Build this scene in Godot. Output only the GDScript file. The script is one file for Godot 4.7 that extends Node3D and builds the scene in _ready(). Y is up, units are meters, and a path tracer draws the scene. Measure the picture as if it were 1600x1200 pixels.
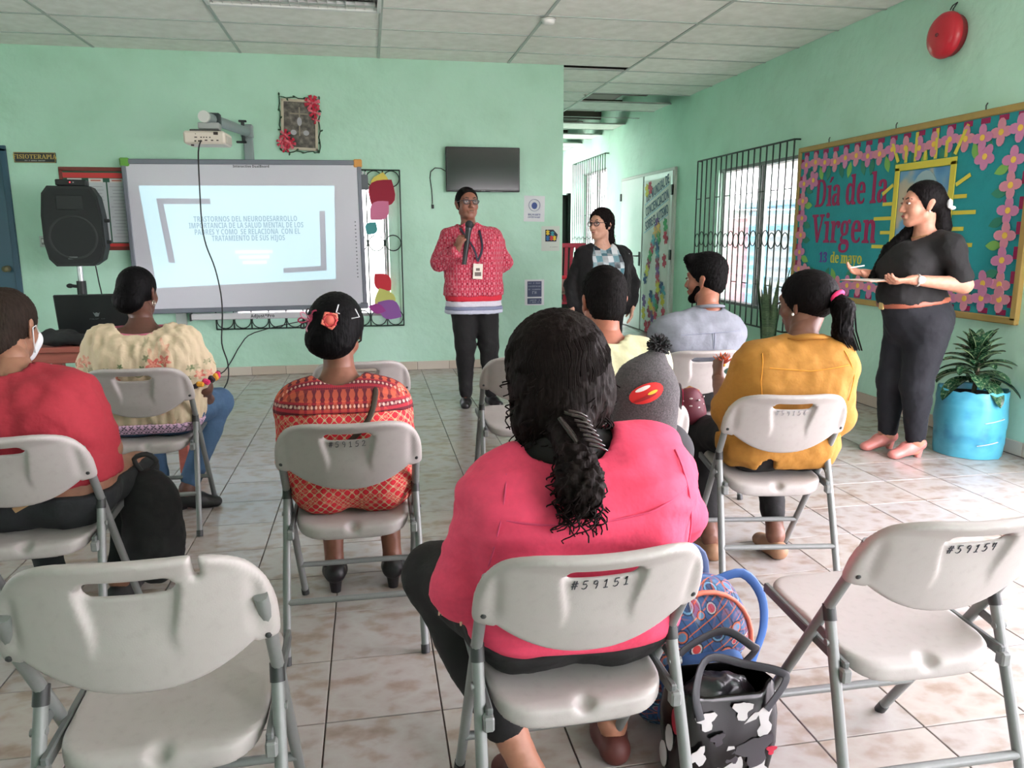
extends Node3D
# A meeting room: rows of folding chairs, listeners, three women standing, a whiteboard with a projected slide.

const TILE := 0.325
const BACK := -5.15      # front face of the back wall
const RIGHT := 4.04      # inner face of the right wall
const TOP := 2.99        # ceiling height

var jobs: Array = []
var mats := {}
var texs := {}
var taken := {}

# ---------------------------------------------------------------- geometry collector
class Geo:
	var v := PackedVector3Array()
	var n := PackedVector3Array()
	var uv := PackedVector2Array()
	var ix := PackedInt32Array()

	func tri(a: Vector3, b: Vector3, c: Vector3, o: Vector3) -> void:
		var g := (b - a).cross(c - a)
		var nn := g.normalized()
		if g.dot(o) < 0.0:
			nn = -nn
		var s := v.size()
		v.append_array([a, b, c]); n.append_array([nn, nn, nn])
		uv.append_array([Vector2(a.x, -a.y), Vector2(b.x, -b.y), Vector2(c.x, -c.y)])
		ix.append_array([s, s + 2, s + 1] if g.dot(o) > 0.0 else [s, s + 1, s + 2])

	func quad(a: Vector3, b: Vector3, c: Vector3, d: Vector3, o: Vector3) -> void:
		var g := (b - a).cross(c - a) + (c - a).cross(d - a)
		var nn := g.normalized()
		if g.dot(o) < 0.0:
			nn = -nn
		var s := v.size()
		v.append_array([a, b, c, d]); n.append_array([nn, nn, nn, nn])
		uv.append_array([Vector2(0, 1), Vector2(1, 1), Vector2(1, 0), Vector2(0, 0)])
		ix.append_array([s, s + 2, s + 1, s, s + 3, s + 2] if g.dot(o) > 0.0 else [s, s + 1, s + 2, s, s + 2, s + 3])

	func box(c: Vector3, s: Vector3, bs := Basis(), bev := 0.0) -> Geo:
		var h := s * 0.5
		bev = minf(bev, minf(h.x, minf(h.y, h.z)) * 0.9)
		if bev <= 0.0:
			for ax in 3:
				for sg: float in [-1.0, 1.0]:
					var e := Vector3(); e[ax] = sg
					var u := Vector3(); u[(ax + 1) % 3] = 1.0
					var w := Vector3(); w[(ax + 2) % 3] = 1.0
					var m := e * h[ax]
					var uu := u * h[(ax + 1) % 3]
					var ww := w * h[(ax + 2) % 3]
					quad(c + bs * (m - uu - ww), c + bs * (m + uu - ww), c + bs * (m + uu + ww), c + bs * (m - uu + ww), bs * e)
			return self
		for ax in 3:
			var a1 := (ax + 1) % 3
			var a2 := (ax + 2) % 3
			for sg: float in [-1.0, 1.0]:
				var e := Vector3(); e[ax] = sg
				var p: Array[Vector3] = []
				for q: Vector2 in [Vector2(-1, -1), Vector2(1, -1), Vector2(1, 1), Vector2(-1, 1)]:
					var t := Vector3(); t[ax] = sg * h[ax]; t[a1] = q.x * (h[a1] - bev); t[a2] = q.y * (h[a2] - bev)
					p.append(c + bs * t)
				quad(p[0], p[1], p[2], p[3], bs * e)
			for s1: float in [-1.0, 1.0]:
				for s2: float in [-1.0, 1.0]:
					var p: Array[Vector3] = []
					for q: Vector2 in [Vector2(-1, 0), Vector2(1, 0), Vector2(1, 1), Vector2(-1, 1)]:
						var t := Vector3(); t[ax] = q.x * (h[ax] - bev)
						t[a1] = s1 * (h[a1] - bev * q.y); t[a2] = s2 * (h[a2] - bev * (1.0 - q.y))
						p.append(c + bs * t)
					var o := Vector3(); o[a1] = s1; o[a2] = s2
					quad(p[0], p[1], p[2], p[3], bs * o)
		for sx: float in [-1.0, 1.0]:
			for sy: float in [-1.0, 1.0]:
				for sz: float in [-1.0, 1.0]:
					var o := Vector3(sx, sy, sz)
					var i := h - Vector3(bev, bev, bev)
					tri(c + bs * (o * Vector3(h.x, i.y, i.z)), c + bs * (o * Vector3(i.x, h.y, i.z)), c + bs * (o * Vector3(i.x, i.y, h.z)), bs * o)
		return self

	# grid of points, rows x cols, smooth; closed in u joins the last column to the first
	func sheet(pts: PackedVector3Array, rows: int, cols: int, wrap := false, flip := false) -> void:
		var s := v.size()
		var nn := PackedVector3Array(); nn.resize(rows * cols)
		var cc := cols if wrap else cols - 1
		for r in rows - 1:
			for c in cc:
				var a := r * cols + c
				var b := r * cols + (c + 1) % cols
				var d := (r + 1) * cols + c
				var e := (r + 1) * cols + (c + 1) % cols
				var g := (pts[b] - pts[a]).cross(pts[d] - pts[a]) + (pts[d] - pts[e]).cross(pts[b] - pts[e])
				if flip: g = -g
				for k in [a, b, d, e]:
					nn[k] += g
				if flip:
					ix.append_array([s + a, s + b, s + d, s + b, s + e, s + d])
				else:
					ix.append_array([s + a, s + d, s + b, s + b, s + d, s + e])
		for i in rows * cols:
			v.append(pts[i])
			n.append(nn[i].normalized() if nn[i].length_squared() > 1e-20 else Vector3.UP)
			uv.append(Vector2(float(i % cols) / maxf(1, cols - 1), float(i / cols) / maxf(1, rows - 1)))

	func tube(pts: Array, rad, sides := 8, caps := true, closed := false, squash := 1.0, up := Vector3.ZERO) -> Geo:
		var m := pts.size()
		var out := PackedVector3Array()
		var side := Vector3.ZERO
		for i in m:
			var a: Vector3 = pts[(i - 1 + m) % m] if closed else pts[maxi(i - 1, 0)]
			var b: Vector3 = pts[(i + 1) % m] if closed else pts[mini(i + 1, m - 1)]
			var t := (b - a).normalized()
			if up != Vector3.ZERO:
				side = up.cross(t).normalized()
			elif side == Vector3.ZERO:
				side = t.cross(Vector3.UP if absf(t.y) < 0.9 else Vector3.RIGHT).normalized()
			else:
				side = (side - t * side.dot(t)).normalized()
			var w := t.cross(side)
			var r: float = rad if rad is float else rad[i]
			for k in sides:
				var an := TAU * k / sides
				out.append(pts[i] + (side * cos(an) + w * sin(an) * squash) * r)
		if closed:
			for k in sides: out.append(out[k])
		sheet(out, m + (1 if closed else 0), sides, true)
		if caps and not closed:
			for e in [0, m - 1]:
				var j: int = 1 if e == 0 else m - 2
				var o: Vector3 = pts[e] - pts[j]
				for k in range(1, sides - 1):
					tri(out[e * sides], out[e * sides + k], out[e * sides + k + 1], o)
		return self

	func rod(a: Vector3, b: Vector3, r: float, sides := 10, r2 := -1.0) -> Geo:
		return tube([a, b], [r, r2 if r2 >= 0.0 else r], sides)

	func lathe(prof: Array, sides := 16, at := Vector3.ZERO, bs := Basis()) -> Geo:
		var out := PackedVector3Array()
		for q: Vector2 in prof:
			for k in sides:
				var an := TAU * k / sides
				out.append(at + bs * Vector3(cos(an) * q.x, q.y, sin(an) * q.x))
		sheet(out, prof.size(), sides, true, false)
		return self

	func ball(c: Vector3, r: Vector3, bs := Basis(), seg := 12) -> Geo:
		var prof := []
		var out := PackedVector3Array()
		var rows := seg / 2 + 1
		for i in rows:
			var th := PI * i / (rows - 1)
			for k in seg:
				var an := TAU * k / seg
				out.append(c + bs * (Vector3(cos(an) * sin(th), -cos(th), sin(an) * sin(th)) * r))
		sheet(out, rows, seg, true, false)
		return self

	# polygon in the plane xy of tf, thickness along z from 0 to depth
	func prism(poly: PackedVector2Array, depth: float, tf := Transform3D()) -> Geo:
		var t := Geometry2D.triangulate_polygon(poly)
		for k in range(0, t.size(), 3):
			var a := poly[t[k]]; var b := poly[t[k + 1]]; var c := poly[t[k + 2]]
			tri(tf * Vector3(a.x, a.y, depth), tf * Vector3(b.x, b.y, depth), tf * Vector3(c.x, c.y, depth), tf.basis.z)
			tri(tf * Vector3(a.x, a.y, 0), tf * Vector3(b.x, b.y, 0), tf * Vector3(c.x, c.y, 0), -tf.basis.z)
		var cw := Geometry2D.is_polygon_clockwise(poly)
		for i in poly.size():
			var a := poly[i]; var b := poly[(i + 1) % poly.size()]
			var o := Vector3(b.y - a.y, a.x - b.x, 0) * (-1.0 if cw else 1.0)
			quad(tf * Vector3(a.x, a.y, 0), tf * Vector3(b.x, b.y, 0), tf * Vector3(b.x, b.y, depth), tf * Vector3(a.x, a.y, depth), tf.basis * o)
		return self

	func mesh() -> ArrayMesh:
		var arr := []; arr.resize(Mesh.ARRAY_MAX)
		arr[Mesh.ARRAY_VERTEX] = v; arr[Mesh.ARRAY_NORMAL] = n; arr[Mesh.ARRAY_TEX_UV] = uv; arr[Mesh.ARRAY_INDEX] = ix
		var m := ArrayMesh.new()
		m.add_surface_from_arrays(Mesh.PRIMITIVE_TRIANGLES, arr)
		return m

# ---------------------------------------------------------------- smooth solids: tapered capsules and ellipsoids, meshed as surface nets
class Sdf:
	var A := PackedVector3Array()
	var BA := PackedVector3Array()
	var RA := PackedFloat32Array()
	var DR := PackedFloat32Array()
	var INV := PackedFloat32Array()
	var KK := PackedFloat32Array()
	var QM := PackedFloat32Array()
	var M: Array[Basis] = []
	var neg: Sdf = null
	var cuts: Array[Plane] = []
	var wrinkle := 0.0        # folds: amplitude in metres
	var wfreq := 14.0
	var wstretch := Vector3.ONE
	var ridged := false
	var cell := 0.012

	func cap(a: Vector3, b: Vector3, ra: float, rb := -1.0, k := 0.03) -> Sdf:
		A.append(a); BA.append(b - a); RA.append(ra); DR.append((rb if rb >= 0.0 else ra) - ra)
		INV.append(1.0 / maxf((b - a).length_squared(), 1e-9)); KK.append(k); QM.append(1.0); M.append(Basis())
		return self

	func flat(a: Vector3, b: Vector3, ra: float, rb: float, axis: Vector3, q: float, k := 0.03) -> Sdf:
		cap(a, b, ra, rb, k)
		var u := axis.normalized()
		var e := q - 1.0
		M[-1] = Basis(Vector3(1 + e * u.x * u.x, e * u.x * u.y, e * u.x * u.z), Vector3(e * u.x * u.y, 1 + e * u.y * u.y, e * u.y * u.z), Vector3(e * u.x * u.z, e * u.y * u.z, 1 + e * u.z * u.z))
		QM[-1] = maxf(q, 1.0001)
		return self

	func ell(c: Vector3, r: Vector3, bs := Basis(), k := 0.03) -> Sdf:
		var m := maxf(r.x, maxf(r.y, r.z))
		cap(c, c, m, m, k)
		M[-1] = Basis.from_scale(Vector3(m / r.x, m / r.y, m / r.z)) * bs.transposed()
		QM[-1] = m / minf(r.x, minf(r.y, r.z)) + 0.0001
		return self

	func cut(nrm: Vector3, at: Vector3) -> Sdf:
		cuts.append(Plane(nrm.normalized(), at))
		return self

	func minus() -> Sdf:
		if neg == null: neg = Sdf.new()
		return neg

	func one(i: int, p: Vector3) -> float:
		var pa := p - A[i]
		var h := clampf(pa.dot(BA[i]) * INV[i], 0.0, 1.0)
		var w := pa - BA[i] * h
		if QM[i] > 1.0: w = M[i] * w
		return w.length() - RA[i] - DR[i] * h

	func at(p: Vector3, use: PackedInt32Array) -> float:
		var d := 1000.0
		for i in use:
			var pa := p - A[i]
			var h := clampf(pa.dot(BA[i]) * INV[i], 0.0, 1.0)
			var w := pa - BA[i] * h
			if QM[i] > 1.0: w = M[i] * w
			var e := w.length() - RA[i] - DR[i] * h
			var k := KK[i]
			var g := k - absf(d - e)
			d = minf(d, e)
			if g > 0.0: d -= g * g / (4.0 * k)
		for c in cuts:
			var e := c.distance_to(p)
			if e > d: d = e
		if neg != null:
			for i in neg.A.size():
				var e := -neg.one(i, p)
				var k := neg.KK[i]
				var g := k - absf(d - e)
				d = maxf(d, e)
				if g > 0.0: d += g * g / (4.0 * k)
		return d

	func box() -> AABB:
		var b := AABB(A[0], Vector3.ZERO)
		for i in A.size():
			var r := maxf(RA[i], RA[i] + DR[i])
			b = b.merge(AABB(A[i], Vector3.ZERO).grow(r)).merge(AABB(A[i] + BA[i], Vector3.ZERO).grow(r))
		return b

	# returns [vertices, normals, indices]
	func nets() -> Array:
		var b := box().grow(cell * 2.5)
		var bs := cell * 4.0
		var nbx := int(ceil(b.size.x / bs)); var nby := int(ceil(b.size.y / bs)); var nbz := int(ceil(b.size.z / bs))
		var cx := nbx * 4 + 1; var cy := nby * 4 + 1; var cz := nbz * 4 + 1
		var sy := cx; var sz := cx * cy
		var val := PackedFloat32Array(); val.resize(cx * cy * cz); val.fill(1e9)
		var vid := PackedInt32Array(); vid.resize(cx * cy * cz); vid.fill(-1)
		var o := b.position
		var half := bs * 0.5 * 1.7321
		var kmax := 0.0
		for k in KK: kmax = maxf(kmax, k)
		var blocks := PackedInt32Array()
		var np := A.size()
		for bz in nbz:
			for by in nby:
				for bx in nbx:
					var c := o + Vector3(bx + 0.5, by + 0.5, bz + 0.5) * bs
					var use := PackedInt32Array()
					var lo := 1e9
					for i in np:
						var d := one(i, c)
						if d > 0.0: d /= QM[i]
						if d < half + kmax: use.append(i)
						if d < lo: lo = d
					if use.is_empty() or lo < -half - kmax - cell and cuts.is_empty() and neg == null: continue
					var skip := false
					for q in cuts:
						if q.distance_to(c) > half + cell: skip = true
					if skip: continue
					blocks.append(bx * 4 + by * 4 * sy + bz * 4 * sz)
					for k in 5:
						for j in 5:
							for i in 5:
								var x := bx * 4 + i; var y := by * 4 + j; var z := bz * 4 + k
								var id := x + y * sy + z * sz
								if val[id] > 1e8:
									val[id] = at(o + Vector3(x, y, z) * cell, use)
		return contour(val, vid, blocks, cx, cy, cz, o)

	func contour(val: PackedFloat32Array, vid: PackedInt32Array, blocks: PackedInt32Array, cx: int, cy: int, cz: int, o: Vector3) -> Array:
		var sy := cx; var sz := cx * cy
		var off := PackedInt32Array([0, 1, sy, sy + 1, sz, sz + 1, sz + sy, sz + sy + 1])
		var co := PackedVector3Array([Vector3(0, 0, 0), Vector3(1, 0, 0), Vector3(0, 1, 0), Vector3(1, 1, 0), Vector3(0, 0, 1), Vector3(1, 0, 1), Vector3(0, 1, 1), Vector3(1, 1, 1)])
		var ea := PackedInt32Array([0, 2, 4, 6, 0, 1, 4, 5, 0, 1, 2, 3])
		var eb := PackedInt32Array([1, 3, 5, 7, 2, 3, 6, 7, 4, 5, 6, 7])
		var pv := PackedVector3Array()
		var cells := PackedInt32Array()
		for b0 in blocks:
			for k in 4:
				for j in 4:
					for i in 4:
						var id := b0 + i + j * sy + k * sz
						if vid[id] >= 0: continue
						var ng := 0
						for q in 8:
							if val[id + off[q]] < 0.0: ng += 1
						if ng == 0 or ng == 8: continue
						var s := Vector3.ZERO
						var m := 0
						for e in 12:
							var d0 := val[id + off[ea[e]]]; var d1 := val[id + off[eb[e]]]
							if (d0 < 0.0) != (d1 < 0.0):
								s += co[ea[e]].lerp(co[eb[e]], d0 / (d0 - d1))
								m += 1
						var x := id % cx; var y := (id / sy) % cy; var z := id / sz
						vid[id] = pv.size()
						pv.append(o + (Vector3(x, y, z) + s / m) * cell)
						cells.append(id)
		var ix := PackedInt32Array()
		var st := [1, sy, sz]
		for id in cells:
			var d0 := val[id]
			for ax in 3:
				var d1 := val[id + st[ax]]
				if (d0 < 0.0) == (d1 < 0.0): continue
				var u: int = st[(ax + 1) % 3]; var w: int = st[(ax + 2) % 3]
				if id - u - w < 0: continue
				var a := vid[id]; var p1 := vid[id - u]; var p2 := vid[id - u - w]; var p3 := vid[id - w]
				if p1 < 0 or p2 < 0 or p3 < 0: continue
				if d0 < 0.0: ix.append_array([a, p2, p1, a, p3, p2])
				else: ix.append_array([a, p1, p2, a, p2, p3])
		if wrinkle > 0.0:
			var nn := normals(pv, ix)
			var f := FastNoiseLite.new(); f.seed = 7; f.frequency = 1.0; f.noise_type = FastNoiseLite.TYPE_SIMPLEX
			f.fractal_octaves = 2
			if ridged: f.fractal_type = FastNoiseLite.FRACTAL_RIDGED
			for i in pv.size():
				pv[i] += nn[i] * f.get_noise_3dv(pv[i] * wfreq * wstretch) * wrinkle
		return [pv, normals(pv, ix), ix]

	static func normals(pv: PackedVector3Array, ix: PackedInt32Array) -> PackedVector3Array:
		var nn := PackedVector3Array(); nn.resize(pv.size())
		for t in range(0, ix.size(), 3):
			var a := ix[t]; var b := ix[t + 1]; var c := ix[t + 2]
			var g := (pv[c] - pv[a]).cross(pv[b] - pv[a])
			nn[a] += g; nn[b] += g; nn[c] += g
		for i in nn.size():
			nn[i] = nn[i].normalized()
		return nn

# a solid given by a function of the point, meshed on the whole of its box
static func nets_of(fn: Callable, b: AABB, cell: float) -> Array:
	var s := Sdf.new()
	s.cell = cell
	var nb := Vector3i((b.size / (cell * 4.0)).ceil())
	var cx := nb.x * 4 + 1; var cy := nb.y * 4 + 1; var cz := nb.z * 4 + 1
	var val := PackedFloat32Array(); val.resize(cx * cy * cz)
	var vid := PackedInt32Array(); vid.resize(cx * cy * cz); vid.fill(-1)
	var i := 0
	for z in cz:
		for y in cy:
			for x in cx:
				val[i] = fn.call(b.position + Vector3(x, y, z) * cell)
				i += 1
	var blocks := PackedInt32Array()
	for z in nb.z:
		for y in nb.y:
			for x in nb.x:
				blocks.append(x * 4 + y * 4 * cx + z * 4 * cx * cy)
	return s.contour(val, vid, blocks, cx, cy, cz, b.position)

static func to_mesh(parts: Array) -> ArrayMesh:
	var v := PackedVector3Array(); var n := PackedVector3Array(); var ix := PackedInt32Array(); var uv := PackedVector2Array()
	for r in parts:
		var s := v.size()
		v.append_array(r[0]); n.append_array(r[1])
		for i in r[2]: ix.append(i + s)
	uv.resize(v.size())
	for i in v.size(): uv[i] = Vector2(v[i].x, -v[i].y)
	var arr := []; arr.resize(Mesh.ARRAY_MAX)
	arr[Mesh.ARRAY_VERTEX] = v; arr[Mesh.ARRAY_NORMAL] = n; arr[Mesh.ARRAY_TEX_UV] = uv; arr[Mesh.ARRAY_INDEX] = ix
	var m := ArrayMesh.new()
	if v.size(): m.add_surface_from_arrays(Mesh.PRIMITIVE_TRIANGLES, arr)
	return m

# ---------------------------------------------------------------- nodes
func numbered(called: String) -> String:
	var k: int = taken.get(called, 0)
	taken[called] = k + 1
	return called if k == 0 else "%s_%03d" % [called, k]

func thing(called: String, label: String, category: String, at := Vector3.ZERO, turn := 0.0, group := "") -> Node3D:
	var o := Node3D.new()
	o.name = numbered(called)
	o.position = at; o.rotation.y = turn
	tag(o, label, category, group)
	add_child(o)
	return o

func tag(o: Node, label: String, category: String, group := "", kind := "") -> void:
	if label: o.set_meta("label", label)
	if category: o.set_meta("category", category)
	if group: o.set_meta("group", group)
	if kind: o.set_meta("kind", kind)

func part(called: String, m: Mesh, material: Material, parent: Node, at := Transform3D()) -> MeshInstance3D:
	var o := MeshInstance3D.new()
	o.name = called
	o.mesh = m
	o.material_override = material
	o.transform = at
	parent.add_child(o, true)
	return o

func single(called: String, m: Mesh, material: Material, label: String, category: String, at := Transform3D(), group := "") -> MeshInstance3D:
	var o := part(numbered(called), m, material, self, at)
	tag(o, label, category, group)
	return o

func struct(called: String, m: Mesh, material: Material, at := Transform3D()) -> MeshInstance3D:
	var o := part(numbered(called), m, material, self, at)
	tag(o, "", "", "", "structure")
	return o

# a smooth solid that is meshed later, together with the others, on all cores
func solid(called: String, list: Array, material: Material, parent: Node) -> MeshInstance3D:
	var o := MeshInstance3D.new()
	o.name = called
	o.material_override = material
	parent.add_child(o, true)
	jobs.append({"node": o, "list": list, "done": []})
	return o

func run_job(i: int) -> void:
	for s: Sdf in jobs[i].list:
		jobs[i].done.append(s.nets())

func run_jobs() -> void:
	var id := WorkerThreadPool.add_group_task(run_job, jobs.size(), -1, true)
	WorkerThreadPool.wait_for_group_task_completion(id)
	for j in jobs:
		j.node.mesh = to_mesh(j.done)
	jobs.clear()

# ---------------------------------------------------------------- materials
func noise_tex(key: String, freq: float, ramp: Array, octaves := 4, stretch := Vector2.ONE, normal := 0.0, size := 512, kind := FastNoiseLite.TYPE_SIMPLEX_SMOOTH, fractal := FastNoiseLite.FRACTAL_FBM) -> Texture2D:
	if texs.has(key): return texs[key]
	var f := FastNoiseLite.new()
	f.seed = hash(key) % 1000; f.noise_type = kind; f.frequency = freq
	f.fractal_type = fractal; f.fractal_octaves = octaves
	var t := NoiseTexture2D.new()
	t.width = size; t.height = size; t.seamless = true; t.noise = f; t.generate_mipmaps = false
	if normal > 0.0:
		t.as_normal_map = true; t.bump_strength = normal
	if ramp.size():
		var g := Gradient.new()
		var offs := PackedFloat32Array(); var cols := PackedColorArray()
		for r in ramp:
			offs.append(r[0]); cols.append(r[1])
		g.offsets = offs; g.colors = cols
		t.color_ramp = g
	texs[key] = t
	return t

func mat(c: Color, rough := 0.6, metal := 0.0) -> StandardMaterial3D:
	var key := "%s|%.3f|%.3f" % [c.to_html(), rough, metal]
	if mats.has(key): return mats[key]
	var m := StandardMaterial3D.new()
	m.albedo_color = c; m.roughness = rough; m.metallic = metal
	mats[key] = m
	return m

func rgb(r: float, g: float, b: float) -> Color:
	return Color(r / 255.0, g / 255.0, b / 255.0)

# colour times a mottled texture that stays put in the thing's own axes (or the world's)
func mottled(key: String, c: Color, rough: float, tex: Texture2D, scale: Vector3, world := false, nrm: Texture2D = null, nscale := 0.3) -> StandardMaterial3D:
	if mats.has(key): return mats[key]
	var m := StandardMaterial3D.new()
	m.albedo_color = c; m.roughness = rough
	m.uv1_triplanar = true; m.uv1_world_triplanar = world; m.uv1_scale = scale
	if tex: m.albedo_texture = tex
	if nrm:
		m.normal_enabled = true; m.normal_texture = nrm; m.normal_scale = nscale
	mats[key] = m
	return m

func text(called: String, words: String, height: float, material: Material, parent: Node, at: Transform3D, serif := false, bold := true, depth := 0.002, widen := 1.0) -> MeshInstance3D:
	var f := SystemFont.new()
	f.font_names = PackedStringArray(["Droid Serif" if serif else "Droid Sans"])
	f.font_weight = 700 if bold else 400
	var t := TextMesh.new()
	t.text = words; t.font = f; t.font_size = 32; t.depth = depth
	t.pixel_size = height / 23.0
	t.curve_step = 2.0
	var o := MeshInstance3D.new()
	o.name = called; o.mesh = t; o.material_override = material
	o.transform = at * Transform3D(Basis.from_scale(Vector3(widen, 1, 1)), Vector3.ZERO)
	parent.add_child(o, true)
	return o

# ================================================================= the scene
func _ready() -> void:
	# --- camera
	var cam := Camera3D.new()
	cam.name = "camera"
	cam.fov = 53.36
	cam.near = 0.05; cam.far = 200.0
	cam.position = Vector3(0.167, 1.328, 2.628)
	cam.rotation = Vector3(deg_to_rad(-10.858), deg_to_rad(-10.434), deg_to_rad(-0.183))
	add_child(cam)
	cam.current = true
	# --- sky: bright overcast daylight that enters through the openings
	var env := Environment.new()
	var sky := Sky.new()
	var sm := ProceduralSkyMaterial.new()
	sm.sky_top_color = Color(0.95, 0.92, 0.97)
	sm.sky_horizon_color = Color(1.0, 0.955, 0.98)
	sm.ground_bottom_color = Color(0.55, 0.54, 0.52)
	sm.ground_horizon_color = Color(0.80, 0.80, 0.79)
	sky.sky_material = sm
	env.background_mode = Environment.BG_SKY
	env.sky = sky
	env.background_energy_multiplier = 4.0
	env.tonemap_mode = Environment.TONE_MAPPER_LINEAR
	env.tonemap_exposure = 5.1
	env.sdfgi_enabled = true; env.ssao_enabled = true; env.ssil_enabled = true
	var we := WorldEnvironment.new()
	we.name = "environment"
	we.environment = env
	add_child(we)

	# shared textures
	noise_tex("plaster", 0.006, [[0.0, Color(0.93, 0.95, 0.93)], [0.5, Color(0.98, 0.99, 0.98)], [1.0, Color(1, 1, 1)]], 5)
	noise_tex("plaster_bump", 0.03, [], 4, Vector2.ONE, 3.0)
	noise_tex("plastic", 0.02, [[0.0, Color(0.95, 0.95, 0.94)], [0.4, Color(0.99, 0.99, 0.985)], [1.0, Color(1, 1, 1)]], 4)
	noise_tex("cloth_bump", 0.012, [], 4, Vector2.ONE, 6.0)

	build_room()
	build_wall_things()
	build_chairs()
	build_people()
	build_floor_things()
	run_jobs()

# ----------------------------------------------------------------- the setting
func wall_mat() -> StandardMaterial3D:
	var t := noise_tex("plaster", 0.006, [[0.0, Color(0.93, 0.95, 0.93)], [0.5, Color(0.98, 0.99, 0.98)], [1.0, Color(1, 1, 1)]], 5)
	var nt := noise_tex("plaster_bump", 0.03, [], 4, Vector2.ONE, 3.0)
	return mottled("wall", rgb(190, 231, 211), 0.55, t, Vector3(0.45, 0.45, 0.45), true, nt, 0.35)

# a wall in the plane of u and y with rectangular openings; axis 0: wall across x (faces along x), 2: across z
func wall_with(called: String, axis: int, at: float, thick: float, u0: float, u1: float, y1: float, holes: Array) -> MeshInstance3D:
	var g := Geo.new()
	var cutsu := [u0, u1]
	for h: Rect2 in holes:
		cutsu.append(h.position.x); cutsu.append(h.end.x)
	cutsu.sort()
	for i in cutsu.size() - 1:
		var a: float = cutsu[i]; var b: float = cutsu[i + 1]
		if b - a < 0.001: continue
		var spans := [[0.0, y1]]
		for h: Rect2 in holes:
			if h.position.x <= a + 0.001 and h.end.x >= b - 0.001:
				var nspans := []
				for s in spans:
					if h.position.y > s[0]: nspans.append([s[0], minf(h.position.y, s[1])])
					if h.end.y < s[1]: nspans.append([maxf(h.end.y, s[0]), s[1]])
				spans = nspans
		for s in spans:
			var c := Vector3((a + b) / 2, (s[0] + s[1]) / 2, at + thick / 2) if axis == 2 else Vector3(at + thick / 2, (s[0] + s[1]) / 2, (a + b) / 2)
			var z := Vector3(b - a, s[1] - s[0], absf(thick)) if axis == 2 else Vector3(absf(thick), s[1] - s[0], b - a)
			g.box(c, z)
	return struct(called, g.mesh(), wall_mat())

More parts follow.
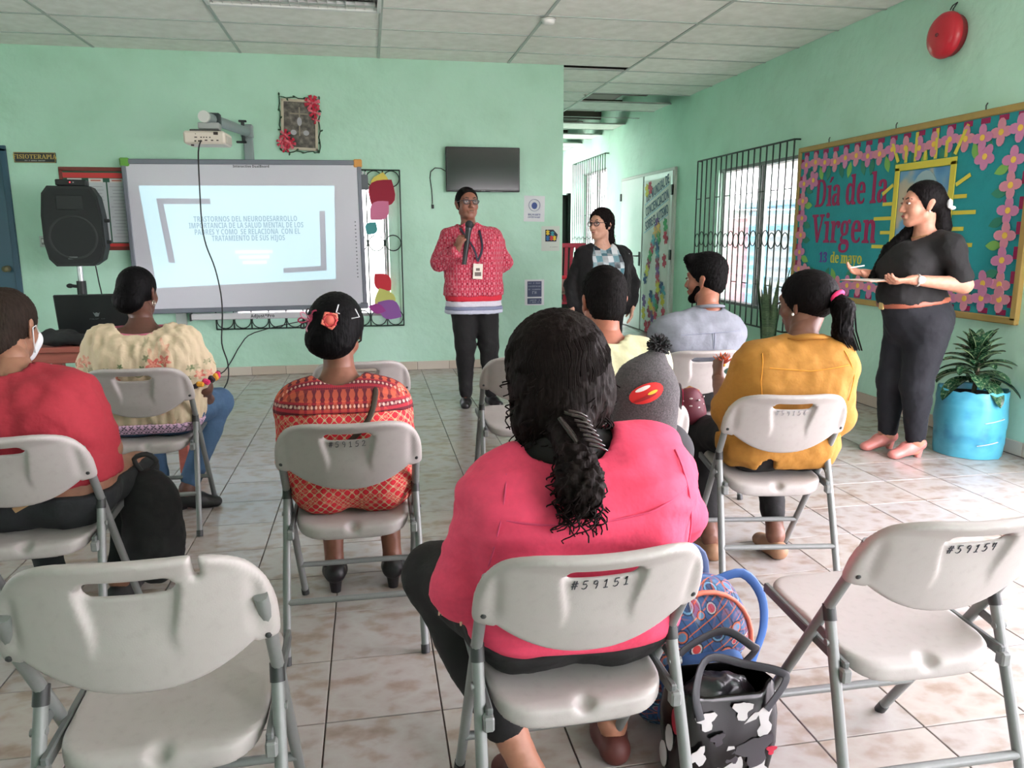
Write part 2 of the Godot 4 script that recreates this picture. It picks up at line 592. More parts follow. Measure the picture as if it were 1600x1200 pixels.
func build_room() -> void:
	# floor: a mortar bed with separate tiles
	var grout := mat(rgb(112, 102, 95), 0.9)
	var floor_node := struct("floor", Geo.new().box(Vector3(-0.3, -0.06, -4.35), Vector3(9.0, 0.1, 17.7)).mesh(), grout)
	var vein := noise_tex("marble", 0.0055, [[0.0, rgb(137, 121, 110)], [0.28, rgb(158, 146, 138)], [0.42, rgb(168, 161, 156)], [0.6, rgb(172, 167, 163)], [0.78, rgb(167, 160, 155)], [1.0, rgb(150, 138, 131)]], 6)
	var floor_bump := noise_tex("floor_bump", 0.02, [], 3, Vector2.ONE, 1.0)
	var tile_mats := []
	for k in 4:
		var m := StandardMaterial3D.new()
		m.albedo_color = [Color(1, 1, 1), Color(0.985, 0.98, 0.98), Color(0.97, 0.975, 0.975), Color(1.0, 0.99, 0.975)][k]
		m.albedo_texture = vein; m.roughness = 0.22; m.metallic_specular = 0.5
		m.uv1_triplanar = true; m.uv1_world_triplanar = true
		m.uv1_scale = Vector3(1.5, 1.5, 2.1); m.uv1_offset = Vector3(0.31 * k, 0, 0.17 * k)
		m.normal_enabled = true; m.normal_texture = floor_bump; m.normal_scale = 0.04
		tile_mats.append(m)
	var tile := Geo.new().box(Vector3.ZERO, Vector3(TILE - 0.0045, 0.016, TILE - 0.0045), Basis(), 0.0012).mesh()
	var spots := []
	var cam := Vector3(0.167, 1.328, 2.628)
	var cb := Basis.from_euler(Vector3(deg_to_rad(-10.858), deg_to_rad(-10.434), deg_to_rad(-0.183)))
	for i in range(-13, 13):
		for j in range(-40, 13):
			var p := Vector3((i + 0.5) * TILE, -0.008, (j + 0.5) * TILE)
			if p.x > RIGHT + 0.05 or p.z > 4.1: continue
			if p.z < BACK - 0.05 and p.x < 2.2: continue
			var q := cb.transposed() * (p - cam)
			var seen := q.z < -0.2 and absf(q.x / -q.z) < 0.80 and absf(q.y / -q.z) < 0.62
			spots.append([(1.0 / q.length_squared()) if seen else 0.0, p, i, j])
	spots.sort_custom(func(a, b): return a[0] > b[0] if a[0] != b[0] else (a[2] * 100 + a[3]) < (b[2] * 100 + b[3]))
	var rest := Geo.new()
	for k in spots.size():
		var s = spots[k]
		if k < 300 and s[0] > 0.0:
			part("tile", tile, tile_mats[absi(s[2] * 7 + s[3] * 13 + s[2] * s[3]) % 4], floor_node, Transform3D(Basis(), s[1]))
		else:
			rest.box(s[1], Vector3(TILE - 0.0045, 0.016, TILE - 0.0045))
	var far := part("far_tiles", rest.mesh(), tile_mats[0], floor_node)
	tag(far, "", "", "", "stuff")

	# walls
	wall_with("wall_back", 2, BACK, -0.15, -4.6, 2.13, TOP + 0.5, [Rect2(-1.15, 0.56, 1.52, 1.26), Rect2(-3.92, 0.0, 0.93, 2.12)])
	wall_with("wall_right", 0, RIGHT, 0.15, -13.0, 4.2, TOP + 0.45, [Rect2(-5.62, 0.60, 1.64, 1.46), Rect2(-11.2, 0.9, 1.4, 1.55), Rect2(-0.6, 0.0, 3.2, 2.6)])
	wall_with("wall_left", 0, -4.6, -0.15, BACK - 0.15, 4.2, TOP + 0.5, [Rect2(-1.6, 1.0, 1.2, 1.0)])
	wall_with("wall_rear", 2, 4.2, 0.15, -4.75, RIGHT + 0.15, TOP + 0.5, [Rect2(2.1, 0.4, 1.7, 1.9)])
	wall_with("wall_corridor", 0, 2.13, -0.15, -10.3, BACK - 0.15, TOP + 0.47, [])
	struct("added_trim_3", Geo.new().box(Vector3(2.055, TOP + 0.24, -11.6), Vector3(0.15, 0.46, 2.7)).mesh(), wall_mat())  # fascia added to keep sky light out of the ceiling gaps
	wall_with("wall_end", 2, -13.0, -0.15, 0.6, RIGHT + 0.15, TOP + 0.45, [])

	# baseboard of stone-coloured tiles
	var bmats := [mat(rgb(201, 188, 172), 0.4), mat(rgb(193, 179, 163), 0.4), mat(rgb(207, 197, 184), 0.4)]
	var bb := struct("baseboard_back", Geo.new().box(Vector3(-0.93, 0.04, BACK + 0.004), Vector3(6.1, 0.08, 0.008)).mesh(), grout)
	var bt := Geo.new().box(Vector3.ZERO, Vector3(TILE - 0.004, 0.085, 0.012), Basis(), 0.002).mesh()
	for k in 18:
		var x := -2.98 + 0.02 + (k + 0.5) * TILE
		if x < 2.05: part("tile", bt, bmats[(k * 5 + 1) % 3], bb, Transform3D(Basis(), Vector3(x, 0.044, BACK + 0.009)))
	var br := struct("baseboard_right", Geo.new().box(Vector3(RIGHT - 0.004, 0.04, -3.2), Vector3(0.008, 0.08, 6.6)).mesh(), grout)
	for k in 20:
		part("tile", bt, bmats[(k * 7 + 2) % 3], br, Transform3D(Basis(Vector3.UP, PI / 2), Vector3(RIGHT - 0.009, 0.049, -6.42 + (k + 0.5) * TILE)))

	# suspended ceiling: T bars and panels, several missing over the corridor
	var bar := mat(rgb(176, 184, 178), 0.5, 0.1)
	var xs := [-4.6, -3.41, -2.165, -0.92, 0.325, 1.57, 2.815, RIGHT]
	var g := Geo.new()
	for x: float in xs.slice(1, 7):
		g.box(Vector3(x, TOP + 0.004, -4.35 if x > 2.2 else -0.48), Vector3(0.024, 0.008, 17.1 if x > 2.2 else 9.3))
	var zs := []
	for k in 16: zs.append(4.3 - 0.6 * k)
	for k in 14: zs.append(-5.3 - 0.6 * k)
	for z: float in zs:
		var x0 := -4.6 if z > BACK else 2.13
		g.box(Vector3((x0 + RIGHT) / 2, TOP + 0.0045, z), Vector3(RIGHT - x0, 0.007, 0.022))
	var ceil := struct("ceiling", g.mesh(), bar)
	var ptex := noise_tex("panel", 0.02, [[0.0, Color(0.93, 0.93, 0.92)], [1.0, Color(1, 1, 1)]], 3)
	var pm := mottled("panel", rgb(246, 246, 240), 0.85, ptex, Vector3(0.6, 0.6, 0.6), true, noise_tex("panel_bump", 0.08, [], 3, Vector2.ONE, 2.0), 0.15)
	for i in xs.size() - 1:
		for k in 31:
			var z0 := 4.3 - 0.6 * (k + 1)
			if z0 < -13.0: continue
			var xa: float = xs[i]; var xb: float = xs[i + 1]
			var zm := z0 + 0.3
			var za := z0; var zb := z0 + 0.6
			if zm < BACK - 0.2:
				if xb < 2.2: continue
				xa = maxf(xa, 2.13)
			elif za < BACK and xa < 2.1: za = BACK
			if zb > 4.2: zb = 4.2
			var hole := xa > 2.7 and zm < -6.3 and (absi(k) % 4 != 3)
			if xa > 2.7 and zm < -6.3:
				hole = k == 18 or k == 20 or k == 21 or k == 23 or k == 25
			if hole: continue
			if i == 3 and zm > -3.6 and zm < -3.0: continue     # the lamp hangs here
			part("panel", Geo.new().box(Vector3((xa + xb) / 2, TOP + 0.014, (za + zb) / 2), Vector3(xb - xa - 0.006, 0.014, zb - za - 0.006), Basis(), 0.002).mesh(), pm, ceil)
	# sheet metal roof above the gaps, on steel beams, and a slab over the rest
	struct("roof", Geo.new().box(Vector3(-1.3, TOP + 0.55, -0.6), Vector3(6.9, 0.1, 9.8)).box(Vector3(3.2, TOP + 0.5, -4.3), Vector3(2.3, 0.06, 17.8)).mesh(), mat(rgb(120, 116, 110), 0.5, 0.3))
	var beams := Geo.new()
	for k in 6: beams.box(Vector3(3.1, TOP + 0.32, -6.9 - k * 1.1), Vector3(2.0, 0.12, 0.07))
	struct("trim_1", beams.mesh(), mat(rgb(88, 80, 74), 0.5, 0.5))

	# the lamp: a recessed fluorescent tray, switched off
	var lamp := thing("ceiling_light", "recessed fluorescent ceiling light with metal louvre, switched off", "light", Vector3(-0.2975, TOP, -3.3))
	part("tray", Geo.new().box(Vector3(0, 0.05, 0), Vector3(1.22, 0.01, 0.58)).box(Vector3(0, 0.025, 0.285), Vector3(1.22, 0.05, 0.01)).box(Vector3(0, 0.025, -0.285), Vector3(1.22, 0.05, 0.01)).mesh(), mat(rgb(215, 217, 215), 0.4), lamp)
	part("frame", Geo.new().box(Vector3(0, 0, -0.29), Vector3(1.235, 0.016, 0.035), Basis(), 0.003).box(Vector3(0, 0, 0.29), Vector3(1.235, 0.016, 0.035), Basis(), 0.003).box(Vector3(0.605, 0, 0), Vector3(0.03, 0.016, 0.6), Basis(), 0.003).box(Vector3(-0.605, 0, 0), Vector3(0.03, 0.016, 0.6), Basis(), 0.003).mesh(), mat(rgb(226, 228, 226), 0.4), lamp)
	for k in 3: part("tube", Geo.new().rod(Vector3(-0.58, 0.02, -0.18 + 0.18 * k), Vector3(0.58, 0.02, -0.18 + 0.18 * k), 0.013, 8).mesh(), mat(rgb(235, 236, 236), 0.3), lamp)
	for k in 18: part("louvre_blade", Geo.new().box(Vector3(-0.57 + k * 0.067, 0.012, 0), Vector3(0.003, 0.024, 0.56)).mesh(), mat(rgb(190, 192, 190), 0.35, 0.5), lamp)
	var sd := thing("smoke_detector", "small round white smoke detector on the ceiling", "detector", Vector3(1.60, TOP - 0.002, -3.55))
	part("base", Geo.new().lathe([Vector2(0.0, 0.0), Vector2(0.06, 0.0), Vector2(0.06, -0.015), Vector2(0.0, -0.015)], 20).mesh(), mat(rgb(225, 224, 220), 0.5), sd)
	part("cover", Geo.new().lathe([Vector2(0.052, -0.012), Vector2(0.05, -0.03), Vector2(0.035, -0.04), Vector2(0.0, -0.042)], 20).mesh(), mat(rgb(232, 231, 228), 0.5), sd)

	# ground and neighbouring houses seen through the louvres
	struct("ground_outside", Geo.new().box(Vector3(0, -0.16, -4), Vector3(60, 0.1, 60)).mesh(), mottled("ground", rgb(205, 200, 190), 0.9, noise_tex("plaster", 0.006, [], 5), Vector3(0.2, 0.2, 0.2), true))
	var hb := thing("house", "sky blue house wall with white band beyond the louvred window", "house", Vector3(7.6, -0.11, -9.95))
	part("wall", Geo.new().box(Vector3(0, 0.95, 0), Vector3(0.2, 1.9, 3.2)).mesh(), mat(rgb(98, 190, 226), 0.8), hb)
	part("band", Geo.new().box(Vector3(-0.02, 1.75, 0), Vector3(0.22, 0.16, 3.22)).mesh(), mat(rgb(214, 216, 216), 0.8), hb)
	part("roof", Geo.new().box(Vector3(0.2, 2.02, 0), Vector3(1.0, 0.1, 3.4)).mesh(), mat(rgb(110, 195, 228), 0.8), hb)
	part("door", Geo.new().box(Vector3(-0.11, 0.8, -0.4), Vector3(0.03, 1.5, 0.7), Basis(), 0.005).mesh(), mat(rgb(120, 140, 150), 0.6), hb)
	var hp := thing("house", "pale pink house wall beyond the louvred window", "house", Vector3(7.6, -0.11, -14.4))
	part("wall", Geo.new().box(Vector3(0, 0.9, 0), Vector3(0.2, 1.8, 5.4)).mesh(), mat(rgb(226, 150, 156), 0.8), hp)
	part("roof", Geo.new().box(Vector3(0.2, 1.9, 0), Vector3(1.2, 0.1, 5.6)).mesh(), mat(rgb(190, 186, 180), 0.8), hp)
	part("window", Geo.new().box(Vector3(-0.11, 1.1, 0.9), Vector3(0.03, 0.7, 0.9), Basis(), 0.005).mesh(), mat(rgb(150, 160, 165), 0.3), hp)

	struct("added_courtyard_roof", Geo.new().box(Vector3(9.4, 3.2, -10.2), Vector3(10.4, 0.08, 14.4)).mesh(), mat(rgb(150, 148, 144), 0.7))  # roof added to shade the houses beyond the window
	var posts := Geo.new()
	for k in 4: posts.box(Vector3(14.4, 1.52, -16.8 + k * 4.4), Vector3(0.12, 3.26, 0.12))
	struct("added_trim_2", posts.mesh(), mat(rgb(150, 148, 144), 0.7))  # posts under the added shading roof
	build_windows()
	build_doors()

func louvres(win: Node3D, axis: int, at: float, u0: float, u1: float, y0: float, y1: float, frame: Material) -> void:
	# slanted glass slats between slim posts
	var glass := StandardMaterial3D.new()
	glass.albedo_color = Color(0.93, 0.96, 0.95, 0.16); glass.roughness = 0.12
	glass.transparency = BaseMaterial3D.TRANSPARENCY_ALPHA
	var n := int((y1 - y0) / 0.098)
	var tilt := Basis(Vector3.RIGHT, 0.55)
	var turn := Basis() if axis == 2 else Basis(Vector3.UP, -PI / 2)
	var slat := Geo.new().box(Vector3.ZERO, Vector3(u1 - u0 - 0.01, 0.108, 0.005), turn * tilt, 0.001).mesh()
	for k in n:
		var y := y0 + (k + 0.5) * (y1 - y0) / n
		var c := Vector3((u0 + u1) / 2, y, at) if axis == 2 else Vector3(at, y, (u0 + u1) / 2)
		part("louvre_pane", slat, glass, win, Transform3D(Basis(), c))
	for e in 2:
		var u := u0 if e == 0 else u1
		var c := Vector3(u, (y0 + y1) / 2, at) if axis == 2 else Vector3(at, (y0 + y1) / 2, u)
		part("louvre_rail", Geo.new().box(c, Vector3(0.03, y1 - y0, 0.05) if axis == 2 else Vector3(0.05, y1 - y0, 0.03), Basis(), 0.003).mesh(), frame, win)

func build_windows() -> void:
	var alu := mat(rgb(150, 152, 150), 0.4, 0.6)
	var iron := mat(rgb(22, 46, 36), 0.45, 0.2)
	# window_1, behind the whiteboard
	var w1 := struct("window_1", Geo.new().box(Vector3(-0.39, 1.815, BACK - 0.075), Vector3(1.52, 0.03, 0.12)).box(Vector3(-0.39, 0.575, BACK - 0.075), Vector3(1.52, 0.03, 0.12)).mesh(), alu)
	louvres(w1, 2, BACK - 0.08, -1.13, -0.40, 0.59, 1.80, alu)
	louvres(w1, 2, BACK - 0.08, -0.37, 0.35, 0.59, 1.80, alu)
	var gr := thing("window_grille", "black wrought iron grille with rings behind the whiteboard", "grille", Vector3(0, 0, BACK + 0.045))
	var rail := func(a: Vector3, b: Vector3): part("bar", Geo.new().rod(a, b, 0.0075, 6).mesh(), iron, gr)
	var x0 := -1.30; var x1 := 0.488; var y0 := 0.465; var y1 := 1.97
	for y: float in [y0, y0 + 0.155, y1 - 0.155, y1]:
		if y == y0 or y == y1: rail.call(Vector3(x0, y, 0), Vector3(x1, y, 0))
	var nx := 11
	var st := (x1 - x0) / nx
	for k in nx + 1:
		rail.call(Vector3(x0 + st * k, y0, 0), Vector3(x0 + st * k, y1, 0))
	var ring := []
	for q in 20: ring.append(Vector3(cos(TAU * q / 20), sin(TAU * q / 20), 0) * (st * 0.5 - 0.006))
	var ring_mesh := Geo.new().tube(ring, 0.0055, 5, false, true).mesh()
	for k in nx:
		for y: float in [y0 + st * 0.5, (y0 + y1) * 0.5 + 0.06, y1 - st * 0.5]:
			part("ring", ring_mesh, iron, gr, Transform3D(Basis(), Vector3(x0 + st * (k + 0.5), y, 0)))
	for q in [[x0, y0], [x1, y0], [x0, y1], [x1, y1]]:
		part("anchor", Geo.new().rod(Vector3(q[0], q[1], 0), Vector3(q[0], q[1], -0.045), 0.007, 6).mesh(), iron, gr)

	# window_2, right wall beside the bulletin board
	var w2 := struct("window_2", Geo.new().box(Vector3(RIGHT + 0.075, 2.045, -4.80), Vector3(0.12, 0.03, 1.64)).box(Vector3(RIGHT + 0.075, 0.615, -4.80), Vector3(0.12, 0.03, 1.64)).box(Vector3(RIGHT + 0.075, 1.33, -4.75), Vector3(0.07, 1.43, 0.06)).mesh(), mat(rgb(120, 124, 122), 0.5, 0.3))
	louvres(w2, 0, RIGHT + 0.08, -5.60, -4.79, 0.63, 2.03, alu)
	louvres(w2, 0, RIGHT + 0.08, -4.71, -4.0, 0.63, 2.03, alu)
	straight_grille("black iron bar grille with small rings on window by bulletin board", -6.06, -3.97, 0.44, 2.19, 17, 1.30)
	# window_3, far down the corridor
	var w3 := struct("window_3", Geo.new().box(Vector3(RIGHT + 0.075, 2.435, -10.5), Vector3(0.12, 0.03, 1.4)).box(Vector3(RIGHT + 0.075, 0.915, -10.5), Vector3(0.12, 0.03, 1.4)).mesh(), alu)
	louvres(w3, 0, RIGHT + 0.08, -11.18, -10.52, 0.93, 2.42, alu)
	louvres(w3, 0, RIGHT + 0.08, -10.48, -9.82, 0.93, 2.42, alu)
	straight_grille("black iron bar grille on far corridor window past the doors", -11.7, -9.7, 0.5, 2.66, 15, 1.25)

func straight_grille(label: String, z0: float, z1: float, y0: float, y1: float, n: int, yr: float) -> void:
	var iron := mat(rgb(22, 46, 36), 0.45, 0.2)
	var gr := thing("window_grille", label, "grille", Vector3(RIGHT - 0.06, 0, 0))
	var st := (z1 - z0) / n
	var barm := Geo.new().rod(Vector3(0, y0, 0), Vector3(0, y1, 0), 0.0075, 6).mesh()
	for k in n + 1:
		part("bar", barm, iron, gr, Transform3D(Basis(), Vector3(0, 0, z0 + st * k)))
	for y: float in [y0, y1]:
		part("rail", Geo.new().rod(Vector3(0, y, z0), Vector3(0, y, z1), 0.009, 6).mesh(), iron, gr)
	var ring := []
	for q in 16: ring.append(Vector3(0, sin(TAU * q / 16) * 0.075, cos(TAU * q / 16) * (st * 0.5 - 0.004)))
	var rm := Geo.new().tube(ring, 0.0055, 5, false, true).mesh()
	var link := Geo.new().rod(Vector3(0, 0, 0), Vector3(0, 0, st), 0.006, 5).mesh()
	for k in n:
		part("ring", rm, iron, gr, Transform3D(Basis(), Vector3(0, yr + (0.012 if k % 2 else -0.012), z0 + st * (k + 0.5))))
		if k % 2 == 0:
			part("link", link, iron, gr, Transform3D(Basis(), Vector3(0, yr + 0.46, z0 + st * k)))
			part("link", link, iron, gr, Transform3D(Basis(), Vector3(0, yr - 0.44, z0 + st * k)))
	for q in [[y0, z0], [y0, z1], [y1, z0], [y1, z1]]:
		part("anchor", Geo.new().rod(Vector3(0, q[0], q[1]), Vector3(0.06, q[0], q[1]), 0.008, 6).mesh(), iron, gr)

func build_doors() -> void:
	# door_1: blue, at the left end of the back wall
	var d1 := struct("door_1", Geo.new().box(Vector3(-3.455, 1.06, BACK - 0.04), Vector3(0.92, 2.11, 0.045), Basis(), 0.004).mesh(), mat(rgb(52, 92, 112), 0.45))
	part("frame", Geo.new().box(Vector3(-3.0, 1.06, BACK + 0.002), Vector3(0.05, 2.12, 0.03), Basis(), 0.004).box(Vector3(-3.455, 2.12, BACK + 0.002), Vector3(0.96, 0.05, 0.03), Basis(), 0.004).mesh(), mat(rgb(48, 84, 104), 0.5), d1)
	part("lock", Geo.new().lathe([Vector2(0, 0), Vector2(0.03, 0), Vector2(0.03, 0.01), Vector2(0.012, 0.015), Vector2(0.012, 0.03), Vector2(0.028, 0.04), Vector2(0.028, 0.06), Vector2(0.0, 0.066)], 14, Vector3(-3.09, 1.06, BACK - 0.02), Basis(Vector3.RIGHT, PI / 2)).mesh(), mat(rgb(150, 140, 110), 0.3, 0.8), d1)
	# door_2: plain white leaf in the right wall; door_3: the leaf with the poster
	var white := mottled("white_door", rgb(226, 222, 222), 0.3, noise_tex("plaster", 0.006, [], 5), Vector3(0.5, 0.5, 0.5), true)
	var d2 := struct("door_2", Geo.new().box(Vector3(RIGHT - 0.02, 1.085, -8.42), Vector3(0.04, 2.15, 0.94), Basis(), 0.004).mesh(), white)
	part("frame", Geo.new().box(Vector3(RIGHT - 0.012, 1.1, -8.915), Vector3(0.04, 2.2, 0.04), Basis(), 0.004).box(Vector3(RIGHT - 0.012, 2.18, -8.41), Vector3(0.05, 0.04, 1.02), Basis(), 0.004).mesh(), mat(rgb(206, 206, 200), 0.5), d2)
	for y: float in [0.25, 1.1, 1.92]:
		part("hinge", Geo.new().box(Vector3(RIGHT - 0.045, y, -8.90), Vector3(0.02, 0.11, 0.05), Basis(), 0.003).mesh(), mat(rgb(30, 30, 32), 0.5, 0.4), d2)
	part("handle", Geo.new().box(Vector3(RIGHT - 0.046, 1.02, -8.02), Vector3(0.014, 0.2, 0.045), Basis(), 0.004).rod(Vector3(RIGHT - 0.05, 1.06, -8.02), Vector3(RIGHT - 0.09, 1.06, -8.02), 0.009, 8).rod(Vector3(RIGHT - 0.09, 1.06, -8.02), Vector3(RIGHT - 0.09, 1.06, -8.14), 0.009, 8).mesh(), mat(rgb(28, 28, 30), 0.4, 0.5), d2)
	var d3 := struct("door_3", Geo.new().box(Vector3(RIGHT - 0.02, 1.085, -7.38), Vector3(0.04, 2.15, 1.04), Basis(), 0.004).mesh(), white)
	part("frame", Geo.new().box(Vector3(RIGHT - 0.012, 1.1, -6.835), Vector3(0.04, 2.2, 0.04), Basis(), 0.004).box(Vector3(RIGHT - 0.012, 2.18, -7.37), Vector3(0.05, 0.04, 1.1), Basis(), 0.004).mesh(), mat(rgb(206, 206, 200), 0.5), d3)
	for y: float in [0.25, 1.1, 1.92]:
		part("hinge", Geo.new().box(Vector3(RIGHT - 0.045, y, -6.86), Vector3(0.02, 0.13, 0.05), Basis(), 0.003).mesh(), mat(rgb(30, 30, 32), 0.5, 0.4), d3)

# ----------------------------------------------------------------- folding chairs
const PANEL_O := Vector3(0, 0.641, 0.165)
const PANEL_UP := Vector3(0, 0.9231, 0.3846)
const PANEL_BACK := Vector3(0, -0.3846, 0.9231)

static func panel_mid(x: float, v: float) -> float:
	var q := x / 0.226
	return 0.048 * (1.0 - q * q) + 0.012 * smoothstep(0.13, 0.18, v)

static func panel_back_face(x: float, v: float) -> float:
	var ax := absf(x)
	var rec := 0.0
	if v < 0.125:
		var edge := 0.082 - 0.022 * clampf((0.115 - v) / 0.12, 0.0, 1.0) + 0.02 * clampf((0.03 - v) / 0.06, 0.0, 1.0)
		rec = 0.014 * (1.0 - smoothstep(edge - 0.012, edge + 0.004, ax)) * smoothstep(-0.03, 0.09, v)
	var flute := 0.006 * exp(-pow((ax - 0.192) / 0.012, 2.0)) * smoothstep(0.145, 0.08, v) * smoothstep(-0.02, 0.03, v)
	return panel_mid(x, v) + 0.013 - rec - flute

static func smax(a: float, b: float, k: float) -> float:
	var h := maxf(k - absf(a - b), 0.0)
	return maxf(a, b) + h * h / (4.0 * k)

static func panel_field(p: Vector3, crack: bool) -> float:
	var q := p - PANEL_O
	var x := q.x; var v := q.dot(PANEL_UP); var w := q.dot(PANEL_BACK)
	var ax := absf(x)
	var hx := 0.228 - 0.010 * smoothstep(0.0, 0.15, v)
	var dtop := v - (0.176 - 0.012 * pow(x / 0.22, 2.0))
	var d2 := smax(ax - hx, dtop, 0.13)
	var vb := -0.082 + 0.075 * pow(ax / 0.2, 2.3)
	if ax > 0.188: vb = minf(vb, -0.024)
	d2 = smax(d2, (vb - v) * 0.85, 0.012)
	# hand slot
	var sx := maxf(ax - 0.056, 0.0)
	var slot := Vector2(sx, v - 0.122).length() - 0.0150
	d2 = smax(d2, -slot, 0.006)
	if crack:
		d2 = maxf(d2, -(Vector2(maxf(0.0, absf(x - 0.108) - 0.002), maxf(0.0, 0.135 - v)).length() - 0.0035))
	var mid := panel_mid(x, v)
	var back := w - panel_back_face(x, v)
	var front := (mid - 0.013) - w
	var dw := maxf(back, front)
	var r := 0.010
	var a := d2 + r; var b := dw + r
	return Vector2(maxf(a, 0.0), maxf(b, 0.0)).length() + minf(maxf(a, b), 0.0) - r

static func seat_field(p: Vector3) -> float:
	var ax := absf(p.x)
	var t := (p.z + 0.235) / 0.4
	var hx := 0.192 - 0.012 * t
	var dz := absf(p.z + 0.035) - 0.2
	var d2 := smax(ax - hx, dz, 0.09)
	var top := 0.448 - 0.022 * t - 0.010 * (1.0 - pow(ax / 0.19, 2.0)) * smoothstep(0.0, 0.3, t) - 0.006 * smoothstep(0.93, 1.0, t)
	var bot := top - 0.028 - 0.016 * smoothstep(0.8, 0.95, t) - 0.006 * smoothstep(0.12, 0.02, t)
	var dy := maxf(p.y - top, bot - p.y)
	var r := 0.011
	var a := d2 + r; var b := dy + r
	var d := Vector2(maxf(a, 0.0), maxf(b, 0.0)).length() + minf(maxf(a, b), 0.0) - r
	var notch := ((p - Vector3(0, 0.418, 0.166)) * Vector3(1, 0.9, 0.7)).length() - 0.023
	return smax(d, -notch, 0.012)

const STROKES := {
	"#": [[0.15, 0.0, 0.3, 1.0], [0.4, 0.0, 0.55, 1.0], [0.0, 0.32, 0.66, 0.40], [0.04, 0.64, 0.7, 0.72]],
	"5": [[0.58, 1.0, 0.16, 0.96, 0.1, 0.56, 0.38, 0.62, 0.54, 0.42, 0.44, 0.1, 0.2, 0.0, 0.0, 0.1]],
	"9": [[0.52, 0.8, 0.36, 0.98, 0.14, 0.86, 0.12, 0.6, 0.34, 0.5, 0.52, 0.72, 0.52, 0.4, 0.4, 0.0]],
	"1": [[0.1, 0.74, 0.34, 1.0, 0.3, 0.0], [0.08, 0.0, 0.54, 0.03]],
	"2": [[0.06, 0.78, 0.24, 1.0, 0.5, 0.86, 0.42, 0.5, 0.04, 0.02, 0.6, 0.06]],
	"4": [[0.16, 1.0, 0.08, 0.5, 0.56, 0.5], [0.46, 0.96, 0.42, 0.0]],
	"6": [[0.46, 1.0, 0.14, 0.6, 0.1, 0.2, 0.3, 0.0, 0.5, 0.16, 0.4, 0.42, 0.12, 0.3]],
}

func chair_number(chair: Node3D, words: String, ink: Material) -> void:
	var g := Geo.new()
	var hh := 0.021
	var x := -0.058
	for ch in words:
		for st: Array in STROKES[ch]:
			var pts := []
			for k in range(0, st.size(), 2):
				var px: float = x + st[k] * hh * 0.85
				var pv: float = 0.083 + st[k + 1] * hh
				pts.append(PANEL_O + Vector3(px, 0, 0) + PANEL_UP * pv + PANEL_BACK * (panel_back_face(px, pv) + 0.0006))
			g.tube(pts, 0.0011, 5)
		x += hh * 0.95
	part("handwritten_number", g.mesh(), ink, chair)

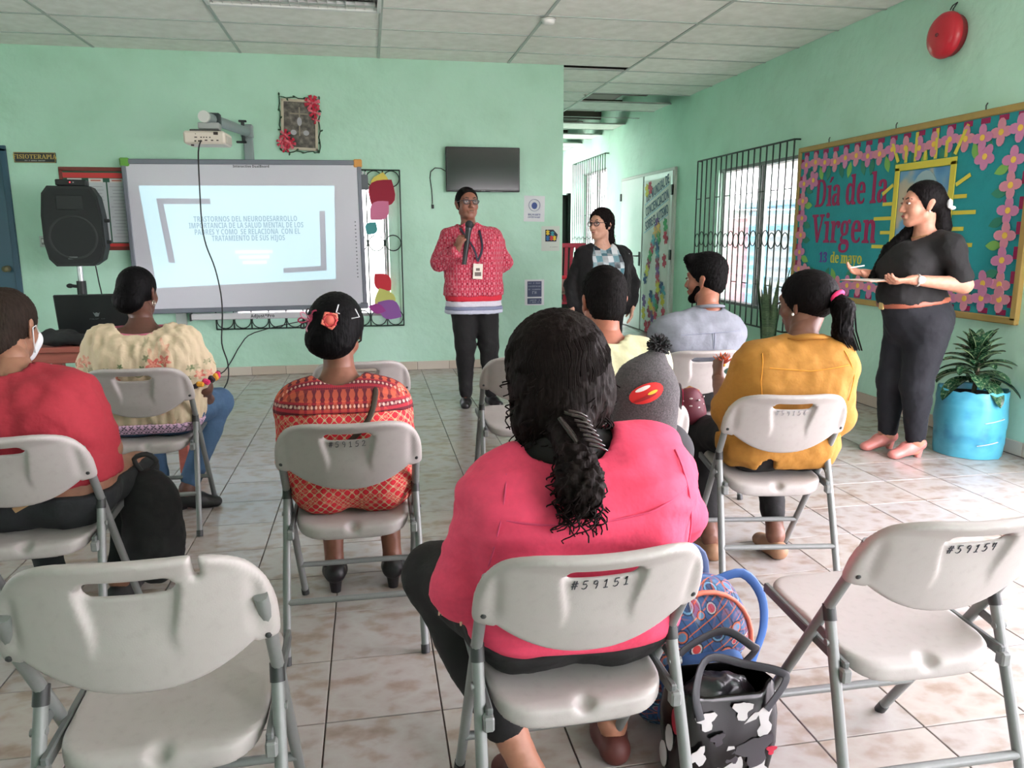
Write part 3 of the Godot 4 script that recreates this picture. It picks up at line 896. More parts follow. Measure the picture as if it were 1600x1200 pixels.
func build_chairs() -> void:
	var speck := noise_tex("plastic", 0.02, [[0.0, Color(0.95, 0.95, 0.94)], [0.4, Color(0.99, 0.99, 0.985)], [1.0, Color(1, 1, 1)]], 4)
	var grain := noise_tex("plastic_bump", 0.18, [], 2, Vector2.ONE, 1.5)
	var plastic := mottled("plastic", rgb(168, 162, 159), 0.5, speck, Vector3(3, 3, 3), false, grain, 0.12)
	var steel := mottled("steel", rgb(124, 127, 126), 0.4, noise_tex("plastic", 0.02, [], 4), Vector3(6, 6, 6))
	steel.metallic = 0.1
	var black := mat(rgb(44, 46, 46), 0.5)
	var dark := mat(rgb(98, 102, 101), 0.5, 0.1)
	var box := AABB(Vector3(-0.245, 0.515, 0.10), Vector3(0.49, 0.325, 0.21))
	var panel := to_mesh([nets_of(func(p): return panel_field(p, false), box, 0.005)])
	var panel_cracked := to_mesh([nets_of(func(p): return panel_field(p, true), box, 0.005)])
	var seat := to_mesh([nets_of(seat_field, AABB(Vector3(-0.21, 0.365, -0.26), Vector3(0.42, 0.11, 0.46)), 0.006)])

	var c := thing("folding_chair", "", "chair")
	part("backrest", panel, plastic, c)
	part("seat", seat, plastic, c)
	for s: float in [-1.0, 1.0]:
		# long tube: front foot, past the seat, up into the backrest
		var fl := part("front_leg", Geo.new().tube([Vector3(s * 0.202, 0.012, -0.239), Vector3(s * 0.206, 0.32, -0.039), Vector3(s * 0.209, 0.641, 0.162), Vector3(s * 0.203, 0.72, 0.198)], 0.0125, 10).mesh(), steel, c)
		part("foot_cap", Geo.new().rod(Vector3(s * 0.202, 0.0, -0.245), Vector3(s * 0.2025, 0.028, -0.228), 0.0142, 10).mesh(), black, fl)
		var rl := part("rear_leg", Geo.new().tube([Vector3(s * 0.218, 0.012, 0.257), Vector3(s * 0.212, 0.30, 0.165), Vector3(s * 0.207, 0.51, 0.094)], 0.0125, 10).mesh(), steel, c)
		part("foot_cap", Geo.new().rod(Vector3(s * 0.218, 0.0, 0.261), Vector3(s * 0.2175, 0.026, 0.252), 0.0142, 10).mesh(), black, rl)
		part("top_cap", Geo.new().rod(Vector3(s * 0.2075, 0.496, 0.099), Vector3(s * 0.2065, 0.53, 0.087), 0.0145, 10).mesh(), black, rl)
		part("hinge_link", Geo.new().box(Vector3(s * 0.208, 0.455, 0.078), Vector3(0.006, 0.022, 0.085), Basis(Vector3.RIGHT, 0.15), 0.002).mesh(), dark, c)
		part("rivet", Geo.new().rod(Vector3(s * 0.224, 0.452, 0.112), Vector3(s * 0.196, 0.452, 0.112), 0.008, 8).mesh(), steel, c)
		part("seat_rail", Geo.new().box(Vector3(s * 0.193, 0.418, -0.03), Vector3(0.014, 0.026, 0.36), Basis(Vector3.RIGHT, 0.055), 0.003).mesh(), dark, c)
		part("seat_bracket", Geo.new().box(Vector3(s * 0.196, 0.392, 0.148), Vector3(0.022, 0.032, 0.026), Basis(), 0.004).mesh(), steel, c)
		var qx := s * 0.209
		part("screw", Geo.new().ball(PANEL_O + Vector3(qx, 0, 0) + PANEL_UP * 0.004 + PANEL_BACK * (panel_back_face(qx, 0.004) - 0.001), Vector3(0.0065, 0.0065, 0.004), Basis(Vector3.RIGHT, 0.395), 8).mesh(), black, c)
	part("crossbar", Geo.new().rod(Vector3(-0.203, 0.165, -0.135), Vector3(0.203, 0.165, -0.135), 0.0105, 8).mesh(), steel, c)
	part("crossbar", Geo.new().rod(Vector3(-0.215, 0.185, 0.203), Vector3(0.215, 0.185, 0.203), 0.0105, 8).mesh(), steel, c)

	var ink := mat(rgb(62, 64, 72), 0.6)
	var faint := mat(rgb(150, 150, 152), 0.6)
	# x, z, turn, number, label
	var list := [
		[0.084, 0.071, -0.005, "#59152", "white plastic folding chair numbered 59152 under the woman in red patterned dress"],
		[0.555, 1.138, 0.03, "#59151", "white plastic folding chair numbered 59151 under the woman in pink blouse"],
		[1.347, 1.126, -0.01, "#59154", "empty white plastic folding chair numbered 59154 with bare seat at lower right"],
		[1.667, -0.046, -0.15, "#59156", "white plastic folding chair with faint number under the woman in mustard shirt"],
		[-0.858, -1.11, 0.018, "", "white plastic folding chair under the woman in embroidered cream blouse"],
		[-0.242, 1.141, 0.0, "", "empty white folding chair with cracked backrest edge at lower left"],
		[-0.90, 0.051, 0.02, "", "white plastic folding chair under the woman in plain red top"],
		[0.11, -1.11, 0.0, "", "empty white folding chair directly in front of the woman in red patterned dress"],
		[0.89, -1.09, 0.0, "", "empty white folding chair beside the speaker's feet, half hidden by curly hair"],
		[1.02, 0.0, 0.0, "", "white folding chair under the man in pale yellow shirt"],
		[1.785, -1.11, -0.02, "", "white plastic folding chair under the man in grey shirt"],
	]
	for k in list.size():
		var q = list[k]
		var o: Node3D = c
		if k > 0:
			o = c.duplicate()
			o.name = numbered("folding_chair")
			add_child(o)
	var kids := get_children().filter(func(n): return str(n.name).begins_with("folding_chair"))
	for k in list.size():
		var q = list[k]
		var o: Node3D = kids[k]
		o.position = Vector3(q[0], 0, q[1]); o.rotation.y = q[2]
		tag(o, q[4], "chair", "white folding chairs in rows")
		if q[3]: chair_number(o, q[3], faint if k == 3 else ink)
		if k == 5:
			var b: MeshInstance3D = o.get_node("backrest")
			b.mesh = panel_cracked
			var turn := Basis(Vector3.RIGHT, -0.26)
			b.transform = Transform3D(turn, PANEL_O - turn * PANEL_O + Vector3(0, 0.012, 0))

# ----------------------------------------------------------------- things on and near the walls
func rect_poly(w: float, h: float) -> PackedVector2Array:
	return PackedVector2Array([Vector2(-w / 2, -h / 2), Vector2(w / 2, -h / 2), Vector2(w / 2, h / 2), Vector2(-w / 2, h / 2)])

func oval(rx: float, ry: float, n := 14, at := Vector2.ZERO) -> PackedVector2Array:
	var p := PackedVector2Array()
	for k in n: p.append(at + Vector2(cos(TAU * k / n) * rx, sin(TAU * k / n) * ry))
	return p

func leaf_poly(l: float, w: float) -> PackedVector2Array:
	var p := PackedVector2Array()
	for k in 8: p.append(Vector2(sin(PI * k / 7.0) * w * 0.5, l * k / 7.0))
	for k in range(6, 0, -1): p.append(Vector2(-sin(PI * k / 7.0) * w * 0.5, l * k / 7.0))
	return p

func puzzle_poly(s: float) -> PackedVector2Array:
	var p := PackedVector2Array()
	var sides := [1.0, -1.0, 1.0, -1.0]
	for e in 4:
		var a := Vector2(-1, -1).rotated(e * PI / 2) * s * 0.5
		var d := Vector2(1, 0).rotated(e * PI / 2) * s
		var nrm: Vector2 = Vector2(0, -1).rotated(e * PI / 2) * s * 0.22 * float(sides[e])
		p.append(a); p.append(a + d * 0.38)
		p.append(a + d * 0.34 + nrm * 0.7); p.append(a + d * 0.5 + nrm * 1.1); p.append(a + d * 0.66 + nrm * 0.7)
		p.append(a + d * 0.62)
	return p

# a line of print too small to read: a row of short strokes
func unreadable(w: float, h: float, n: int, sd: int) -> Geo:
	var g := Geo.new()
	var r := RandomNumberGenerator.new(); r.seed = sd
	for k in n:
		if r.randf() < 0.12: continue
		var x := -w / 2 + (k + 0.5) * w / n
		g.box(Vector3(x - w / n * 0.28, 0, 0.0005), Vector3(w / n * 0.24, h, 0.001))
		g.box(Vector3(x, h * (r.randf() - 0.5) * 0.8, 0.0005), Vector3(w / n * 0.6, h * 0.2, 0.001))
		if r.randf() < 0.6: g.box(Vector3(x + w / n * 0.24, 0, 0.0005), Vector3(w / n * 0.2, h * r.randf_range(0.5, 1.0), 0.001))
	return g

func build_wall_things() -> void:
	build_whiteboard()
	build_projector()
	build_speaker()
	var glossy_black := mat(rgb(14, 15, 17), 0.12)
	# --- sign beside the blue door
	var sg := thing("door_sign", "small dark sign reading FISIOTERAPIA in gold letters", "sign", Vector3(-2.745, 2.045, BACK))
	part("plate", Geo.new().box(Vector3(0, 0, 0.006), Vector3(0.345, 0.09, 0.012), Basis(), 0.003).mesh(), mat(rgb(38, 40, 46), 0.4), sg)
	var gold := mat(rgb(198, 172, 92), 0.45)
	part("border", Geo.new().box(Vector3(0, 0.041, 0.0125), Vector3(0.335, 0.003, 0.002)).box(Vector3(0, -0.041, 0.0125), Vector3(0.335, 0.003, 0.002)).box(Vector3(0.166, 0, 0.0125), Vector3(0.003, 0.085, 0.002)).box(Vector3(-0.166, 0, 0.0125), Vector3(0.003, 0.085, 0.002)).mesh(), gold, sg)
	text("lettering", "FISIOTERAPIA", 0.036, gold, sg, Transform3D(Basis(), Vector3(0, 0.006, 0.013)), true, true, 0.002, 0.98)
	part("small_lettering", unreadable(0.17, 0.011, 20, 3).mesh(), mat(rgb(170, 172, 170), 0.5), sg, Transform3D(Basis(), Vector3(0, -0.027, 0.0125)))
	# --- notice board
	var nb := thing("notice_board", "dark red framed notice board with printed sheets behind the loudspeaker", "notice board", Vector3(-2.26, 1.595, BACK))
	part("backing", Geo.new().box(Vector3(0, 0, 0.008), Vector3(0.56, 0.72, 0.012)).mesh(), mat(rgb(46, 92, 72), 0.8), nb)
	part("frame", Geo.new().box(Vector3(0, 0.355, 0.012), Vector3(0.6, 0.035, 0.024), Basis(), 0.004).box(Vector3(0, -0.355, 0.012), Vector3(0.6, 0.035, 0.024), Basis(), 0.004).box(Vector3(-0.285, 0, 0.012), Vector3(0.03, 0.7, 0.024), Basis(), 0.004).box(Vector3(0.285, 0, 0.012), Vector3(0.03, 0.7, 0.024), Basis(), 0.004).mesh(), mat(rgb(122, 52, 44), 0.5), nb)
	part("red_strip", Geo.new().box(Vector3(0, 0.30, 0.016), Vector3(0.54, 0.045, 0.003)).box(Vector3(0, -0.325, 0.016), Vector3(0.54, 0.03, 0.003)).mesh(), mat(rgb(205, 62, 62), 0.6), nb)
	for k in 3:
		var sh := part("sheet", Geo.new().box(Vector3(-0.175 + 0.178 * k, -0.03, 0.017), Vector3(0.165, 0.54, 0.002)).mesh(), mat(rgb(190, 196, 200), 0.7), nb)
		part("heading", Geo.new().box(Vector3(-0.175 + 0.178 * k, 0.255, 0.0175), Vector3(0.12, 0.035, 0.002)).mesh(), mat(rgb(212, 208, 204), 0.7), nb)
		part("heading_print", Geo.new().box(Vector3(-0.175 + 0.178 * k, 0.255, 0.019), Vector3(0.085, 0.012, 0.001)).mesh(), mat(rgb(190, 110, 96), 0.7), nb)
		var ln := Geo.new()
		for q in 16: ln.box(Vector3(-0.175 + 0.178 * k + 0.008 * ((q * 5) % 3 - 1), 0.20 - q * 0.03, 0.0185), Vector3(0.12 - 0.016 * ((q * 7) % 3), 0.004, 0.001))
		part("print", ln.mesh(), mat(rgb(140, 146, 152), 0.7), sh)
	# --- wall socket panel left of the loudspeaker
	var sp := thing("wall_switch_box", "flat pale grey switch box on the wall beside the loudspeaker", "switch box", Vector3(-2.70, 1.305, BACK))
	part("frame", Geo.new().box(Vector3(0, 0, 0.008), Vector3(0.17, 0.1, 0.016), Basis(), 0.003).mesh(), mat(rgb(182, 196, 188), 0.5), sp)
	part("plate", Geo.new().box(Vector3(0, 0, 0.017), Vector3(0.14, 0.06, 0.006), Basis(), 0.002).mesh(), mat(rgb(120, 128, 124), 0.4), sp)
	part("cover", Geo.new().box(Vector3(0, 0.005, 0.021), Vector3(0.13, 0.03, 0.004), Basis(), 0.001).mesh(), mat(rgb(205, 210, 206), 0.4), sp)
	# --- framed picture with ribbon flowers
	var pf := thing("wall_picture", "framed dark religious picture with red ribbon flowers and green vine", "picture", Vector3(-0.43, 2.375, BACK))
	pf.rotation.z = -0.035
	part("frame", Geo.new().box(Vector3(-0.155, 0, 0.014), Vector3(0.026, 0.46, 0.022), Basis(), 0.004).box(Vector3(0.155, 0, 0.014), Vector3(0.026, 0.46, 0.022), Basis(), 0.004).box(Vector3(0, 0.217, 0.014), Vector3(0.33, 0.026, 0.022), Basis(), 0.004).box(Vector3(0, -0.217, 0.014), Vector3(0.33, 0.026, 0.022), Basis(), 0.004).mesh(), mat(rgb(198, 188, 168), 0.5), pf)
	var pic := noise_tex("picture", 0.012, [[0.0, rgb(62, 60, 56)], [0.5, rgb(104, 98, 92)], [0.8, rgb(132, 124, 116)], [1.0, rgb(150, 144, 140)]], 4)
	part("print", Geo.new().box(Vector3(0, 0, 0.006), Vector3(0.29, 0.41, 0.008)).mesh(), mottled("picture", Color(1, 1, 1), 0.35, pic, Vector3(2.2, 2.2, 2.2)), pf)
	part("cross", Geo.new().box(Vector3(0, 0.03, 0.0105), Vector3(0.012, 0.26, 0.002)).box(Vector3(0, 0.10, 0.0105), Vector3(0.17, 0.012, 0.002)).mesh(), mat(rgb(150, 140, 124), 0.5), pf)
	part("pale_figure", Geo.new().prism(oval(0.022, 0.04, 12, Vector2(0, 0.03)), 0.003, Transform3D(Basis(), Vector3(0, 0, 0.011))).prism(oval(0.028, 0.024, 10, Vector2(-0.055, -0.07)), 0.003, Transform3D(Basis(), Vector3(0, 0, 0.011))).prism(oval(0.028, 0.024, 10, Vector2(0.06, -0.07)), 0.003, Transform3D(Basis(), Vector3(0, 0, 0.011))).mesh(), mat(rgb(178, 176, 182), 0.5), pf)
	var vine := []
	for k in 40:
		var t := k / 40.0 * 4.0
		var s := int(t); var f := t - s
		var cr := [Vector2(-0.18, 0.24), Vector2(0.18, 0.24), Vector2(0.185, -0.24), Vector2(-0.17, -0.25)]
		var q: Vector2 = cr[s].lerp(cr[(s + 1) % 4], f) + Vector2(sin(k * 2.1), cos(k * 1.7)) * 0.008
		vine.append(Vector3(q.x, q.y, 0.016 + 0.006 * sin(k * 1.3)))
	part("vine", Geo.new().tube(vine, 0.005, 5, false, true).mesh(), mat(rgb(30, 62, 40), 0.6), pf)
	var vl := Geo.new().prism(leaf_poly(0.035, 0.016), 0.002).mesh()
	for k in range(0, 40, 2):
		part("vine_leaf", vl, mat(rgb(34, 74, 46), 0.6), pf, Transform3D(Basis(Vector3(0, 0, 1), k * 1.9) * Basis(Vector3.RIGHT, 0.4), vine[k]))
	var rib := mat(rgb(196, 40, 66), 0.4); var rib2 := mat(rgb(222, 104, 122), 0.45)
	var petal := Geo.new().box(Vector3(0, 0.022, 0.004), Vector3(0.016, 0.028, 0.004), Basis(Vector3.RIGHT, 0.35), 0.001).box(Vector3(0, 0.040, 0.006), Vector3(0.022, 0.018, 0.004), Basis(Vector3.RIGHT, -0.5), 0.001).mesh()
	for fl in [[Vector3(0.12, 0.2, 0.03), 8, 1.5], [Vector3(0.14, 0.12, 0.03), 6, 1.2], [Vector3(0.15, 0.05, 0.03), 4, 0.8], [Vector3(-0.13, -0.1, 0.03), 6, 1.1], [Vector3(-0.16, -0.17, 0.03), 7, 1.1], [Vector3(-0.09, -0.17, 0.035), 7, 1.2], [Vector3(-0.13, -0.22, 0.03), 5, 0.9]]:
		var o := part("ribbon_flower", Geo.new().ball(Vector3.ZERO, Vector3(0.012, 0.012, 0.008)).mesh(), rib2, pf, Transform3D(Basis(), fl[0]))
		for k in fl[1]:
			part("loop", petal, rib if (k + int(fl[0].x * 90)) % 3 else rib2, o, Transform3D(Basis(Vector3(0, 0, 1), TAU * k / fl[1] + fl[0].x * 9).scaled(Vector3.ONE * fl[2]), Vector3.ZERO))
	# --- television
	var tv := thing("television", "black flat television, switched off, on the green wall", "television", Vector3(1.305, 1.985, BACK + 0.05))
	part("bezel", Geo.new().box(Vector3(0, 0, 0), Vector3(0.735, 0.425, 0.045), Basis(), 0.006).mesh(), mat(rgb(20, 21, 23), 0.35), tv)
	part("panel", Geo.new().box(Vector3(0, 0.006, 0.0225), Vector3(0.712, 0.395, 0.003)).mesh(), glossy_black, tv)
	part("maker_mark", unreadable(0.04, 0.007, 5, 1).mesh(), mat(rgb(170, 172, 175), 0.4), tv, Transform3D(Basis(), Vector3(0, -0.204, 0.023)))
	part("lower_strip", Geo.new().box(Vector3(0.13, -0.2125, 0.012), Vector3(0.12, 0.004, 0.02)).mesh(), mat(rgb(150, 160, 156), 0.4), tv)
	part("wall_mount", Geo.new().box(Vector3(0, 0, -0.036), Vector3(0.3, 0.2, 0.028)).mesh(), mat(rgb(40, 40, 42), 0.5), tv)
	part("power_cord", Geo.new().tube([Vector3(-0.36, -0.02, -0.02), Vector3(-0.41, 0.01, -0.03), Vector3(-0.47, 0.015, -0.035), Vector3(-0.51, -0.02, -0.04), Vector3(-0.52, -0.08, -0.042), Vector3(-0.505, -0.2, -0.042), Vector3(-0.50, -0.33, -0.04)], 0.0045, 6).mesh(), mat(rgb(18, 18, 20), 0.5), tv)
	part("plug", Geo.new().box(Vector3(-0.50, -0.355, -0.037), Vector3(0.024, 0.04, 0.02), Basis(), 0.004).mesh(), mat(rgb(18, 18, 20), 0.5), tv)
	# --- three printed sheets
	var paper := mat(rgb(222, 226, 228), 0.7)
	var blue := mat(rgb(72, 92, 148), 0.7)
	var s1 := thing("paper_notice", "white sheet with round blue emblem, topmost of three notices", "notice", Vector3(1.835, 1.613, BACK + 0.001))
	s1.rotation.z = -0.02
	part("sheet", Geo.new().box(Vector3(0, 0, 0.001), Vector3(0.215, 0.255, 0.002)).mesh(), paper, s1)
	var rg := []
	for q in 20: rg.append(Vector3(cos(TAU * q / 20) * 0.058, 0.035 + sin(TAU * q / 20) * 0.058, 0.003))
	part("emblem", Geo.new().tube(rg, 0.010, 6, false, true, 0.15).prism(oval(0.03, 0.034, 12, Vector2(0, 0.03)), 0.002, Transform3D(Basis(), Vector3(0, 0, 0.002))).mesh(), blue, s1)
	part("print", unreadable(0.13, 0.02, 9, 2).mesh(), blue, s1, Transform3D(Basis(), Vector3(0, -0.058, 0.002)))
	part("print", unreadable(0.13, 0.016, 11, 4).mesh(), blue, s1, Transform3D(Basis(), Vector3(0, -0.084, 0.002)))
	var s2 := thing("paper_notice", "beige sheet with coloured puzzle house, at the edge of the wall", "notice", Vector3(2.005, 1.315, BACK + 0.001))
	part("sheet", Geo.new().box(Vector3(0, 0, 0.001), Vector3(0.19, 0.25, 0.002)).mesh(), mat(rgb(205, 214, 204), 0.7), s2)
	part("house_shape", Geo.new().prism(PackedVector2Array([Vector2(-0.055, -0.03), Vector2(0.06, -0.03), Vector2(0.075, 0.04), Vector2(0.03, 0.09), Vector2(-0.055, 0.09)]), 0.002, Transform3D(Basis(), Vector3(0, 0, 0.002))).mesh(), mat(rgb(40, 46, 60), 0.7), s2)
	var cl := [rgb(232, 202, 60), rgb(60, 150, 160), rgb(206, 66, 70), rgb(230, 190, 50), rgb(52, 110, 170)]
	for k in 5:
		part("puzzle_piece", Geo.new().prism(puzzle_poly(0.036), 0.002).mesh(), mat(cl[k], 0.7), s2, Transform3D(Basis(), Vector3([-0.03, 0.02, 0.01, 0.04, -0.03][k], [0.06, 0.05, 0.005, 0.005, 0.005][k], 0.004)))
	part("print", unreadable(0.08, 0.006, 12, 5).mesh(), mat(rgb(120, 126, 126), 0.7), s2, Transform3D(Basis(), Vector3(0.035, -0.085, 0.002)))
	var s3 := thing("paper_notice", "white sheet with dark printed text block, lowest of three notices", "notice", Vector3(1.838, 0.768, BACK + 0.001))
	part("sheet", Geo.new().box(Vector3(0, 0, 0.001), Vector3(0.205, 0.265, 0.002)).mesh(), paper, s3)
	part("print_block", Geo.new().box(Vector3(0, 0.035, 0.0025), Vector3(0.15, 0.16, 0.001)).box(Vector3(0, -0.09, 0.0025), Vector3(0.15, 0.06, 0.001)).mesh(), mat(rgb(74, 84, 112), 0.7), s3)
	for k in 4: part("print", unreadable(0.13 if k < 3 else 0.05, 0.014 if k < 3 else 0.03, 10 if k < 3 else 2, k + 3).mesh(), mat(rgb(160, 166, 182), 0.7), s3, Transform3D(Basis(), Vector3(0, 0.095 - 0.032 * k, 0.003)))
	for k in 2: part("print", unreadable(0.12, 0.012, 10, k + 9).mesh(), mat(rgb(170, 176, 190), 0.7), s3, Transform3D(Basis(), Vector3(0.01, -0.08 - 0.02 * k, 0.003)))
	# --- paper petals at the right edge of the whiteboard
	var pg := thing("paper_flower", "cut paper petals in many colours beside the whiteboard edge", "paper flower", Vector3(0.175, 0, BACK + 0.056))
	var petals := [[0.16, 1.72, 0.19, 0.15, 2.9, rgb(212, 196, 92)], [0.10, 1.62, 0.26, 0.22, 2.5, rgb(150, 28, 52)], [0.08, 1.50, 0.2, 0.15, 2.35, rgb(206, 118, 152)], [0.04, 1.36, 0.12, 0.1, 2.5, rgb(70, 150, 150)], [0.10, 0.98, 0.18, 0.14, 0.75, rgb(206, 50, 62)], [0.14, 0.84, 0.22, 0.17, 0.4, rgb(196, 200, 110)], [0.12, 0.70, 0.22, 0.16, 1.0, rgb(140, 88, 160)], [0.03, 0.66, 0.14, 0.08, 1.3, rgb(156, 60, 140)]]
	for q in petals:
		part("petal", Geo.new().prism(leaf_poly(q[2] * 1.25, q[3] * 1.25), 0.004).mesh(), mat(q[5], 0.75), pg, Transform3D(Basis(Vector3(0, 0, 1), q[4] + PI), Vector3(q[0] - 0.06, q[1], 0.003 * (petals.find(q) % 4))))
	# --- fire bell
	var bl := thing("alarm_bell", "round red metal alarm bell high on the right wall", "bell", Vector3(RIGHT, 2.635, -2.17))
	bl.rotation.y = -PI / 2
	part("dome", Geo.new().lathe([Vector2(0.145, 0.05), Vector2(0.147, 0.06), Vector2(0.14, 0.085), Vector2(0.122, 0.105), Vector2(0.08, 0.118), Vector2(0.02, 0.122), Vector2(0.0, 0.122)], 32, Vector3.ZERO, Basis(Vector3.RIGHT, PI / 2)).mesh(), mat(rgb(196, 36, 52), 0.28), bl)
	part("backplate", Geo.new().lathe([Vector2(0.0, 0.002), Vector2(0.13, 0.002), Vector2(0.135, 0.045), Vector2(0.14, 0.05), Vector2(0.145, 0.05)], 32, Vector3.ZERO, Basis(Vector3.RIGHT, PI / 2)).mesh(), mat(rgb(150, 34, 46), 0.4), bl)
	part("bolt", Geo.new().lathe([Vector2(0.012, 0.118), Vector2(0.012, 0.128), Vector2(0.0, 0.13)], 10, Vector3.ZERO, Basis(Vector3.RIGHT, PI / 2)).mesh(), mat(rgb(110, 40, 44), 0.4, 0.4), bl)
	part("wires", Geo.new().tube([Vector3(0.0, 0.13, 0.02), Vector3(0.01, 0.16, 0.03), Vector3(0.03, 0.185, 0.025), Vector3(0.02, 0.2, 0.01), Vector3(-0.02, 0.19, 0.012), Vector3(-0.03, 0.165, 0.02)], 0.004, 5).mesh(), mat(rgb(36, 44, 40), 0.6), bl)
	build_bulletin()
	build_poster()
	build_corridor()

func build_whiteboard() -> void:
	var wb := thing("whiteboard", "large white projection board with grey frame showing a projected slide", "whiteboard", Vector3(-0.935, 1.342, BACK + 0.085))
	wb.rotation.z = 0.008
	part("surface", Geo.new().box(Vector3(0, 0, 0), Vector3(2.1, 1.34, 0.03), Basis(), 0.003).mesh(), mat(rgb(218, 218, 228), 0.35), wb)
	var fr := mat(rgb(128, 132, 144), 0.4, 0.2)
	part("frame", Geo.new().box(Vector3(0, 0.68, 0.004), Vector3(2.12, 0.045, 0.045), Basis(), 0.006).box(Vector3(0, -0.68, 0.004), Vector3(2.12, 0.045, 0.045), Basis(), 0.006).box(Vector3(-1.045, 0, 0.004), Vector3(0.04, 1.36, 0.045), Basis(), 0.006).box(Vector3(1.045, 0, 0.004), Vector3(0.04, 1.36, 0.045), Basis(), 0.006).mesh(), fr, wb)
	part("corner", Geo.new().box(Vector3(-1.035, 0.675, 0.006), Vector3(0.08, 0.075, 0.052), Basis(), 0.01).mesh(), mat(rgb(112, 176, 72), 0.5), wb)
	part("corner", Geo.new().box(Vector3(1.035, 0.675, 0.006), Vector3(0.08, 0.075, 0.052), Basis(), 0.01).mesh(), mat(rgb(224, 160, 84), 0.5), wb)
	part("corner", Geo.new().box(Vector3(1.035, -0.675, 0.006), Vector3(0.08, 0.06, 0.052), Basis(), 0.01).mesh(), fr, wb)
	part("marker_holder", Geo.new().box(Vector3(1.09, 0.50, 0.0), Vector3(0.07, 0.14, 0.05), Basis(), 0.006).mesh(), mat(rgb(96, 102, 108), 0.5), wb)
	for k in 2: part("marker", Geo.new().rod(Vector3(1.075 + 0.03 * k, 0.5, 0.0), Vector3(1.075 + 0.03 * k, 0.6, 0.0), 0.008, 8).mesh(), mat(rgb(222, 224, 226), 0.4), wb)
	var ink := mat(rgb(44, 50, 66), 0.6)
	text("upper_lettering", "Interactive DualBoard", 0.022, ink, wb, Transform3D(Basis(), Vector3(0.06, 0.642, 0.0155)), false, true, 0.001)
	var ic := Geo.new()
	for k in 16: ic.box(Vector3(0.985, 0.13 - 0.035 * k, 0.0155), Vector3(0.012, 0.012, 0.001))
	part("side_icons", ic.mesh(), mat(rgb(120, 124, 136), 0.6), wb)
	# the slide: thin glowing sheets stand in for the projector's light
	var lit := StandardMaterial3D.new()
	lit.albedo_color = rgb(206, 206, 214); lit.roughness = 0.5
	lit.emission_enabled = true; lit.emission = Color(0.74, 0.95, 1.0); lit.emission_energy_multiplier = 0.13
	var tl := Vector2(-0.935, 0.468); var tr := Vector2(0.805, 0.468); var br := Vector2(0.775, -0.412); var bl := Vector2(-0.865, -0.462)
	part("glowing_slide", Geo.new().prism(PackedVector2Array([tl, tr, br, bl]), 0.0015, Transform3D(Basis(), Vector3(0, 0, 0.0152))).mesh(), lit, wb)
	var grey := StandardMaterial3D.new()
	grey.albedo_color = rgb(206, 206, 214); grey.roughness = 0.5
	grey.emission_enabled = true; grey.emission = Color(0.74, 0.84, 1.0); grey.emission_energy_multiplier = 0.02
	var at := Transform3D(Basis(), Vector3(0, 0, 0.017))
	var pts := func(q: Array) -> PackedVector2Array:
		var p := PackedVector2Array()
		for k in range(0, q.size(), 2): p.append(Vector2(q[k], q[k + 1]))
		return p
	part("glowing_slide_bracket", Geo.new().prism(pts.call([-0.795, 0.355, -0.325, 0.352, -0.325, 0.302, -0.735, 0.303, -0.682, -0.232, -0.737, -0.23]), 0.001, at).mesh(), grey, wb)
	part("glowing_slide_bracket", Geo.new().prism(pts.call([0.655, 0.235, 0.708, 0.236, 0.692, -0.328, 0.29, -0.345, 0.29, -0.298, 0.64, -0.284]), 0.001, at).mesh(), grey, wb)
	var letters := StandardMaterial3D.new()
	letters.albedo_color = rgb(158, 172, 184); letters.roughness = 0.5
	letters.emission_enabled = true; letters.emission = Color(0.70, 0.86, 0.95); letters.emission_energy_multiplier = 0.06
	var lines := ["TRASTORNOS DEL NEURODESARROLLO", "IMPORTANCIA DE LA SALUD MENTAL DE LOS", "PADRES Y COMO  SE RELACIONA  CON EL", "TRATAMIENTO DE SUS HIJOS"]
	var wide := [0.93, 1.03, 0.95, 0.66]
	for k in 4:
		var o := text("glowing_slide_lettering", lines[k], 0.050, letters, wb, Transform3D(Basis(), Vector3(-0.02 + 0.004 * k, 0.165 - 0.059 * k, 0.0175)), false, true, 0.001)
		var w: float = o.mesh.get_aabb().size.x
		if w > 0.1: o.scale.x = wide[k] / w
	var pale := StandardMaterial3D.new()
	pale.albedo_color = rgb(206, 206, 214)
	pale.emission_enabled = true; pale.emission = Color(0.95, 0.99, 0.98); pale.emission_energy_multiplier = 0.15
	var pl := Geo.new()
	for k in 3: pl.box(Vector3(0.03, -0.14 - 0.05 * k, 0.0172), Vector3(0.34 - 0.06 * k, 0.03, 0.001))
	part("glowing_slide_print", pl.mesh(), pale, wb)
	# pen tray below, with brackets on the wall
	var tr2 := thing("pen_tray", "long white pen tray with black ends below the whiteboard", "tray", Vector3(-0.955, 0.598, BACK + 0.112))
	part("body", Geo.new().box(Vector3.ZERO, Vector3(1.1, 0.058, 0.09), Basis(), 0.008).mesh(), mat(rgb(206, 206, 210), 0.4), tr2)
	for s: float in [-1.0, 1.0]: part("end_cap", Geo.new().box(Vector3(s * 0.555, -0.003, 0), Vector3(0.018, 0.07, 0.095), Basis(), 0.004).mesh(), mat(rgb(34, 36, 38), 0.5), tr2)
	text("lettering", "Adjust*Pro", 0.030, mat(rgb(34, 36, 44), 0.6), tr2, Transform3D(Basis(), Vector3(0.10, 0, 0.046)), false, true, 0.001)
	var wbk := thing("wall_bracket", "white steel wall bracket hanging below the whiteboard", "bracket", Vector3(-1.62, 0.56, BACK))
	part("plate", Geo.new().box(Vector3(0, 0, 0.02), Vector3(0.1, 0.2, 0.02), Basis(), 0.004).mesh(), mat(rgb(190, 198, 196), 0.4), wbk)
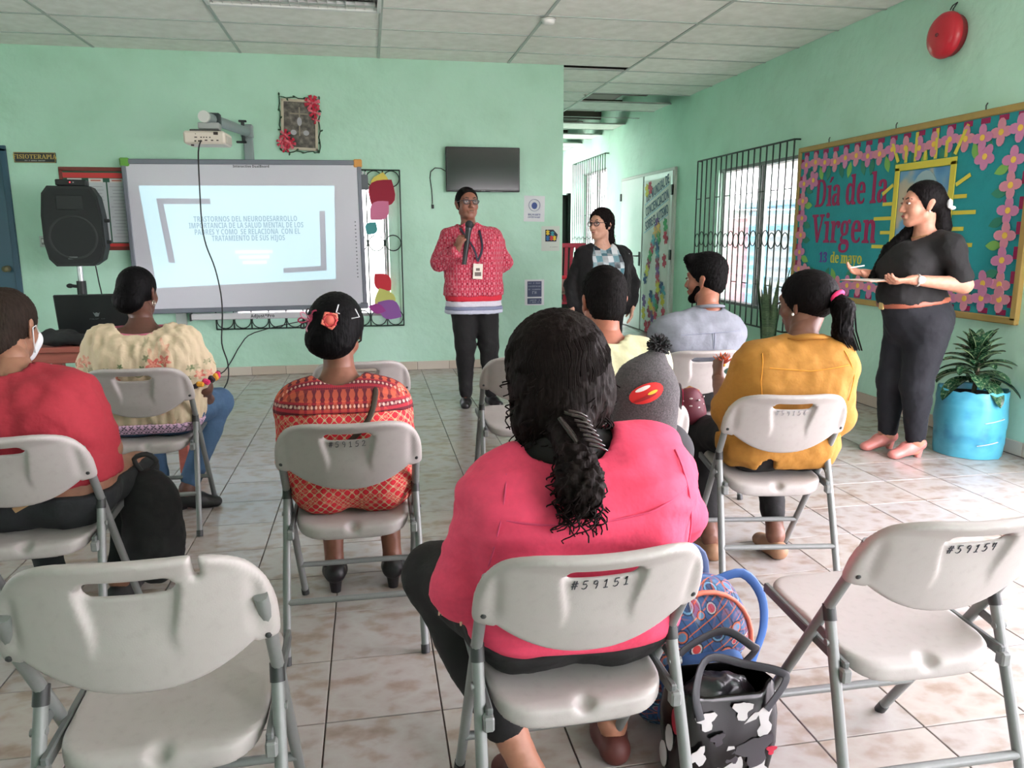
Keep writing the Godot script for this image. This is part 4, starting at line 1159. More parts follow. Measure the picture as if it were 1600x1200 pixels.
	part("arm", Geo.new().box(Vector3(0, 0.08, 0.045), Vector3(0.06, 0.03, 0.06), Basis(), 0.004).mesh(), mat(rgb(170, 178, 176), 0.4), wbk)

func build_projector() -> void:
	var ar := thing("wall_boom", "grey wall arm reaching out above the whiteboard, holding the projector", "arm", Vector3(-0.90, 2.24, BACK))
	var gm := mat(rgb(150, 162, 164), 0.4, 0.3)
	part("wall_post", Geo.new().box(Vector3(0, -0.06, 0.025), Vector3(0.085, 0.34, 0.05), Basis(), 0.01).mesh(), gm, ar)
	part("hinge", Geo.new().box(Vector3(0, 0.06, 0.07), Vector3(0.11, 0.12, 0.07), Basis(), 0.01).mesh(), gm, ar)
	part("boom", Geo.new().tube([Vector3(0, 0.055, 0.06), Vector3(-0.09, 0.03, 0.8), Vector3(-0.145, 0.012, 1.26)], 0.042, 12).mesh(), gm, ar)
	part("end_cap", Geo.new().tube([Vector3(-0.143, 0.013, 1.25), Vector3(-0.146, 0.012, 1.275)], 0.045, 14).mesh(), mat(rgb(214, 216, 212), 0.4), ar)
	part("knob", Geo.new().rod(Vector3(-0.03, 0.14, 0.1), Vector3(-0.03, 0.06, 0.1), 0.016, 8).box(Vector3(-0.03, 0.145, 0.1), Vector3(0.07, 0.018, 0.03), Basis(), 0.004).mesh(), mat(rgb(26, 36, 36), 0.5), ar)
	part("knob", Geo.new().rod(Vector3(-0.03, -0.03, 0.1), Vector3(-0.03, 0.04, 0.1), 0.016, 8).box(Vector3(-0.05, -0.04, 0.1), Vector3(0.09, 0.018, 0.03), Basis(), 0.004).mesh(), mat(rgb(26, 36, 36), 0.5), ar)
	part("clamp", Geo.new().box(Vector3(-0.115, 0.02, 1.05), Vector3(0.11, 0.1, 0.07), Basis(), 0.01).mesh(), mat(rgb(40, 56, 56), 0.5), ar)
	part("hanger", Geo.new().box(Vector3(-0.13, -0.045, 1.15), Vector3(0.16, 0.05, 0.1), Basis(), 0.006).mesh(), mat(rgb(170, 174, 172), 0.4), ar)
	var pj := thing("projector", "off-white projector with rear sockets hanging from the wall arm", "projector", Vector3(-1.045, 2.095, -3.98), -0.06)
	var wm := mat(rgb(216, 206, 194), 0.45)
	part("body", Geo.new().box(Vector3(0, 0, 0), Vector3(0.31, 0.098, 0.25), Basis(), 0.014).mesh(), wm, pj)
	part("side_vent", Geo.new().box(Vector3(0.157, -0.01, 0.0), Vector3(0.012, 0.06, 0.17), Basis(), 0.004).mesh(), mat(rgb(186, 180, 170), 0.5), pj)
	part("lens", Geo.new().lathe([Vector2(0.045, 0), Vector2(0.045, 0.03), Vector2(0.03, 0.03), Vector2(0.0, 0.02)], 16, Vector3(0.08, 0.0, -0.125), Basis(Vector3.RIGHT, -PI / 2)).mesh(), mat(rgb(30, 30, 34), 0.2), pj)
	var dk := mat(rgb(52, 40, 34), 0.6)
	for q in [[-0.06, 0.0, 0.02, 0.008], [-0.02, 0.0, 0.012, 0.008], [0.0, 0.0, 0.01, 0.008], [0.02, 0.0, 0.01, 0.008], [0.045, 0.0, 0.01, 0.008], [-0.065, -0.028, 0.014, 0.01], [-0.03, -0.028, 0.03, 0.012], [0.015, -0.022, 0.02, 0.008], [0.06, -0.022, 0.018, 0.008], [0.10, -0.022, 0.016, 0.008], [0.09, 0.03, 0.034, 0.022], [-0.06, 0.025, 0.006, 0.006]]:
		part("socket", Geo.new().box(Vector3(q[0], q[1], 0.1255), Vector3(q[2], q[3], 0.003)).mesh(), dk, pj)
	part("foot", Geo.new().rod(Vector3(-0.1, -0.045, 0.08), Vector3(-0.1, -0.06, 0.08), 0.012, 8).mesh(), dk, pj)
	part("top_plate", Geo.new().box(Vector3(0, 0.056, 0.02), Vector3(0.22, 0.015, 0.16), Basis(), 0.004).mesh(), mat(rgb(70, 72, 70), 0.5), pj)
	# the cable that hangs to the floor
	var cb := [Vector3(-1.07, 2.07, -3.83), Vector3(-1.09, 1.98, -3.80), Vector3(-1.10, 1.75, -3.80), Vector3(-1.105, 1.45, -3.80), Vector3(-1.085, 1.28, -3.79), Vector3(-1.03, 1.10, -3.78), Vector3(-1.00, 0.90, -3.78), Vector3(-1.00, 0.72, -3.78), Vector3(-1.02, 0.50, -3.78), Vector3(-0.985, 0.33, -3.78), Vector3(-1.0, 0.18, -3.76), Vector3(-1.1, 0.06, -3.72), Vector3(-1.22, 0.008, -3.66), Vector3(-1.5, 0.008, -3.6)]
	single("projector_cable", Geo.new().tube(smooth_path(cb, 4), 0.0055, 6).mesh(), mat(rgb(16, 18, 18), 0.5), "thin black cable hanging from the projector across the whiteboard", "cable")
	single("power_cable", Geo.new().tube(smooth_path([Vector3(-0.45, 0.545, BACK + 0.10), Vector3(-0.95, 0.43, BACK + 0.08), Vector3(-1.1, 0.30, BACK + 0.02), Vector3(-1.2, 0.14, BACK + 0.02), Vector3(-1.3, 0.03, BACK + 0.03), Vector3(-1.5, 0.012, BACK + 0.06)], 4), 0.005, 6).mesh(), mat(rgb(16, 18, 18), 0.5), "black cable running from the pen tray down the wall to the floor", "cable")

func smooth_path(pts: Array, n: int) -> Array:
	var out := []
	for i in pts.size() - 1:
		var a: Vector3 = pts[maxi(i - 1, 0)]; var b: Vector3 = pts[i]; var c: Vector3 = pts[i + 1]; var d: Vector3 = pts[mini(i + 2, pts.size() - 1)]
		for k in n:
			out.append(b.cubic_interpolate(c, a, d, float(k) / n))
	out.append(pts[-1])
	return out

func build_speaker() -> void:
	var sp := thing("loudspeaker", "large black plastic loudspeaker mounted on a tripod stand", "loudspeaker", Vector3(-2.29, 1.10, -4.6), 0.18)
	var blk := mottled("speaker_black", rgb(30, 36, 36), 0.6, noise_tex("plastic", 0.02, [], 4), Vector3(4, 4, 4))
	var prof := PackedVector2Array([Vector2(-0.15, 0.0), Vector2(0.13, 0.0), Vector2(0.2, 0.05), Vector2(0.232, 0.16), Vector2(0.228, 0.42), Vector2(0.205, 0.58), Vector2(0.16, 0.66), Vector2(-0.16, 0.66), Vector2(-0.205, 0.6), Vector2(-0.225, 0.42), Vector2(-0.225, 0.2), Vector2(-0.2, 0.06)])
	part("cabinet", Geo.new().prism(prof, 0.30, Transform3D(Basis(), Vector3(0, 0, -0.18))).mesh(), blk, sp)
	var gp := PackedVector2Array()
	for q in prof: gp.append((q - Vector2(0, 0.33)) * 0.93 + Vector2(0, 0.33))
	part("front_grille", Geo.new().prism(gp, 0.03, Transform3D(Basis(), Vector3(0, 0, 0.115))).mesh(), mat(rgb(24, 30, 30), 0.75), sp)
	part("woofer_ring", Geo.new().lathe([Vector2(0.165, 0.146), Vector2(0.175, 0.153), Vector2(0.185, 0.146)], 28, Vector3(0, 0.24, 0), Basis(Vector3.RIGHT, PI / 2)).mesh(), mat(rgb(34, 40, 40), 0.6), sp)
	part("horn", Geo.new().box(Vector3(0, 0.525, 0.146), Vector3(0.2, 0.12, 0.012), Basis(), 0.005).mesh(), mat(rgb(28, 34, 34), 0.6), sp)
	part("badge", Geo.new().box(Vector3(-0.02, 0.07, 0.146), Vector3(0.07, 0.022, 0.006), Basis(), 0.002).mesh(), mat(rgb(96, 104, 104), 0.4), sp)
	for y: float in [0.2, 0.38]: part("side_handle", Geo.new().box(Vector3(0.245, y, 0.0), Vector3(0.05, 0.03, 0.05), Basis(), 0.008).mesh(), blk, sp)
	var rc := thing("wireless_receiver", "small black receiver with red lamp on top of the loudspeaker", "receiver", Vector3(-2.27, 1.762, -4.58), 0.15)
	part("case", Geo.new().box(Vector3(0, 0.028, 0), Vector3(0.23, 0.05, 0.14), Basis(), 0.006).mesh(), mat(rgb(20, 24, 26), 0.5), rc)
	var redl := StandardMaterial3D.new(); redl.albedo_color = rgb(220, 60, 70); redl.emission_enabled = true; redl.emission = rgb(255, 60, 70); redl.emission_energy_multiplier = 0.6
	part("lamp_dot", Geo.new().ball(Vector3(-0.005, 0.03, 0.071), Vector3(0.006, 0.006, 0.003), Basis(), 8).mesh(), redl, rc)
	part("switch", Geo.new().box(Vector3(0.02, 0.03, 0.071), Vector3(0.01, 0.01, 0.004)).mesh(), mat(rgb(150, 150, 150), 0.5), rc)
	var st := thing("speaker_stand", "chrome and black tripod stand under the loudspeaker", "stand", Vector3(-2.29, 0, -4.6))
	part("pole", Geo.new().rod(Vector3(0, 0.55, 0), Vector3(0, 1.1, 0), 0.022, 12).mesh(), mat(rgb(200, 204, 204), 0.25, 0.7), st)
	part("lower_tube", Geo.new().rod(Vector3(0, 0.1, 0), Vector3(0, 0.86, 0), 0.028, 12).mesh(), mat(rgb(30, 34, 34), 0.5), st)
	part("collar", Geo.new().rod(Vector3(0, 0.85, 0), Vector3(0, 0.97, 0), 0.038, 12).mesh(), mat(rgb(24, 28, 28), 0.5), st)
	part("knob", Geo.new().rod(Vector3(0, 0.92, 0), Vector3(-0.075, 0.93, 0.02), 0.014, 8).ball(Vector3(-0.085, 0.93, 0.022), Vector3(0.03, 0.02, 0.02)).mesh(), mat(rgb(24, 28, 28), 0.5), st)
	for k in 3:
		var a := TAU * k / 3 + 0.5
		part("leg", Geo.new().rod(Vector3(0, 0.55, 0), Vector3(cos(a) * 0.5, 0.015, sin(a) * 0.45), 0.013, 8).mesh(), mat(rgb(30, 34, 34), 0.5), st)
	single("speaker_cable", Geo.new().tube(smooth_path([Vector3(-2.2, 1.095, -4.72), Vector3(-2.18, 0.95, -4.7), Vector3(-2.12, 0.8, -4.55), Vector3(-2.14, 0.5, -4.5), Vector3(-2.1, 0.02, -4.4)], 4), 0.005, 6).mesh(), mat(rgb(16, 18, 18), 0.5), "black cable hanging behind the loudspeaker pole", "cable")
	# desk with the laptop in front of it
	var dk := thing("desk", "small salmon wooden desk carrying the laptop", "desk", Vector3(-1.30, 0, -2.10))
	var dm := mottled("desk_wood", rgb(176, 100, 88), 0.5, noise_tex("wood", 0.01, [[0.0, Color(0.85, 0.82, 0.8)], [1, Color(1, 1, 1)]], 4, Vector2.ONE), Vector3(0.6, 4, 4))
	part("top", Geo.new().box(Vector3(0, 0.735, 0), Vector3(0.86, 0.03, 0.5), Basis(), 0.004).mesh(), dm, dk)
	part("apron", Geo.new().box(Vector3(0, 0.69, 0.22), Vector3(0.78, 0.06, 0.02), Basis(), 0.003).mesh(), dm, dk)
	for sx: float in [-1.0, 1.0]:
		for sz: float in [-1.0, 1.0]:
			part("leg", Geo.new().box(Vector3(sx * 0.38, 0.36, sz * 0.2), Vector3(0.055, 0.72, 0.055), Basis(), 0.004).mesh(), dm, dk)
	var lp := thing("laptop", "open black laptop seen from behind its lid, with a small pale logo", "laptop", Vector3(-1.36, 0.751, -2.08), 0.1)
	part("base", Geo.new().box(Vector3(0, 0.013, -0.13), Vector3(0.40, 0.024, 0.27), Basis(), 0.005).mesh(), mat(rgb(20, 24, 25), 0.5), lp)
	part("lid", Geo.new().box(Vector3(0, 0.14, 0.035), Vector3(0.41, 0.27, 0.014), Basis(Vector3.RIGHT, 0.2), 0.005).mesh(), mat(rgb(20, 25, 26), 0.45), lp)
	part("keyboard", Geo.new().box(Vector3(0, 0.026, -0.12), Vector3(0.35, 0.004, 0.13), Basis(), 0.001).mesh(), mat(rgb(12, 12, 13), 0.6), lp)
	part("display", Geo.new().box(Vector3(0, 0.142, 0.027), Vector3(0.38, 0.23, 0.002), Basis(Vector3.RIGHT, 0.2)).mesh(), mat(rgb(26, 30, 36), 0.15), lp)
	var lg := part("logo", Geo.new().prism(PackedVector2Array([Vector2(-0.018, 0.012), Vector2(-0.010, 0.004), Vector2(0, 0.010), Vector2(0.010, 0.004), Vector2(0.018, 0.012), Vector2(0.008, -0.014), Vector2(-0.008, -0.014)]), 0.001).mesh(), mat(rgb(108, 118, 118), 0.4), lp, Transform3D(Basis(Vector3.RIGHT, 0.2), Vector3(0.0, 0.16, 0.047)))
	part("logo_lettering", unreadable(0.08, 0.006, 8, 6).mesh(), mat(rgb(84, 92, 92), 0.4), lp, Transform3D(Basis(Vector3.RIGHT, 0.2), Vector3(0, 0.132, 0.042)))
	var s := Sdf.new(); s.cell = 0.010; s.wrinkle = 0.012; s.wfreq = 12.0
	s.ell(Vector3(0, 0.035, 0), Vector3(0.10, 0.045, 0.06)).ell(Vector3(-0.07, 0.04, 0.01), Vector3(0.05, 0.045, 0.05)).ell(Vector3(0.08, 0.025, 0), Vector3(0.08, 0.03, 0.05)).cut(Vector3.DOWN, Vector3.ZERO)
	var bagn := thing("cloth_pouch", "crumpled black cloth pouch on the desk in front of the laptop", "pouch", Vector3(-1.50, 0.757, -1.92))
	solid("cloth", [s], mat(rgb(26, 30, 30), 0.9), bagn)

func build_bulletin() -> void:
	# board frame axes: x along the wall (towards -z in the world is left), y up, z into the room
	var zc := -2.655; var yc := 1.45; var bw := 2.53; var bh := 1.27
	var bd := thing("bulletin_board", "teal bulletin board with pink paper flowers reading Día de la Virgen", "bulletin board", Vector3(RIGHT, yc, zc), -PI / 2)
	bd.rotation.x = 0.0
	var teal := mottled("teal_paper", rgb(36, 152, 160), 0.75, noise_tex("plaster", 0.006, [], 5), Vector3(1.5, 1.5, 1.5), false, noise_tex("plaster_bump", 0.03, [], 4), 0.3)
	part("backing", Geo.new().box(Vector3(0, 0, 0.01), Vector3(bw - 0.04, bh - 0.04, 0.016)).mesh(), teal, bd)
	var fm := mottled("board_frame", rgb(176, 146, 82), 0.45, noise_tex("plaster", 0.006, [], 5), Vector3(2, 2, 2))
	for q in [[0.0, bh / 2, bw, 0.045], [0.0, -bh / 2, bw, 0.045], [-bw / 2, 0.0, 0.045, bh], [bw / 2, 0.0, 0.05, bh]]:
		part("frame_bar", Geo.new().box(Vector3(q[0], q[1], 0.016), Vector3(q[2] + (0.045 if q[2] > 1.0 else 0.0), q[3], 0.034), Basis(), 0.006).mesh(), fm, bd)
	for k in 3: part("hook", Geo.new().tube([Vector3(-0.85 + k * 0.85, bh / 2 + 0.02, 0.01), Vector3(-0.85 + k * 0.85, bh / 2 + 0.05, 0.012), Vector3(-0.84 + k * 0.85, bh / 2 + 0.065, 0.01)], 0.004, 5).mesh(), mat(rgb(60, 66, 60), 0.5), bd)
	# magenta dashes round the rim
	var mag := mat(rgb(160, 34, 88), 0.7)
	var dash := Geo.new().box(Vector3.ZERO, Vector3(0.075, 0.035, 0.002)).mesh()
	for k in 17:
		for s: float in [-1.0, 1.0]:
			part("rim_dash", dash, mag, bd, Transform3D(Basis(), Vector3(-1.16 + k * 0.145, s * (bh / 2 - 0.045), 0.0195)))
	for k in 8:
		for s: float in [-1.0, 1.0]:
			part("rim_dash", dash, mag, bd, Transform3D(Basis(Vector3(0, 0, 1), PI / 2), Vector3(s * (bw / 2 - 0.045), -0.52 + k * 0.148, 0.0195)))
	# flowers
	var pink := [mat(rgb(206, 132, 172), 0.75), mat(rgb(214, 142, 160), 0.75)]
	var yel := mat(rgb(240, 200, 84), 0.75)
	var petal := Geo.new().prism(oval(0.032, 0.042, 10, Vector2(0, 0.044)), 0.003).mesh()
	var core := Geo.new().prism(oval(0.02, 0.02, 10), 0.003).mesh()
	var spots := []
	for k in 17: spots.append([Vector2(-1.15 + k * 0.144, 0.50 + 0.012 * sin(k * 1.7)), 4, 0.05 * sin(k * 2.3)])
	for k in 17: spots.append([Vector2(-1.13 + k * 0.142, -0.52 + 0.01 * sin(k * 1.3)), 4, 0.05 * sin(k * 1.3)])
	for k in 6: spots.append([Vector2(-1.165, 0.34 - k * 0.15), 4, 0.1 * sin(k * 2.0)])
	for k in 6: spots.append([Vector2(1.13, 0.33 - k * 0.15), 4, 0.1 * sin(k * 2.0)])
	spots.append([Vector2(-1.02, 0.36), 5, 0.4]); spots.append([Vector2(-1.05, -0.44), 5, 0.2]); spots.append([Vector2(0.90, 0.37), 5, 0.6]); spots.append([Vector2(0.80, -0.36), 5, 0.2]); spots.append([Vector2(1.0, -0.42), 4, 0.2])
	for i in spots.size():
		var q = spots[i]
		var f := part("flower", core, yel, bd, Transform3D(Basis(Vector3(0, 0, 1), q[2]), Vector3(q[0].x, q[0].y, 0.025 + 0.001 * (i % 3))))
		for k in q[1]:
			part("petal", petal, pink[i % 2], f, Transform3D(Basis(Vector3(0, 0, 1), TAU * k / q[1]) * Basis(Vector3.RIGHT, 0.05), Vector3(0, 0, -0.003)))
	var greens := [mat(rgb(48, 128, 104), 0.75), mat(rgb(132, 190, 96), 0.75), mat(rgb(58, 140, 112), 0.75)]
	var leaf := Geo.new().prism(leaf_poly(0.13, 0.062), 0.003).mesh()
	var li := 0
	for k in 15:
		part("leaf", leaf, greens[k % 3], bd, Transform3D(Basis(Vector3(0, 0, 1), PI + (0.35 if k % 2 else -0.2)), Vector3(-1.08 + k * 0.144, 0.47, 0.020)))
	for k in 14:
		part("leaf", leaf, greens[(k + 1) % 3], bd, Transform3D(Basis(Vector3(0, 0, 1), 0.5 if k % 2 else -0.4), Vector3(-1.05 + k * 0.15, -0.50, 0.020)))
	for k in 5:
		part("leaf", leaf, greens[k % 3], bd, Transform3D(Basis(Vector3(0, 0, 1), -1.9 + 0.3 * (k % 2)), Vector3(-1.15, 0.30 - k * 0.15, 0.020)))
		part("leaf", leaf, greens[(k + 1) % 3], bd, Transform3D(Basis(Vector3(0, 0, 1), 1.9 - 0.3 * (k % 2)), Vector3(1.11, 0.30 - k * 0.16, 0.020)))
	# title
	text("lettering", "Día de la", 0.22, mag, bd, Transform3D(Basis(), Vector3(-0.50, 0.235, 0.021)), true, true, 0.004, 0.72)
	text("lettering", "Virgen", 0.23, mag, bd, Transform3D(Basis(), Vector3(-0.56, -0.065, 0.021)), true, true, 0.004, 0.82)
	text("date_lettering", "13", 0.085, mat(rgb(96, 52, 150), 0.7), bd, Transform3D(Basis(), Vector3(-0.80, -0.30, 0.021)), true, true, 0.003, 0.9)
	text("date_lettering", "de mayo", 0.085, mat(rgb(206, 200, 70), 0.7), bd, Transform3D(Basis(), Vector3(-0.48, -0.30, 0.021)), true, true, 0.003, 0.85)
	# picture in a yellow frame with rays
	var ym := mat(rgb(222, 208, 78), 0.7)
	var cx := 0.36; var cy := -0.02; var w := 0.56; var h := 0.78
	part("picture_paper", Geo.new().box(Vector3(cx, cy, 0.022), Vector3(w - 0.06, h - 0.06, 0.003)).mesh(), mottled("sky_picture", Color(1, 1, 1), 0.6, noise_tex("skypic", 0.004, [[0.0, rgb(70, 130, 180)], [0.35, rgb(110, 160, 196)], [0.5, rgb(180, 176, 160)], [0.75, rgb(196, 180, 156)], [1.0, rgb(170, 150, 126)]], 3), Vector3(1.2, 1.2, 1.2)), bd)
	part("picture_halo", Geo.new().prism(oval(0.13, 0.16, 20, Vector2(cx + 0.02, cy + 0.19)), 0.002, Transform3D(Basis(), Vector3(0, 0, 0.024))).mesh(), mat(rgb(160, 186, 190), 0.6), bd)
	part("picture_foliage", Geo.new().prism(leaf_poly(0.2, 0.1), 0.002, Transform3D(Basis(Vector3(0, 0, 1), -0.8), Vector3(cx + 0.1, cy - 0.02, 0.0245))).prism(leaf_poly(0.16, 0.1), 0.002, Transform3D(Basis(Vector3(0, 0, 1), 0.2), Vector3(cx + 0.18, cy - 0.1, 0.0275))).mesh(), mat(rgb(112, 140, 84), 0.6), bd)
	part("picture_robe", Geo.new().prism(PackedVector2Array([Vector2(cx - 0.1, cy - 0.34), Vector2(cx + 0.12, cy - 0.34), Vector2(cx + 0.06, cy + 0.1), Vector2(cx, cy + 0.2), Vector2(cx - 0.06, cy + 0.1)]), 0.002, Transform3D(Basis(), Vector3(0, 0, 0.0255))).mesh(), mat(rgb(190, 178, 166), 0.6), bd)
	for q in [[cx, cy + h / 2, w + 0.05, 0.05], [cx, cy - h / 2, w + 0.05, 0.05], [cx - w / 2, cy, 0.05, h], [cx + w / 2, cy, 0.05, h]]:
		part("picture_frame", Geo.new().box(Vector3(q[0], q[1], 0.026), Vector3(q[2], q[3], 0.008), Basis(), 0.002).mesh(), ym, bd)
	for k in 7:
		var yy := cy + 0.26 - k * 0.105
		var l := 0.13 if k == 0 else 0.20 if k % 2 == 0 else 0.11
		part("ray", Geo.new().box(Vector3(cx - w / 2 - 0.03 - l / 2, yy - 0.02, 0.024), Vector3(l, 0.026, 0.004), Basis(Vector3(0, 0, 1), 0.5 if k == 0 else 0.0)).mesh(), ym, bd)
		part("ray", Geo.new().box(Vector3(cx + w / 2 + 0.03 + l / 2, yy, 0.024), Vector3(l, 0.026, 0.004), Basis(Vector3(0, 0, 1), 0.45 if k == 0 else 0.0)).mesh(), ym, bd)
	for k in 7:
		var l := 0.2 if k % 2 == 0 else 0.11
		var a := -0.5 if k == 6 else 0.5 if k == 0 else 0.0
		part("ray", Geo.new().box(Vector3(cx - 0.3 + k * 0.1 - sin(a) * 0.06, cy + h / 2 + 0.03 + l / 2, 0.027), Vector3(0.026, l, 0.004), Basis(Vector3(0, 0, 1), a)).mesh(), ym, bd)

func build_poster() -> void:
	var ps := thing("door_poster", "white paper poster on the door with blue slanted lettering and puzzle pieces", "poster", Vector3(RIGHT - 0.041, 1.06, -7.40), -PI / 2)
	part("sheet", Geo.new().box(Vector3(0, 0, 0.002), Vector3(0.92, 2.06, 0.003)).mesh(), mottled("poster_paper", rgb(232, 230, 228), 0.6, noise_tex("plaster", 0.006, [], 5), Vector3(1, 1, 1), false, noise_tex("plaster_bump", 0.03, [], 4), 0.6), ps)
	var navy := mat(rgb(50, 78, 112), 0.7)
	var words := ["DIA MUNDIAL DE", "CONCIENCIACION", "SOBRE EL AUTISMO"]
	for k in 3:
		part("strip", Geo.new().box(Vector3(0.0, 0.82 - 0.19 * k, 0.004), Vector3(0.9, 0.012, 0.002), Basis(Vector3(0, 0, 1), 0.26)).mesh(), mat(rgb(150, 190, 216), 0.7), ps)
		var o := text("lettering", words[k], 0.12, navy, ps, Transform3D(Basis(Vector3(0, 0, 1), 0.26), Vector3(0.02, 0.90 - 0.19 * k, 0.0045)), false, true, 0.002)
		var w: float = o.mesh.get_aabb().size.x
		if w > 0.05: o.transform = Transform3D(Basis(Vector3(0, 0, 1), 0.26) * Basis.from_scale(Vector3(0.84 / w, 1, 1)), o.position)
	var cols := [rgb(40, 70, 130), rgb(222, 206, 70), rgb(160, 50, 90), rgb(70, 160, 100), rgb(206, 60, 90), rgb(90, 170, 190), rgb(236, 190, 110), rgb(130, 90, 160)]
	var pz := Geo.new().prism(puzzle_poly(0.13), 0.003).mesh()
	# awareness ribbon made of puzzle pieces
	for k in 8:
		part("puzzle_piece", pz, mat(cols[k], 0.7), ps, Transform3D(Basis(Vector3(0, 0, 1), -0.35), Vector3(-0.33 + k * 0.055, -0.30 + k * 0.105, 0.006)))
		part("puzzle_piece", pz, mat(cols[(k * 3 + 1) % 8], 0.7), ps, Transform3D(Basis(Vector3(0, 0, 1), 0.2), Vector3(0.16 - k * 0.012 + (0.05 if k > 5 else 0.0), -0.40 + k * 0.11, 0.009)))
	# heart of pieces near the bottom
	for k in 9:
		var q := Vector2((k % 3) - 1, (k / 3) - 1)
		part("puzzle_piece", pz, mat(cols[(k * 5 + 2) % 8], 0.7), ps, Transform3D(Basis(Vector3(0, 0, 1), 0.5), Vector3(0.0 + q.x * 0.11 + 0.03 * q.y, -0.70 + q.y * 0.11 - absf(q.x) * -0.05, 0.006)))
	for q in [[0.36, 0.42, 3, 0.3], [0.38, 0.26, 4, 0.6], [0.36, -0.04, 4, 0.2], [0.36, -0.45, 5, 0.5], [0.34, -0.55, 1, 0.2], [0.38, -0.74, 4, 0.1], [0.38, -0.90, 4, 0.7], [-0.36, -0.62, 7, 0.4], [-0.37, -0.8, 1, 0.3], [-0.25, -0.98, 4, 0.3], [-0.1, -0.96, 4, 0.9], [-0.36, 0.9, 1, 0.2], [-0.24, 0.93, 4, 0.6], [0.30, -0.40, 0, 0.4]]:
		part("puzzle_piece", pz, mat(cols[q[2]], 0.7), ps, Transform3D(Basis(Vector3(0, 0, 1), q[3]), Vector3(q[0], q[1], 0.005)))

func build_corridor() -> void:
	# dark iron gate leaf, opened back against the corridor's end
	var gt := thing("iron_gate", "dark green iron gate leaf standing open down the corridor", "gate", Vector3(3.12, 0, -9.2), 0.25)
	var im := mat(rgb(24, 40, 34), 0.5, 0.2)
	part("post", Geo.new().box(Vector3(0.14, 1.0, 0), Vector3(0.06, 2.0, 0.06), Basis(), 0.005).mesh(), im, gt)
	part("post", Geo.new().box(Vector3(-0.75, 1.0, 0), Vector3(0.06, 2.0, 0.06), Basis(), 0.005).mesh(), im, gt)
	part("panel", Geo.new().box(Vector3(-0.3, 1.0, 0), Vector3(0.86, 1.86, 0.012)).mesh(), im, gt)
	for y: float in [0.06, 1.0, 1.95]: part("rail", Geo.new().box(Vector3(-0.3, y, 0), Vector3(0.9, 0.05, 0.04), Basis(), 0.004).mesh(), im, gt)
	# small bench with a red crate and a red basin
	var bn := thing("low_table", "small dark wooden table in the corridor under a red basin", "table", Vector3(2.72, 0, -7.2))
	var wd := mat(rgb(92, 66, 52), 0.6)
	part("top", Geo.new().box(Vector3(0, 0.62, 0), Vector3(0.5, 0.03, 0.5), Basis(), 0.004).mesh(), wd, bn)
	for sx: float in [-1.0, 1.0]:
		for sz: float in [-1.0, 1.0]: part("leg", Geo.new().box(Vector3(sx * 0.21, 0.305, sz * 0.21), Vector3(0.04, 0.61, 0.04), Basis(), 0.003).mesh(), wd, bn)
	part("shelf", Geo.new().box(Vector3(0, 0.3, 0), Vector3(0.44, 0.02, 0.44), Basis(), 0.003).mesh(), wd, bn)
	var bs := thing("plastic_basin", "pale plastic basin with a bright red rim in the corridor", "basin", Vector3(2.72, 0.636, -7.1))
	part("bowl", Geo.new().lathe([Vector2(0.0, 0.004), Vector2(0.12, 0.004), Vector2(0.18, 0.17), Vector2(0.172, 0.17), Vector2(0.115, 0.012), Vector2(0.0, 0.012)], 24).mesh(), mat(rgb(206, 150, 146), 0.4), bs)
	part("rim", Geo.new().lathe([Vector2(0.172, 0.165), Vector2(0.195, 0.165), Vector2(0.198, 0.195), Vector2(0.17, 0.195), Vector2(0.172, 0.165)], 24).mesh(), mat(rgb(222, 34, 56), 0.35), bs)
	var ch := thing("plastic_chair", "slatted red plastic chair in the corridor behind the basin", "chair", Vector3(2.84, 0, -7.75), 0.2)
	var rd := mat(rgb(190, 42, 70), 0.4)
	part("seat", Geo.new().box(Vector3(0, 0.44, -0.05), Vector3(0.42, 0.03, 0.42), Basis(), 0.01).mesh(), rd, ch)
	for k in 5: part("slat", Geo.new().box(Vector3(-0.16 + 0.08 * k, 0.84, 0.16), Vector3(0.05, 0.76, 0.02), Basis(Vector3.RIGHT, 0.06), 0.005).mesh(), rd, ch)
	part("top_rail", Geo.new().box(Vector3(0, 1.22, 0.185), Vector3(0.42, 0.06, 0.025), Basis(), 0.008).mesh(), rd, ch)
	for sx: float in [-1.0, 1.0]:
		for sz: float in [-1.0, 1.0]: part("leg", Geo.new().rod(Vector3(sx * 0.19, 0.0, -0.05 + sz * 0.19), Vector3(sx * 0.17, 0.43, -0.05 + sz * 0.17), 0.018, 8).mesh(), rd, ch)

# ----------------------------------------------------------------- how a person is built
# J: joints in the person's own axes (forward -z, right +x), S: widths and radii

func side_axis(a: Vector3, b: Vector3) -> Vector3:
	return (b - a).normalized()

